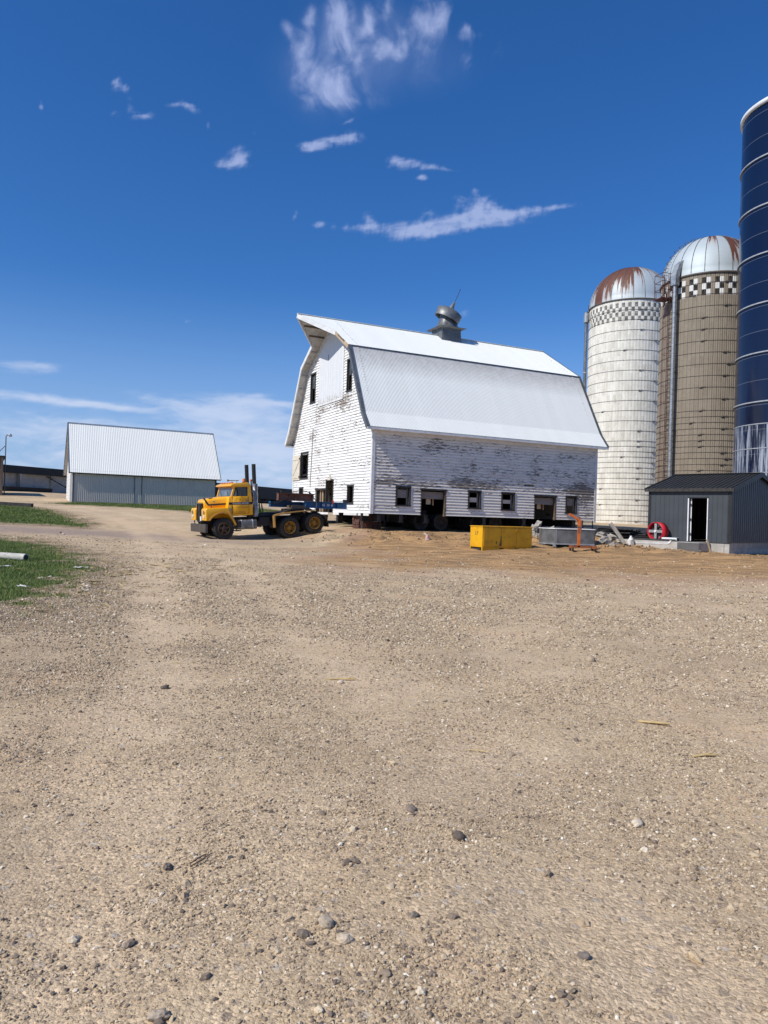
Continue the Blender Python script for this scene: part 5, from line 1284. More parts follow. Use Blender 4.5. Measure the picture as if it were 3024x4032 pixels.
for side in (1, -1):
    mb = MB(); Y = (lambda y: y) if side > 0 else (lambda y: SDp-y)
    p, q = (-.14, z1-.03), (SDp/2, zr+.045); dy, dz = q[0]-p[0], q[1]-p[1]; l = math.hypot(dy, dz); ny, nz = -dz/l, dy/l
    mb.prism([(Y(p[0]), p[1]), (Y(q[0]), q[1]), (Y(q[0]), q[1]+.05), (Y(p[0]+ny*.04), p[1]+nz*.04)], 'x', -.14, SLn+.16)
    x = -.05
    while x < SLn+.15:
        mb.prism([(Y(p[0]+ny*.041), p[1]+nz*.041), (Y(q[0]+ny*.041), q[1]+nz*.041+.008), (Y(q[0]+ny*.07), q[1]+nz*.07+.008), (Y(p[0]+ny*.07), p[1]+nz*.07)], 'x', x-.016, x+.016); x += .2286
    ro = mb.build('roof', M['black_roof'], us_)
    mb = MB(); mb.box((-.15, min(Y(-.17), Y(-.14)), z1-.13), (SLn+.17, max(Y(-.17), Y(-.14)), z1+.02)); mb.build('eave_trim', M['black_trim'], ro)
    mb = MB()
    for xe in (-.16, SLn+.17): mb.prism([(Y(p[0]+ny*.075), p[1]+nz*.075), (Y(q[0]), q[1]+.085), (Y(q[0]), q[1]-.14), (Y(p[0]-ny*.12), p[1]-nz*.12)], 'x', xe-.02, xe+.02)
    mb.build('rake_trim', M['black_roof'], ro)
mb = MB(); mb.bar((-.15, SDp/2, zr+.115), (SLn+.19, SDp/2, zr+.115), .3, .025); mb.build('ridge_cap', M['black_roof'], us_)
# doorway
mb = MB(); mb.box((DX0-.055, -.03, z0), (DX0-.001, .08, DZ1)); mb.box((DX1+.001, -.03, z0), (DX1+.045, .08, DZ1)); df = mb.build('door_frame', M['white_paint'], us_)
mb = MB(); mb.box((DX0-.07, -.035, DZ1), (DX1+.06, -.002, DZ1+.045)); mb.build('door_head', M['black_roof'], df)
mb = MB(); mb.bar((DX0+.06, .10, (z0+DZ1)/2), (DX0+.06-.40, .10+.80, (z0+DZ1)/2), .045, DZ1-z0-.04); dl = mb.build('door', M['white_paint'], us_)
mb = MB()
for z in (1.15, 1.85, 2.55): mb.cbox((DX0+.05, .062, z), (.05, .035, .10))
mb.build('hinge', M['black_steel'], dl)
M['shed_studs'] = pmat('shed_inside', (.34,.20,.10), (.22,.13,.065), 3, .85)
mb = MB(); mb.box((.06, SDp-.12, z0), (SLn-.06, SDp-.06, z1))
for k in range(7): mb.box((.3+k*.55, SDp-.22, z0), (.38+k*.55, SDp-.121, z1))
for k in range(9): mb.box((.06, .4+k*.6, z0), (.16, .48+k*.6, z1-.1)); mb.box((SLn-.16, .4+k*.6, z0), (SLn-.06, .48+k*.6, z1-.1))
mb.build('stud_wall', M['shed_studs'], us_)
mb = MB(); mb.box((.02, .02, .5), (SLn-.03, SDp-.02, z0-.004)); mb.build('floor', M['concrete_dark'], us_)
mb = MB(); mb.box((0, .0, -.1), (SLn-.28, .02, z0-.002)); mb.box((SLn-.26, .0, -.1), (SLn-.03, SDp, z0-.006)); mb.build('foundation', M['concrete'], us_)
mb = MB(); mb.box((.06, -.0015, z0-.05), (SLn, .019, z0+.0)) ; mb.build('base_trim', M['black_trim'], us_)
mb = MB()
for z in (1.85,): mb.cyl((3.10, -.014, z), (3.10, -.03, z), .02, .02, 10)
mb.build('bolt', M['galv'], us_)
slab = thing('concrete_slab', 'low pale concrete slab step in front of the charcoal shed door', 'slab', SL, SA)
mb = MB(); mb.bevbox((-.95, -1.25, .36), (3.15, -.045, z0-.03), .015); mb.build('slab', M['concrete'], slab)
mb = MB(); mb.box((2.15, -1.262, .3), (3.17, -1.2515, z0-.04)); mb.build('form_board', M['concrete_dark'], slab)
# ------------------------------------------------------------------ yellow conventional tractor unit (x runs rearwards from the front axle, y from its left tyres inwards)
TA = math.atan2(.515, .857)
TM_ = Matrix.Translation((-7.47, 34.85, .20)) @ Matrix.Rotation(TA, 4, 'Z') @ Matrix.Rotation(math.radians(-3.3), 4, 'Y')
trk = thing('semi_truck', 'old yellow house mover truck with twin black stacks backed up to the barn', 'truck', mat=TM_)
TW = 2.40; MY = lambda y: TW-y
def bevprism(mb, poly, axis, t0, t1, r, seg=2, mi=0, M=None, smooth=True):
    bm = bmesh.new()
    P = {'y': lambda p, t: (p[0], t, p[1]), 'x': lambda p, t: (t, p[0], p[1]), 'z': lambda p, t: (p[0], p[1], t)}[axis]
    a = [bm.verts.new(P(p, t0)) for p in poly]; b = [bm.verts.new(P(p, t1)) for p in poly]; n = len(poly)
    bm.faces.new(a); bm.faces.new(b[::-1])
    for i in range(n): bm.faces.new((a[i], b[i], b[(i+1) % n], a[(i+1) % n]))
    bmesh.ops.recalc_face_normals(bm, faces=bm.faces[:])
    bmesh.ops.bevel(bm, geom=bm.edges[:], offset=r, segments=seg, affect='EDGES', profile=.6, clamp_overlap=True)
    return mb.bm(bm, mi, M, smooth)
def loft(mb, secs, mi=0, smooth=True, cap=True):
    """secs: list of equal-length rings of 3D points"""
    n = len(secs[0]); vs = [p for s in secs for p in s]
    fs = [(j*n+i, j*n+(i+1) % n, (j+1)*n+(i+1) % n, (j+1)*n+i) for j in range(len(secs)-1) for i in range(n)]
    mb.add(vs, fs, mi, smooth)
    if cap: mb.add(secs[0], [tuple(range(n))[::-1]], mi, False); mb.add(secs[-1], [tuple(range(n))], mi, False)
# hood: rounded sections from nose to cowl
def hsec(x, y0, y1, z0, z1, r):
    c = []
    for (cy, cz, a0) in ((y0+r, z1-r, PI), (y1-r, z1-r, PI/2)):
        for k in range(5):
            a = a0 - k*PI/8; c.append((x, cy+r*math.cos(a), cz+r*math.sin(a)))
    return c + [(x, y1, z0), (x, y0, z0)]
mb = MB(); loft(mb, [hsec(-.74, .74, 1.66, 1.0, 1.78, .10), hsec(-.73, .70, 1.70, 1.0, 1.85, .14), hsec(-.66, .66, 1.74, 1.0, 1.91, .16), hsec(-.35, .60, 1.80, 1.0, 1.95, .15), hsec(.10, .50, 1.90, 1.0, 1.995, .12), hsec(.44, .34, 2.06, 1.0, 2.03, .10)])
hood = mb.build('hood', M['truck_yellow'], trk)
mb = MB(); mb.box((-.30, .585, 1.755), (.22, .60, 1.83)); mb.box((-.30, .575, 1.77), (.22, .586, 1.785)); mb.box((-.30, .575, 1.80), (.22, .586, 1.815)); mb.build('hood_vent', M['chrome_dull'], hood)
mb = MB(); mb.bar((-.50, .71, 1.945), (-.30, .71, 1.965), .04, .03); mb.bar((-.62, 1.2, 1.925), (-.52, 1.2, 1.94), .12, .035); mb.build('hood_ornament', M['dark_iron'], hood)
# grille with vertical bars, crest plate, plate
mb = MB(); mb.bevbox((-.80, .76, .82), (-.745, 1.64, 1.72), .02); gr_ = mb.build('grille', M['truck_black'], trk)
mb = MB()
for k in range(22): mb.box((-.812, .80+k*.037, .88), (-.8005, .815+k*.037, 1.68))
mb.build('grille_bars', M['dark_iron'], gr_)
mb = MB(); mb.box((-.82, .76, 1.70), (-.803, 1.64, 1.735)); mb.box((-.82, 1.185, .9), (-.8125, 1.225, 1.69)); mb.build('grille_trim', M['chrome_dull'], gr_)
mb = MB(); mb.box((-.835, .82, .88), (-.8205, 1.02, 1.10)); mb.build('number_plate', M['white_paint'], gr_)
# fenders
FP = [(-.85, .90), (-.86, 1.40), (-.80, 1.49), (.17, 1.49), (.34, 1.28), (.54, .90), (.64, .66), (.55, .64), (.42, .92), (.22, 1.18), (-.02, 1.24), (-.28, 1.20), (-.52, 1.06), (-.66, .90)]
for s_ in (0, 1):
    mb = MB(); y0, y1 = (.02, .72) if s_ == 0 else (MY(.72), MY(.02)); bevprism(mb, FP, 'y', y0, y1, .03)
    fe = mb.build('fender', M['truck_yellow'], trk)
    mb = MB(); yy = .0 if s_ == 0 else MY(0)-.03
    arch = [(-.70, .90), (-.54, 1.09), (-.29, 1.235), (-.02, 1.275), (.24, 1.215), (.45, .94), (.60, .66)]
    for (a, b) in zip(arch, arch[1:]): mb.bar((a[0], yy+.012, a[1]), (b[0], yy+.012, b[1]), .035, .045)
    mb.build('fender_lip', M['faded_yellow'], fe)
    hy = .30 if s_ == 0 else MY(.30)
    for k, zz in enumerate((1.28, 1.10)):
        mb = MB(); mb.cyl((-.845, hy, zz), (-.885, hy, zz), .10, .09, 20); hl = mb.build('headlight', M['lens'] if k == 1 else M['chrome_dull'], fe)
    mb = MB(); mb.bevbox((-.62, .05 if s_ == 0 else MY(.12), 1.49), (-.55, .12 if s_ == 0 else MY(.05), 1.60), .015); mb.build('marker_lamp', M['amber'], fe)
# bumper
mb = MB(); mb.bevbox((-.90, .02, .35), (-.78, 2.38, .74), .015); bp = mb.build('bumper', M['rust_beam'], trk); bp.data.materials[0] = pmat('bumper_steel', (.075,.062,.055), (.11,.09,.075), 4, .55, .3, .15, 30)
mb = MB()
for y in (.75, 1.75): mb.tube([(-.86, y, .74), (-.9, y, .86), (-.83, y+.14, .88), (-.82, y+.2, .76)], .022, 6)
mb.build('tow_hook', M['black_steel'], bp)
# cab
CY0, CY1 = .12, 2.28
lower = [(.44, 1.08), (.22, 1.45), (.30, 2.00), (.46, 2.03), (1.45, 2.03), (1.47, 1.75), (1.50, 1.12)]
mb = MB(); bevprism(mb, lower, 'y', CY0, CY1, .035)
cab = mb.build('cab', M['truck_yellow'], trk)
roof = [(.36, 2.52), (.44, 2.60), (.62, 2.66), (1.26, 2.68), (1.38, 2.60), (1.40, 2.46), (.62, 2.465), (.44, 2.50)]
mb = MB(); bevprism(mb, roof, 'y', CY0-.02, CY1+.02, .035, 3); cr = mb.build('cab_roof', M['truck_yellow'], cab)
mb = MB()
for y in (CY0, CY1-.10):
    mb.bar((.46, y+.05, 2.02), (.60, y+.05, 2.50), .10, .085, up=(1, 0, 0))
    mb.prism([(1.24, 2.0), (1.43, 2.0), (1.40, 2.5), (1.24, 2.5)], 'y', y, y+.10)
mb.box((1.36, CY0+.1, 2.0), (1.42, CY1-.1, 2.22)); mb.box((1.36, CY0+.1, 2.40), (1.41, CY1-.1, 2.48)); mb.build('pillar', M['truck_yellow'], cab)
mb = MB(); mb.prism([(.475, 2.03), (.60, 2.47), (.585, 2.475), (.46, 2.035)], 'y', CY0+.11, CY1-.11); wg = mb.build('windshield', pmat('windshield_glass', (.16,.20,.21), (.07,.09,.10), 1.5, .06, 0, 0, 10, spec=.9), cab)
mb = MB(); mb.bar((.50, 1.2, 2.04), (.60, 1.2, 2.47), .03, .03); mb.build('windshield_divider', M['truck_black'], wg)
mb = MB()
for y in (.7, 1.7): mb.bar((.455, y, 2.05), (.52, y+.32, 2.30), .015, .012)
mb.build('wiper', M['black_steel'], wg)
mb = MB(); mb.cbox((.52, .42, 2.10), (.04, .16, .09)); mb.build('pink_card', pmat('pink_card', (.7,.25,.3), (.6,.3,.35), 3, .6), wg)
# door with window, stripe, sign writing
DY = CY0-.012
dpoly = [(.50, 1.16), (.46, 1.45), (.46, 2.02), (1.28, 2.02), (1.30, 1.18)]
mb = MB(); bevprism(mb, dpoly, 'y', DY, CY0+.02, .008, 1); dr = mb.build('door', M['truck_yellow'], cab)
mb = MB(); mb.prism([(.53, 2.03), (.66, 2.38), (.80, 2.455), (1.22, 2.455), (1.235, 2.03)], 'y', CY0+.035, CY0+.05); sg = mb.build('side_window', pmat('side_glass', (.012,.014,.015), (.02,.022,.022), 2, .06, spec=.8), cab)
mb = MB(); mb.bar((.73, CY0+.02, 2.03), (.70, CY0+.02, 2.42), .018, .03); ow = [(.53, 2.03), (.66, 2.38), (.80, 2.455), (1.22, 2.455), (1.235, 2.03)]
for a, b in zip(ow, ow[1:]): mb.bar((a[0], CY0+.02, a[1]), (b[0], CY0+.02, b[1]), .02, .03)
mb.build('window_rim', M['truck_black'], sg)
mb = MB(); mb.prism([(.55, 2.04), (.665, 2.35), (.70, 2.38), (.72, 2.04)], 'y', CY0+.024, CY0+.034); mb.build('vent_glass', pmat('vent_glass', (.25,.26,.24), (.14,.15,.14), 3, .12, spec=.7), sg)
mb = MB(); mb.prism([(.53, 2.03), (.66, 2.38), (.80, 2.455), (1.22, 2.455), (1.235, 2.03)], 'y', CY1-.05, CY1-.035); mb.build('side_window', M['glass'], cab)
mb = MB(); mb.box((.46, DY-.006, 1.62), (1.29, DY-.0005, 1.745)); mb.build('stripe', M['truck_black'], dr)
mb = MB(); mb.box((1.291, CY0-.006, 1.62), (1.47, CY0-.0005, 1.745)); mb.box((.295, CY0-.006, 1.62), (.459, CY0-.0005, 1.74)); mb.build('stripe', M['truck_black'], cab)
mb = MB(); SP = [(.29, .44-.0, 1.655), (.10, .49, 1.645), (-.35, .59, 1.625), (-.50, .625, 1.62), (-.58, .635, 1.70), (-.68, .675, 1.84), (-.70, .78, 1.90)]
hs_ = [(.40, .352), (.10, .50), (-.35, .60), (-.60, .652)]
pts_ = [(.42, .345, 1.68), (.10, .49, 1.665), (-.35, .59, 1.64), (-.53, .625, 1.63), (-.60, .64, 1.72), (-.66, .655, 1.82), (-.69, .72, 1.905), (-.68, .85, 1.925)]
for a, b in zip(pts_, pts_[1:]): mb.bar(a, b, .028, .075, up=(0, 0, 1))
mb.build('stripe', M['truck_black'], hood)
Tt = Matrix.Translation((.87, DY-.0075, 1.683)) @ Matrix.Rotation(PI/2, 4, 'X')
text_mesh('BUILDING MOVERS', .098, 'lettering', M['white_paint'], dr, Tt, shear=.25, depth=.001)
M['sign_brown'] = pmat('sign_brown', (.22,.08,.01), (.28,.11,.012), 4, .5)
mb = MB(); yb = DY-.004
L_ = [(.60, 1.76), (.60, 1.86), (.70, 1.93), (.82, 1.88), (.82, 1.77)]
for a, b in zip(L_, L_[1:]): mb.bar((a[0], yb, a[1]), (b[0], yb, b[1]), .006, .012)
for a, b in (((.66,1.80),(.70,1.86)), ((.86,1.80),(1.02,1.88)), ((1.02,1.88),(1.00,1.78)), ((1.06,1.79),(1.10,1.89)), ((1.12,1.84),(1.22,1.80)), ((1.22,1.80),(1.22,1.86)), ((.95,1.99),(1.16,1.86)), ((.80,1.96),(.98,1.80)), ((.9,1.77),(1.0,1.765))): mb.bar((a[0], yb, a[1]), (b[0], yb, b[1]), .006, .012)
for z, x0, x1, s_ in ((1.56, .82, .98, .02), (1.49, .66, 1.20, .05), (1.29, .80, 1.06, .03), (1.235, .74, 1.12, .03)):
    x = x0
    while x < x1:
        w = random.uniform(.02, .045); mb.box((x, yb-.002, z-s_/2), (x+w, yb+.002, z-s_/2+.009)); mb.box((x, yb-.002, z+s_/2-.009), (x+w*.7, yb+.002, z+s_/2)); mb.box((x, yb-.002, z-s_/2+.009), (x+.008, yb+.002, z+s_/2-.009)); x += w+.014
mb.build('sign_writing', M['sign_brown'], dr)
mb = MB(); mb.bar((.445, .345, 1.95), (.445, 1.2, 2.05), .02, .02); mb.bar((.43, CY0-.01, 1.14), (.44, CY0-.01, 1.6), .016, .016); mb.bar((.47, DY-.007, 1.2), (.465, DY-.007, 2.02), .014, .008); mb.bar((.5, DY-.008, 1.18), (1.29, DY-.008, 1.2), .006, .006); mb.bar((1.294, DY-.006, 1.18), (1.28, DY-.006, 2.0), .008, .008); mb.build('door_seam', M['truck_black'], cab)
mb = MB(); mb.cbox((1.20, DY-.02, 1.80), (.12, .025, .025)); mb.build('handle', M['chrome_dull'], dr)
mb = MB(); mb.cbox((.34, CY0-.012, 1.40), (.07, .02, .17)); mb.build('step_plate', M['chrome_dull'], cab)
mb = MB(); mb.tube([(.70, CY0-.02, 2.42), (.80, CY0-.25, 2.30), (.82, CY0-.25, 1.95), (.86, CY0-.02, 1.84)], .012, 6); mb.tube([(.82, CY0-.25, 2.1), (1.02, CY0-.02, 1.86)], .010, 6); ma = mb.build('mirror_arm', M['black_steel'], cab)
mb = MB(); mb.bevbox((.80, CY0-.34, 2.02), (.84, CY0-.18, 2.34), .012); mb.build('mirror', M['black_steel'], ma)
mb = MB(); mb.tube([(1.46, CY0+.02, 2.28), (1.52, CY0-.05, 2.20), (1.54, CY0-.05, 1.75), (1.50, CY0, 1.62)], .02, 8); mb.build('grab_bar', M['chrome_dull'], cab)
# roof fittings: clearance lights, air horn, beacon
for y in (.45, .8, 1.2, 1.6, 1.95):
    mb = MB(); mb.bevbox((.56, y-.05, 2.655), (.66, y+.05, 2.70), .012); mb.build('clearance_light', M['amber'], cr)
mb = MB(); mb.cyl((.72, 1.2, 2.80), (1.2, 1.2, 2.80), .02, .02, 10); mb.cyl((.62, 1.2, 2.80), (.73, 1.2, 2.80), .06, .022, 14); mb.bar((.85, 1.2, 2.66), (.85, 1.2, 2.80), .02); mb.bar((1.1, 1.2, 2.67), (1.1, 1.2, 2.80), .02); mb.build('air_horn', M['chrome_dull'], cr)
mb = MB(); mb.cyl((1.22, .55, 2.67), (1.22, .55, 2.72), .08, .08, 14); bc = mb.build('beacon', M['black_steel'], cr)
mb = MB(); mb.lathe([(.07, 0), (.068, .12), (.045, .16), (.001, .165)], 16, 0, Matrix.Translation((1.22, .55, 2.721))); mb.build('beacon_lens', M['amber'], bc)
# exhausts
for y in (.45, 1.42):
    mb = MB(); mb.cyl((1.72, y, 1.0), (1.72, y, 2.66), .07, .07, 16); mb.tube([(1.72, y, 2.5), (1.71, y, 3.0), (1.70, y, 3.58)], .098, 16); st = mb.build('exhaust_stack', M['truck_black'], trk)
    mb = MB()
    if y < 1:
        vs = []; n = 14
        mb.lathe([(.135, 1.02), (.135, 2.62), (.128, 2.62), (.128, 1.02)], 20, 0, Matrix.Translation((1.74, y-.02, 0)), True, PI*.85, PI*2.0)
        for k in range(9): mb.bar((1.72+.05, y-.158, 1.25+k*.14), (1.72-.05, y-.158, 1.35+k*.14), .012, .006, up=(0,1,0))
    else: mb.lathe([(.13, 1.1), (.13, 2.6), (.125, 2.6), (.125, 1.1)], 20, 0, Matrix.Translation((1.72, y, 0)))
    mb.build('heat_shield', M['chrome_dull'], st)
mb = MB(); mb.box((1.50, .7, 1.05), (1.58, 1.7, 2.45)); mb.bar((1.6, .5, 2.45), (1.6, 1.5, 2.45), .05); mb.bar((1.62, .62, 2.4), (1.62, .62, 2.74), .05); mb.build('headache_rack', M['black_steel'], trk)
mb = MB(); mb.bevbox((1.58, .58, 2.74), (1.68, .70, 2.84), .02); mb.build('rear_beacon', M['amber'], trk)
mb = MB()
for k, (dx, zz) in enumerate(((.0, 2.25), (.08, 2.0), (.14, 1.85), (.05, 1.7))):
    mb.tube([(1.85, .5+k*.1, zz), (2.0+dx, .5+k*.1, zz-.1), (2.12+dx, .55+k*.1, zz-.6), (2.05+dx, .6+k*.1, 1.15), (1.95, .7, 1.05)], .018, 6)
mb.tube([(1.95, .42, 1.1), (1.95, .42, 2.35), (1.88, .42, 2.4)], .025, 8); mb.build('air_hose', M['rubber'], trk)
# chassis
mb = MB(); 
for y in (.78, 1.54): mb.box((-.75, y, .74), (5.0, y+.08, 1.0))
for x in (-.5, .9, 1.9, 2.7, 3.9, 4.95): mb.box((x, .861, .78), (x+.1, 1.539, .96))
mb.bevbox((1.9, .55, 1.0), (3.0, 1.85, 1.10), .02); mb.box((1.9, .35, .55), (2.45, .77, .98)); mb.bevbox((2.55, .62, 1.1), (4.4, 1.78, 1.20), .02)
mb.build('chassis', M['black_steel'], trk)
mb = MB(); mb.cyl((0, .28, .48), (0, 2.12, .48), .06, .06, 10); mb.box((-.4, .62, .60), (.4, .70, .68)); mb.build('front_axle', M['dark_iron'], trk)
mb = MB(); mb.bevbox((-.55, .76, .85), (.4, 1.64, .995), .05); mb.build('engine', M['black_steel'], trk)
# tank with straps, step
mb = MB(); bevprism(mb, [(.04, .50), (.10, .44), (.55, .44), (.62, .52), (.62, .84), (.55, .90), (.12, .90), (.04, .82)], 'x', .68, 1.66, .03); tk_ = mb.build('fuel_tank', M['chrome_dull'], trk)
tk_.data.materials[0] = pmat('tank_dull', (.12,.12,.115), (.24,.23,.22), 3.5, .45, .5, .15, 20, dirt=(.08,.06,.045), dirtamt=.7)
for x in (.86, 1.42):
    mb = MB(); bevprism(mb, [(.025, .49), (.09, .425), (.56, .425), (.635, .51), (.635, .85), (.56, .915), (.11, .915), (.025, .83)], 'x', x, x+.05, .01, 1); mb.build('strap', M['galv'], tk_)
mb = MB(); mb.box((.60, .06, .36), (.86, .5, .40)); mb.box((.60, .06, .36), (.64, .10, .95)); mb.box((.66, .02, .55), (.86, .0355, .84)); mb.build('step', M['dark_iron'], trk)
# rear fender: faded yellow edge strips over a black sheet
RF = [(2.56, .46), (2.53, 1.04), (3.07, 1.16), (4.0, 1.225), (4.72, 1.24), (5.22, .98), (5.48, .62), (5.50, .42)]
for s_ in (0, 1):
    yA, yB = (.0, .64) if s_ == 0 else (MY(.64), MY(0))
    mb = MB(); off_ = [(x+.012, z-.035) for x, z in RF]
    for (a, b, c, d) in zip(RF, RF[1:], off_[1:], off_): mb.prism([a, b, c, d], 'y', yA+.02, yB)
    rf = mb.build('rear_fender', M['black_steel'], trk)
    mb = MB()
    for (a, b) in zip(RF[:5], RF[1:5]):
        for dy in ((.0, .10) if a[0] < 3 else (.0,)): mb.bar((a[0], (yA if s_ == 0 else yB)+dy*(1 if s_ == 0 else -1), a[1]+.005), (b[0], (yA if s_ == 0 else yB)+dy*(1 if s_ == 0 else -1), b[1]+.005), .05, .075 if a[0] < 3 else .05, up=(0, 0, 1) if a[0] > 2.6 else (1, 0, 0))
    mb.build('fender_edge', M['faded_yellow'], rf)
# wheels
def truck_wheel(x, y, z, r, out, rim, w=.28, rr=.30, dish=.05, holes=True):
    t = MB(); rm = MB(); T = wheel_mesh(t, rm, (x, y, z), r, w, (0, out, 0), rr, dish)
    wo = t.build('wheel', M['rubber'], trk); ro = rm.build('rim', M[rim], wo)
    h = MB()
    for k in range(10):
        a = 2*PI*k/10; h.cyl(T @ Vector((.115*math.cos(a), .115*math.sin(a), w/2-dish)), T @ Vector((.115*math.cos(a), .115*math.sin(a), w/2-dish+.05)), .016, .016, 6)
    for k in range(5 if rim != 'rim_dark' else 0):
        a = 2*PI*k/5+.3; h.cyl(T @ Vector((.20*math.cos(a), .20*math.sin(a), w/2-dish-.01)), T @ Vector((.20*math.cos(a), .20*math.sin(a), w/2-dish+.006)), .038, .038, 10)
    if rim == 'rim_dark':
        for k in range(5):
            a = 2*PI*k/5+.35; c, s2 = math.cos(a), math.sin(a)
            h.bar(T @ Vector((.08*c, .08*s2, w/2-.02)), T @ Vector((.27*c, .27*s2, w/2-.03)), .075, .06, up=(T.to_3x3() @ Vector((0, 0, 1))))
        h.lathe([(.30, w/2-.02), (.29, w/2+.012), (.265, w/2+.012), (.255, w/2-.03)], 28, 0, T)
    h.build('hub', M['dark_iron'] if rim != 'rim_dark' else M['rim_brown'], wo)
truck_wheel(0, .15, .50, .51, -1, 'rim_dark'); truck_wheel(0, MY(.15), .50, .51, 1, 'rim_dark')
for (x, z, r) in ((3.37, .435, .53), (4.73, .615, .515)):
    truck_wheel(x, .16, z, r, -1, 'rim_yellow', dish=.13); truck_wheel(x, .49, z, r, 1, 'rim_dark'); truck_wheel(x, MY(.16), z, r, 1, 'rim_yellow', dish=.13); truck_wheel(x, MY(.49), z, r, -1, 'rim_dark')
    mb = MB(); mb.cyl((x, .4, z), (x, 2.0, z), .09, .09, 12); mb.lathe([(.0, -.2), (.2, -.12), (.24, 0), (.2, .12), (0, .2)], 16, 0, Matrix.Translation((x, 1.2, z))); mb.build('rear_axle', M['dark_iron'], trk)
# fifth-wheel plate, ramps
mb = MB(); mb.bevbox((3.6, .75, 1.22), (4.5, 1.65, 1.36), .02); mb.prism([(4.5, 1.24), (5.05, 1.02), (5.05, .98), (4.5, 1.18)], 'y', .8, .95); mb.prism([(4.5, 1.24), (5.05, 1.02), (5.05, .98), (4.5, 1.18)], 'y', 1.45, 1.6); mb.build('fifth_wheel', M['dark_iron'], trk)
mb = MB(); mb.prism([(3.3, 1.20), (3.75, 1.36), (3.8, 1.50), (4.5, 1.50), (5.0, 1.24), (4.6, 1.24), (4.2, 1.38), (3.8, 1.30), (3.5, 1.2)], 'y', .72, .78); mb.prism([(3.9, 1.51), (3.9, 1.38), (4.4, 1.38), (4.4, 1.51)], 'y', .8, 1.6); mb.build('bolster_plate', M['old_wood'], trk)
# ---- steel bolster beams riding on the truck (level in the world)
def tw(x, y, z): return TM_ @ Vector((x, y, z))
def ibeam_w(name, label, p, L, h, w, mat, ang=TA, group=None):
    o = thing(name, label, 'steel beam', p, ang, group); mb = MB()
    mb.box((0, -w/2, 0), (L, w/2, .03)); mb.box((0, -w/2, h-.03), (L, w/2, h)); mb.box((0, -.015, .031), (L, .015, h-.031)); mb.build('web', M[mat], o)
    mb = MB()
    for k in range(int(L/.9)+1): mb.box((k*.9+.01, -w/2+.015, .032), (k*.9+.03, w/2-.015, h-.032))
    mb.build('stiffener', M[mat], o); return o
p = tw(4.55, .80, 1.375)
bb = ibeam_w('bolster_beam', 'blue steel beam numbered in white, reaching from the truck toward the barn', p, 2.42, .345, .24, 'blue_beam')
Tt = Matrix.Translation((1.28, -.0175, .17)) @ Matrix.Rotation(PI/2, 4, 'X')
text_mesh('45  10  B', .17, 'lettering', M['white_paint'], bb, Tt, depth=.001)
mb = MB(); mb.box((2.22, -.09, .346), (2.40, .09, .50)); mb.build('stop_block', M['black_steel'], bb)
mb = MB(); mb.box((1.5, -.135, .25), (1.56, -.125, .42)); mb.box((1.47, -.14, .36), (1.6, -.12, .43)); mb.build('flag', M['red_flag'], bb)
mb = MB(); mb.box((.60, -.05, .03), (.66, -.016, .315)); mb.build('bracket', M['grey_paint'], bb)
mb = MB(); mb.add([(-.05, -.0175, .05), (.04, -.0175, .05), (-.005, -.0175, .22), (-.05, -.021, .05), (.04, -.021, .05), (-.005, -.021, .22)], [(0,1,2),(5,4,3),(0,3,4,1),(1,4,5,2),(2,5,3,0)]); mb.build('marking', M['white_paint'], bb)
p = tw(3.0, 1.75, 1.46)
ibeam_w('bolster_beam', 'plain blue steel beam on the far side of the truck bed', p, 2.2, .30, .24, 'blue_beam')
p = tw(3.15, 1.05, 1.79)
br_ = ibeam_w('bolster_beam', 'rusty brown steel beam lying on top of the blue beams', p, 1.92, .37, .34, 'rust_beam', TA-.12)
mb = MB(); mb.cyl((.2, 0, .37), (.2, 0, .52), .04, .04, 10); mb.cyl((1.7, 0, .37), (1.7, 0, .52), .035, .035, 10); mb.build('pin', M['dark_iron'], br_)
mb = MB(); mb.box((-.02, -.19, .371), (1.95, .19, .395)); mb.build('cover_plate', M['black_steel'], br_)
ch = thing('chain', 'dark slack chain and hose draped over the rusty beam', 'chain', tw(0, 0, 0), 0)
inv = Matrix.Translation(-ch.location)
mb = MB(); mb.tube([inv @ tw(*q) for q in ((2.9, .80, 1.62), (3.2, .82, 1.70), (3.6, .83, 1.95), (3.95, .95, 2.20), (4.3, 1.0, 2.24), (4.7, .9, 2.22), (4.9, .75, 2.1), (5.05, .66, 1.80), (5.3, .66, 1.62))], .022, 6)
mb.tube([inv @ tw(*q) for q in ((2.1, .9, 1.85), (2.4, .9, 1.70), (2.8, .9, 1.62), (3.1, .95, 1.70))], .016, 6); mb.build('links', M['black_steel'], ch)
# ------------------------------------------------------------------ yellow tool box
def RZ(a): return math.radians(a)
BXA = RZ(33); g = gz(4.9, 31.6)
bx_ = thing('tool_box', 'yellow steel tool box with double doors standing on the dirt before the barn', 'tool box', (4.16, 31.0, 0), BXA)
L, D, zb, zt = 2.84, .80, .36, 1.25
mb = MB(); mb.bevbox((0, 0, zb), (L, D, zt-.03), .01); mb.build('body', M['box_yellow'], bx_)
mb = MB(); mb.bevbox((-.02, -.02, zt-.029), (L+.02, D+.02, zt+.012), .008); mb.build('lid', M['box_yellow'], bx_)
for (a, b) in ((.06, 1.02), (1.06, 1.90), (1.94, L-.05)):
    mb = MB(); mb.bevbox((a, -.018, zb+.06), (b, -.0005, zt-.06), .006); mb.build('door', M['box_yellow'], bx_)
mb = MB(); mb.box((1.86, -.05, 1.09), (2.06, -.02, 1.12)); mb.box((1.98, -.048, .98), (2.01, -.02, 1.089)); mb.build('latch', M['box_yellow'], bx_)
mb = MB(); mb.box((0, -.01, zb-.03), (L, .06, zb-.001)); mb.box((0, D-.06, zb-.03), (L, D, zb-.001))
mb.build('skid', M['box_yellow'], bx_)
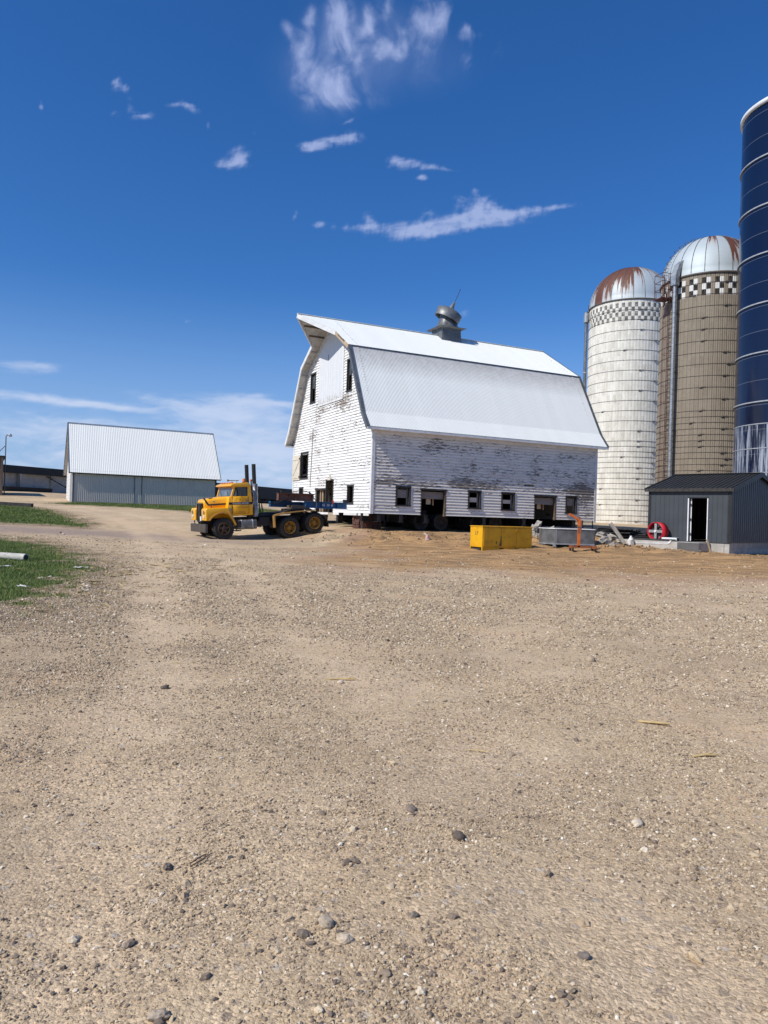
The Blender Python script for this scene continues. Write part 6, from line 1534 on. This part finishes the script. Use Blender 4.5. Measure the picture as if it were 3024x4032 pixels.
for (a, b) in ((.0, .95), (1.22, 1.85), (2.1, L)):
    mb = MB(); mb.box((a, -.005, zb-.17), (b, .05, zb-.031)); mb.box((a, D-.05, zb-.17), (b, D, zb-.031)); mb.build('foot', M['box_yellow'], bx_)
mb = MB(); mb.box((.02, .1, .1), (.7, .75, zb-.04)); mb.build('timber', M['dark_board'], bx_)
mb = MB(); M['stain'] = pmat('paint_scrape', (.10,.085,.06), (.06,.05,.04), 8, .8)
vs = [(.92, zb+.06), (.99, zb+.35), (1.0, zb+.5), (1.035, zb+.45), (1.035, zb+.06)]
mb.prism(vs, 'y', -.0205, -.0182); mb.prism([(.72, zb+.16), (.78, zb+.14), (.8, zb+.24), (.74, zb+.26)], 'y', -.0205, -.0182); mb.build('scrape', M['stain'], bx_)
text_mesh('17', .22, 'lettering', M['stain'], bx_, Matrix.Translation((-.0015, .40, .93)) @ Matrix.Rotation(-PI/2, 4, 'Z') @ Matrix.Rotation(PI/2, 4, 'X'), depth=.001)

# ------------------------------------------------------------------ grey steel tank on legs
g = gz(8.5, 33.2)
tkk = thing('stock_tank', 'dull grey steel tank with cut corners on short legs beside the orange hoist', 'tank', (7.31, 33.6, 0), RZ(2))
oc = [(0, .35), (.45, -.25), (2.22, -.25), (2.32, -.05), (2.32, 1.0), (2.0, 1.25), (.4, 1.25), (0, .95)]
mb = MB(); n = len(oc); vs = [(x, y, z) for z in (.53, 1.21) for x, y in oc]; ic = [(x+(1.16-x)*.05, y+(.5-y)*.06) for x, y in oc]
vs += [(x, y, z) for z in (1.21, .60) for x, y in ic]
mb.add(vs, [tuple(range(n))[::-1]] + [(i, (i+1) % n, (i+1) % n+n, i+n) for i in range(n)] + [(i+n, (i+1) % n+n, (i+1) % n+2*n, i+2*n) for i in range(n)] + [(i+2*n, (i+1) % n+2*n, (i+1) % n+3*n, i+3*n) for i in range(n)] + [tuple(range(3*n, 4*n))]); mb.build('body', M['steel_tank'], tkk)
mb = MB()
for i in range(n):
    a, b = oc[i], oc[(i+1) % n]; mb.bar((a[0], a[1], 1.225), (b[0], b[1], 1.225), .07, .035)
mb.build('rim', M['white_trim'], tkk)
mb = MB()
for i in range(n):
    a, b = oc[i], oc[(i+1) % n]; mb.bar((a[0], a[1], .535), (b[0], b[1], .535), .05, .06)
mb.build('base_rail', M['galv'], tkk)
for (x, y) in ((.03, .42), (.42, -.2), (1.22, -.22), (2.18, -.2), (2.2, 1.1), (.35, 1.15)):
    p = tkk.matrix_basis @ Vector((x, y, 0)); h = gz(p.x, p.y)-.02
    mb = MB(); mb.prism([(x-.07, .505), (x+.07, .505), (x+.05, h), (x-.05, h)], 'y', y-.05, y+.05); mb.cbox((x, y, h+.02), (.16, .14, .03)); mb.build('leg', M['galv'], tkk)
mb = MB(); mb.box((.47, -.262, .56), (.50, -.2505, 1.2)); mb.build('weld_seam', M['galv'], tkk)
# ------------------------------------------------------------------ orange hoist in front of the tank
g = gz(8.5, 32.4)
ho = thing('engine_hoist', 'orange jib hoist with a bent arm standing in front of the grey tank', 'hoist', (8.55, 32.35, 0), 0)
mb = MB(); mb.box((-.055, -.05, .46), (.055, .05, 1.66)); mb.build('mast', M['orange'], ho)
mb = MB(); mb.bar((.03, 0, 1.62), (-.40, -.02, 1.87), .09, .09); mb.bar((-.40, -.02, 1.87), (-.46, -.02, 1.86), .11, .11); mb.bar((-.02, 0, 1.45), (-.12, 0, 1.66), .035); mb.build('arm', M['orange'], ho)
mb = MB(); mb.box((-.37, -.05, .42), (.65, .05, .52)); mb.box((-.40, -.45, .40), (-.30, .1, .53)); mb.box((.58, -.45, .40), (.68, .1, .53)); mb.build('base', pmat('hoist_rust', (.30,.09,.03), (.20,.07,.03), 4, .7), ho)
mb = MB()
for x in (-.35, .63):
    for y in (-.4, .05): mb.cyl((x-.03, y, g+.07), (x+.03, y, g+.07), .08, .08, 12); mb.bar((x, y, g+.07), (x, y, .42), .04)
mb.build('caster', M['black_steel'], ho)
mb = MB(); mb.bar((.07, -.02, 1.05), (.10, -.02, 1.62), .05); mb.box((-.062, -.056, 1.28), (.062, .056, 1.36)); mb.box((-.05, -.054, 1.05), (.02, -.0505, 1.24)); mb.build('ram', M['rust_beam'], ho)

# ------------------------------------------------------------------ red barrel fan on the slab
sx = Vector((math.cos(SA), math.sin(SA), 0)); sn = Vector((-.743, -.669, 0))
c = SL + sx*.74 + sn*.42; fz = .78
fan = thing('barrel_fan', 'big red drum fan with grey cross frame standing against the charcoal shed', 'fan', (c.x, c.y, fz), math.atan2(-.52, -.85))
R = .44; T = Matrix.Translation((0, 0, R)) @ Matrix.Rotation(PI/2, 4, 'Y')
mb = MB(); mb.lathe([(R-.03, -.22), (R, -.23), (R, .23), (R-.03, .22), (R-.035, .0), (R-.03, -.22)], 48, 0, T); mb.build('drum', M['red_paint'], fan)
mb = MB(); mb.cbox((.16, 0, R), (.03, .80, .13)); mb.cbox((.17, 0, R), (.03, .13, .80)); mb.build('cross_frame', M['grey_paint'], fan)
mb = MB(); mb.cyl((.186, 0, R), (.23, 0, R), .065, .06, 18); mb.build('hub', M['white_paint'], fan)
for k in range(6):
    a = k*PI/3+.3; mb = MB(); B = Matrix.Translation((0, 0, R)) @ Matrix.Rotation(a, 4, 'X')
    mb.add([B @ Vector(q) for q in ((-.04,-.05,.08),(.04,.05,.08),(.06,.13,.40),(-.06,-.12,.40),(-.035,-.05,.08),(.045,.05,.08),(.065,.13,.40),(-.055,-.12,.40))], [(0,1,2,3),(7,6,5,4),(0,4,5,1),(1,5,6,2),(2,6,7,3),(3,7,4,0)]); mb.build('blade', M['galv_dark'], fan)
mb = MB(); mb.box((-.2, -.4, -.02), (-.12, .4, .04)); mb.box((.12, -.4, -.02), (.2, .4, .04)); mb.build('foot', M['black_steel'], fan)
# black trim length and white box on the slab
o = thing('trim_length', 'long black metal trim strip lying on the concrete slab below the fan', 'metal trim', SL + sx*.70 + sn*.98 + Vector((0, 0, .775)), SA+.03)
mb = MB(); mb.prism([(-.07, 0), (.07, 0), (.07, .05), (.05, .02), (-.05, .02), (-.07, .10)], 'x', -1.05, 1.25); mb.build('strip', M['black_trim'], o)
o = thing('carton', 'flat white carton open at one end beside the fan', 'carton', SL + sx*1.5 + sn*.55 + Vector((0, 0, .775)), SA+.1)
mb = MB(); mb.bevbox((-.42, -.14, 0), (.30, .14, .17), .01); mb.build('box', M['white_paint'], o)
mb = MB(); mb.box((.3005, -.13, .01), (.32, .13, .16)); mb.build('open_end', M['dark_board'], o)
# jug, pipe and lumber scraps on the dirt by the slab
def gthing(name, lab, cat, x, y, rz, group=None, dz=0): return thing(name, lab, cat, (x, y, gz(x, y)+dz), rz, group)
o = gthing('plastic_jug', 'dirty white plastic jug with a strap, standing on the dirt near the slab', 'jug', 12.05, 36.0, .4)
mb = MB(); mb.bevbox((-.14, -.11, 0), (.14, .11, .34), .05, seg=3); mb.lathe([(.13, .32), (.08, .42), (.05, .46), (.05, .52), (.001, .52)], 16); mb.build('body', M['plastic_white'], o)
mb = MB(); mb.tube([(.05, 0, .46), (.13, 0, .44), (.15, 0, .34)], .018, 8); mb.build('handle', M['plastic_white'], o)
o = gthing('downspout', 'long white downspout pipe lying on the dirt before the slab', 'pipe', 11.75, 34.4, -.16, None, .16)
mb = MB(); mb.bevbox((0, -.05, 0), (1.42, .05, .10), .02); mb.tube([(1.40, 0, .05), (1.5, 0, .10), (1.56, -.02, .20)], .05, 8); mb.build('pipe', M['plastic_white'], o)
o = gthing('ceramic_jar', 'small pink and cream pot standing alone on the dirt below the barn', 'pot', 2.06, 34.6, 0)
mb = MB(); mb.lathe([(.001, 0), (.085, .0), (.10, .05), (.098, .22), (.07, .29), (.055, .31), (.055, .34), (.001, .345)], 20); mb.build('body', M['plastic_pink'], o)
mb = MB(); mb.cyl((-.06, 0, .32), (-.17, 0, .40), .05, .04, 12); mb.build('spout', M['cream_wood'], o)
mb = MB(); mb.box((-.09, -.102, .10), (.09, -.099, .14)); mb.build('band', M['plastic_white'], o)
# lumber offcuts
LUM = [('short bare lumber stake leaning on the foundation corner', 14.95, 33.75, .9, .5, .06), ('thin pale lath lying on the dirt left of the slab form board', 13.6, 33.5, -.5, .45, .05)]
for lab, x, y, rz, ln, w in LUM:
    o = gthing('lumber_offcut', lab, 'lumber', x, y, rz); mb = MB()
    if 'leaning' in lab: mb.bar((0, 0, 0), (-.2, .12, .55), .09, .04)
    else: mb.box((0, -w/2, 0), (ln, w/2, .03))
    mb.build('board', M['raw_wood'], o)

# ------------------------------------------------------------------ rubble: broken concrete
def chunk(x, y, sx_, sy_, sz, lab, grp, rot=None, mat='stone_chunk', dz=0, name='concrete_chunk'):
    bm = bmesh.new(); bmesh.ops.create_cube(bm, size=1)
    bmesh.ops.subdivide_edges(bm, edges=bm.edges[:], cuts=2, use_grid_fill=True)
    for v in bm.verts:
        v.co = Vector((v.co.x*sx_, v.co.y*sy_, v.co.z*sz)) + Vector([random.uniform(-.07, .07)*min(sx_, sy_, sz)*2 for _ in range(3)])
    e = rot or (random.uniform(-.5, .5), random.uniform(-.5, .5), random.uniform(0, 6))
    o = MB().bm(bm).build(name, M[mat]); o.location = (x, y, gz(x, y)+sz*.25+dz); o.rotation_euler = e
    tag(o, lab, 'rubble', grp); return o
G1 = 'concrete chunks between box and tank'; L1 = 'broken concrete chunk in the heap between yellow box and grey tank'
for (x, y, a, b, c, dz) in ((7.2, 36.2, .5, .3, .3, .0), (7.55, 36.4, .6, .22, .35, .10), (7.9, 36.3, .5, .35, .25, .1), (7.0, 35.8, .35, .3, .2, 0), (7.5, 35.8, .3, .3, .2, .0), (8.2, 36.0, .45, .3, .3, .05), (7.7, 36.9, .7, .3, .2, .3), (6.7, 36.4, .5, .3, .15, .0), (8.3, 36.7, .5, .3, .25, .1)):
    chunk(x, y, a, b, c, L1, G1, dz=dz)
G2 = 'concrete chunks right of the tank'; L2 = 'broken concrete chunk piled to the right of the grey tank'
for (x, y, a, b, c, dz) in ((10.4, 35.3, .7, .3, .18, .25), (10.55, 35.0, .5, .4, .2, .05), (10.9, 35.5, .45, .35, .2, 0), (10.3, 34.8, .5, .35, .2, 0), (11.2, 35.0, .3, .25, .15, 0), (10.7, 34.5, .4, .25, .15, 0)):
    chunk(x, y, a, b, c, L2, G2, dz=dz)
o = thing('concrete_slab_piece', 'long grey concrete slab piece leaning on the rubble right of the tank', 'rubble', (11.3, 34.9, gz(11.3, 34.9)), .3)
mb = MB(); mb.bar((.1, 0, 0), (-.5, .3, .95), .32, .16); mb.build('piece', M['stone_chunk'], o)
G3 = 'chunks under the barn'; L3 = 'pale broken chunk on the dirt heap seen beneath the barn'
for (x, y, a, b, c, dz) in ((2.4, 44.6, .5, .3, .15, .1), (2.9, 44.8, .4, .3, .2, .2), (3.4, 44.7, .5, .25, .12, .15), (1.9, 44.9, .3, .3, .15, 0), (3.8, 44.9, .4, .3, .2, .1)):
    chunk(x, y, a, b, c, L3, G3, dz=dz)
# dark board heap at the foot of the whitewashed silo
G4 = 'dark boards heaped by the silo'
for k in range(30):
    x = 11.95 + random.uniform(-.7, .6)*(1-k/60); y = 37.7 + random.uniform(-1.0, .8)*(1-k/50); h = .04 + .022*k
    o = thing('dark_board', 'long black weathered board in the heap at the foot of the white silo', 'board', (x, y, gz(x, y)*.4+.6*gz(11.95, 37.7)+h), -.5+random.uniform(-.35, .35), G4)
    mb = MB(); L = random.uniform(1.8, 3.0)*(1-k/90); w = random.uniform(.25, .6)
    mb.bar((-L/2, 0, random.uniform(-.10, .03)), (L/2, 0, random.uniform(-.10, .06)), w, .045); mb.build('board', M['dark_board'] if k % 4 else M['black_trim'], o)
o = gthing('tarp_heap', 'crumpled blue grey tarp heap beside the dark boards at the shed corner', 'tarp', 12.75, 37.6, 0, None, .25)
bm = bmesh.new(); bmesh.ops.create_icosphere(bm, subdivisions=4, radius=1)
for v in bm.verts:
    q = v.co.copy(); n_ = float(fbm(np.array([q.x*2.2+3]), np.array([q.y*2.2+q.z*2]), 4)[0]); v.co = Vector((q.x*.8, q.y*.5, max(-.1, q.z*.42)))*(1+.28*n_)
MB().bm(bm, smooth=True).build('tarp', pmat('tarp_grey', (.035,.04,.05), (.06,.065,.075), 3, .6), o)

# ------------------------------------------------------------------ behind the barn: low wall, blue container, gates
def place_px(u, y): return u*y, y
w0 = Vector((-1.2, 60.0, 0)); w1 = Vector((15.5, 60.5, 0)); aw = math.atan2(w1.y-w0.y, w1.x-w0.x); gzw = gz(4, 60)
o = thing('bunk_wall', 'long pale concrete wall standing behind the raised barn', 'wall', (w0.x, w0.y, 0), aw)
mb = MB()
for k in range(6): mb.box((k*3.07, 0, gzw-.6), (k*3.07+3.04, .3, gzw+.55+.02*(k % 2)))
mb.build('panel', M['concrete'], o)
o = thing('storage_container', 'dark blue container seen below the barn behind the rubble', 'container', (10.6, 53.0, gz(10.6, 53)-.05), .25)
mb = MB(); mb.bevbox((0, 0, 0), (1.6, 1.6, 1.5), .03)
for k in range(8): mb.box((.08+k*.19, -.03, .08), (.17+k*.19, -.0005, 1.42))
mb.build('body', M['blue_tarp'], o)
mb = MB(); mb.box((-.03, -.05, 1.5), (1.63, 1.63, 1.56)); mb.build('lid', M['blue_tarp'], o)
for k, (x, y, rz, L, lab) in enumerate(((8.1, 50.6, .2, .9, 'small dark pipe gate leaning below the barn left of the blue container'), (12.6, 52.0, .15, 2.2, 'long dark pipe gate standing right of the blue container behind the barn'))):
    o = gthing('pipe_gate', lab, 'gate', x, y, rz); mb = MB()
    for z in (.15, .45, .75, 1.05, 1.35): mb.tube([(0, 0, z), (L, 0, z)], .025, 6)
    for xx in np.linspace(0, L, 3 if L < 1 else 4): mb.tube([(xx, 0, .0), (xx, 0, 1.4)], .03, 6)
    mb.build('rails', M['dark_iron'], o)
o = gthing('barn_door_panel', 'grey slatted panel propped beside the blue container', 'panel', 12.3, 51.2, .3)
mb = MB()
for k in range(6): mb.bar((k*.01, .0, .1+k*.22), (.95, .02, .1+k*.22), .03, .20)
mb.build('slats', M['grey_board'], o)

# ------------------------------------------------------------------ lawn odds and ends
def logp(name, lab, cat, p0, p1, r, mat, endmat):
    p0 = Vector((*p0, gz(*p0)+r*.8)); p1 = Vector((*p1, gz(*p1)+r*.8)); o = thing(name, lab, cat, p0)
    q = p1-p0; pts_ = [q*t + Vector((0, 0, .015*math.sin(t*9))) for t in np.linspace(0, 1, 8)]
    mb = MB(); mb.tube(pts_, [r*(1+.06*math.sin(i*2)) for i in range(8)], 16); mb.build('pole', M[mat], o)
    mb = MB(); d = q.normalized(); mb.cyl(q - d*.01, q + d*.004, r*.86, r*.86, 14); mb.cyl(q+d*.0, q + d*.008, r*.55, r*.5, 12); mb.build('hollow_end', M[endmat], o); return o
logp('fallen_pole', 'weathered white pole lying on the near grass with a dark hollow end', 'pole', (-14.2, 20.6), (-9.25, 19.2), .095, 'log_white', 'dark_board')
p0 = (-29.5, 54.2); p1 = (-25.4, 53.4)
o = thing('landscape_timber', 'dark railroad tie edging the far end of the grass', 'timber', (p0[0], p0[1], 0))
mb = MB(); d = Vector((p1[0]-p0[0], p1[1]-p0[1], 0)); mb.bar((0, 0, gz(*p0)+.16), (d.x, d.y, gz(*p1)+.14), .28, .26); mb.build('beam', M['dark_board'], o)
mb = MB(); mb.bar((d.x*.58, d.y*.58+.6, gz(p0[0]+d.x*.58, p0[1]+d.y*.58+.6)), (d.x*.58, d.y*.58+.6, gz(p0[0]+d.x*.58, p0[1]+d.y*.58+.6)+.42), .1); so = mb.build('wooden_peg', M['dark_board']); tag(so, 'short dark wooden peg sticking up behind the railroad tie', 'peg')
def scrap(x, y, L, w, rz, lab, mat, cat='scrap', name='paper_scrap'):
    bm = bmesh.new(); bmesh.ops.create_grid(bm, x_segments=5, y_segments=3, size=.5)
    for v in bm.verts: v.co = Vector((v.co.x*L, v.co.y*w, .03+random.uniform(0, .035)))
    r = bmesh.ops.extrude_face_region(bm, geom=bm.faces[:]); bmesh.ops.translate(bm, verts=[q for q in r['geom'] if isinstance(q, bmesh.types.BMVert)], vec=(0, 0, .008))
    o = MB().bm(bm).build(name, M[mat]); o.location = (x, y, gz(x, y)); o.rotation_euler = (0, 0, rz); return tag(o, lab, cat)
scrap(-7.15, 17.6, .34, .12, .05, 'flat whitish scrap on the near grass right of the pole end', 'plastic_white')
scrap(-8.9, 17.4, .30, .10, .2, 'whitish scrap on the near grass at the left edge below the pole', 'plastic_white')
scrap(-6.3, 13.0, .22, .07, -.4, 'small white scrap low on the near grass by the left edge', 'plastic_white')
scrap(-5.9, 11.2, .16, .05, .3, 'narrow white scrap on the bare edge of the near grass', 'plastic_white')
# corn husks and straw along the grass edge, one loose litter
SV, SF = [], []; off = 0
def straws(n, fx, fy, Lr, wr):
    global off
    for i in range(n):
        x, y = fx(), fy()
        L = random.uniform(*Lr); w = random.uniform(*wr); a = random.uniform(-.9, .9) + (PI if random.random() < .5 else 0); z = gz(x, y)+.012
        c, s2 = math.cos(a), math.sin(a); u = Vector((c, s2, random.uniform(-.05, .12))); v = Vector((-s2, c, random.uniform(-.4, .4)))
        P = Vector((x, y, z)); k = random.uniform(.1, .3)
        q = [P-u*L/2-v*w/2, P-u*L/2+v*w/2, P+v*w*.7+Vector((0,0,k*w)), P-v*w*.7+Vector((0,0,k*w)), P+u*L/2+v*w*.3, P+u*L/2-v*w*.3]
        q += [p_-Vector((0, 0, .006)) for p_ in q]
        SV.extend([tuple(p_) for p_ in q]); SF.extend([[off+j for j in f] for f in ((0,1,2,3),(3,2,4,5),(9,8,7,6),(11,10,8,9))]); off += 12
def edge_pt():
    t = random.random(); i = random.choice([2,3,3,4,4,4,5,5,6]); a, b = GRASS_NEAR[i-1], GRASS_NEAR[i]
    return a[0]+(b[0]-a[0])*t, a[1]+(b[1]-a[1])*t
cur = [0, 0]
def ex():
    p = edge_pt(); cur[0], cur[1] = p[0]+random.gauss(.25, .55), p[1]+random.gauss(0, .3); return cur[0]
straws(170, ex, lambda: cur[1], (.06, .30), (.008, .03))
straws(60, lambda: random.gauss(-5.9, 1.2), lambda: random.gauss(18.6, 1.0), (.08, .35), (.01, .04))
straws(60, lambda: random.uniform(-3, 7), lambda: random.uniform(3, 20), (.03, .12), (.002, .006))
me = bpy.data.meshes.new('straw_litter'); me.from_pydata(SV, [], SF); me.materials.append(M['straw']); me.update(); o = bpy.data.objects.new('straw_litter', me); COL.objects.link(o)
tag(o, 'pale straw and corn husk bits along the near grass edge', 'straw', kind='stuff')
# separate stalks lying on the gravel
def gpx(px, py):
    dd = fw + rt*((px-1512)/2912) - upv*((py-2016)/2912); t = (0.0-EYE)/dd.z; p = Vector((0, 0, EYE)) + dd*t
    for _ in range(3):
        t = (gz(p.x, p.y)-EYE)/dd.z; p = Vector((0, 0, EYE)) + dd*t
    return p.x, p.y
STK = [(1340, 2680, .30, .05, 3, 'yellow straw sprig lying above a small stone in mid drive'), (2575, 2852, .24, -.5, 5, 'bundle of pale corn stalk splinters on the right of the drive'), (2775, 2980, .21, .25, 4, 'brown and yellow corn stalk piece near the right edge of the drive'),
       (1880, 2965, .16, -.4, 2, 'thin dry twig lying mid drive'), (785, 3395, .13, .85, 2, 'dark thin twig lying low on the left of the drive')]
for px_c, py_c, L, rz, n_, lab in STK:
    x, y = gpx(px_c, py_c); o = thing('dry_stalk', lab, 'stalk', (x, y, gz(x, y)+.008), rz)
    for k in range(n_):
        mb = MB(); a = random.uniform(-.12, .12); dy = random.uniform(-.015, .015); l = L*random.uniform(.7, 1.0)
        mb.tube([Vector((-l/2, dy-a*l/2, 0)), Vector((0, dy, .008)), Vector((l/2, dy+a*l/2, random.uniform(0, .02)))], [.005, .007, .003] if 'twig' not in lab else [.003, .0035, .002], 6); mb.build('strand', M['straw'] if 'dark' not in lab else M['old_wood'], o)
# the largest single stones of the drive
STN = [(2325, 2603, .050, (.36,.30,.24), 'big tan stone standing out on the right of the drive'), (1283, 3640, .030, (.40,.37,.32), 'pale angular grey stone near the bottom centre'), (1358, 3705, .024, (.46,.42,.36), 'round pale stone below the angular grey one'),
       (1195, 3685, .022, (.12,.11,.105), 'dark rough stone left of the round pale stone'), (1628, 3608, .018, (.14,.14,.14), 'flat dark grey pebble right of the angular stone'), (1808, 3300, .032, (.07,.065,.065), 'black upright stone chip in the middle foreground'),
       (650, 2712, .035, (.06,.055,.055), 'black stone chip on the left middle of the drive'), (2300, 3770, .018, (.10,.10,.11), 'dark round pebble at the lower right'), (2740, 3780, .022, (.48,.40,.28), 'smooth yellowish stone at the lower right'),
       (625, 4010, .024, (.32,.29,.26), 'grey stone at the very bottom left'), (1255, 3985, .016, (.62,.57,.46), 'small cream stone at the bottom centre'), (2510, 3250, .030, (.55,.52,.47), 'white oval stone at the right middle'), (660, 3420, .024, (.13,.12,.12), 'dark pebble beside the dark twig on the left'),
       (1620, 3190, .028, (.16,.15,.15), 'dark blue grey stone in the centre of the drive'), (1340, 2690, .030, (.52,.47,.42), 'small whitish stone under the straw sprig')]
for px_c, py_c, r, colr, lab in STN:
    x, y = gpx(px_c, py_c); bm = bmesh.new(); bmesh.ops.create_icosphere(bm, subdivisions=3, radius=1); sd = random.random()*50
    ax = (random.uniform(1.1, 1.45), random.uniform(.8, 1.0), random.uniform(.6, .85))
    for v in bm.verts:
        q = v.co.copy(); n_ = float(fbm(np.array([q.x*1.3+sd]), np.array([q.y*1.3+q.z*1.7]), 3)[0]); v.co = Vector((q.x*ax[0], q.y*ax[1], q.z*ax[2]))*(r*(1+.30*n_))
    r *= .72; colr = tuple(min(.8, c_ + d_) for c_, d_ in zip(colr, (.08, .065, .05)))
    m_ = pmat('stone_'+str(len(bpy.data.materials)), tuple(a*b for a, b in zip(colr, (1.08, .98, .84))), tuple(a*b for a, b in zip(colr, (.78, .69, .58))), 40, .85, 0, .4, 120)
    o = MB().bm(bm, smooth=(r > .02)).build('stone', m_); o.location = (x, y, gz(x, y)+r*.38); o.rotation_euler = (random.uniform(-.4, .4), random.uniform(-.4, .4), random.uniform(0, 6)); tag(o, lab, 'stone')

# ------------------------------------------------------------------ countable pieces become parts of their own
SPLIT = {'corner_board','rake_trim','tow_hook','jamb','hinge','stud','skirt_board','sill_timber','lookout','hood_joist','partition','louver','plank','corner_trim','wall_seam','foot','skid','bracket','marker_lamp','wiper','stripe','number_plate','pin','door_frame','caster','base_trim','rail','pillar','bare_rake'}
def islands(me):
    n = len(me.vertices); par = list(range(n))
    def find(a):
        while par[a] != a: par[a] = par[par[a]]; a = par[a]
        return a
    for e in me.edges:
        a, b = find(e.vertices[0]), find(e.vertices[1])
        if a != b: par[a] = b
    # overlapping or touching boxes count as one piece
    g = {}
    for i in range(n): g.setdefault(find(i), []).append(i)
    return list(g.values())
for o in list(bpy.data.objects):
    if o.type != 'MESH' or o.parent is None or o.name.split('.')[0] not in SPLIT or o.data.users > 1: continue
    me = o.data; isl = islands(me)
    if not 2 <= len(isl) <= 40: continue
    where = {v: k for k, L in enumerate(isl) for v in L}
    fs = [[] for _ in isl]; ms = [[] for _ in isl]; sm = [[] for _ in isl]
    for p in me.polygons:
        k = where[p.vertices[0]]; fs[k].append(tuple(p.vertices)); ms[k].append(p.material_index); sm[k].append(p.use_smooth)
    base = o.name.split('.')[0]; kids = list(o.children)
    for k, L in enumerate(isl):
        loc = {v: i for i, v in enumerate(L)}; m2 = bpy.data.meshes.new(base)
        m2.from_pydata([me.vertices[v].co[:] for v in L], [], [[loc[v] for v in f] for f in fs[k]])
        for mt in me.materials: m2.materials.append(mt)
        m2.polygons.foreach_set('material_index', ms[k]); m2.polygons.foreach_set('use_smooth', sm[k]); m2.update()
        if k == 0: o.data = m2
        else:
            c = o.copy(); c.data = m2; COL.objects.link(c)
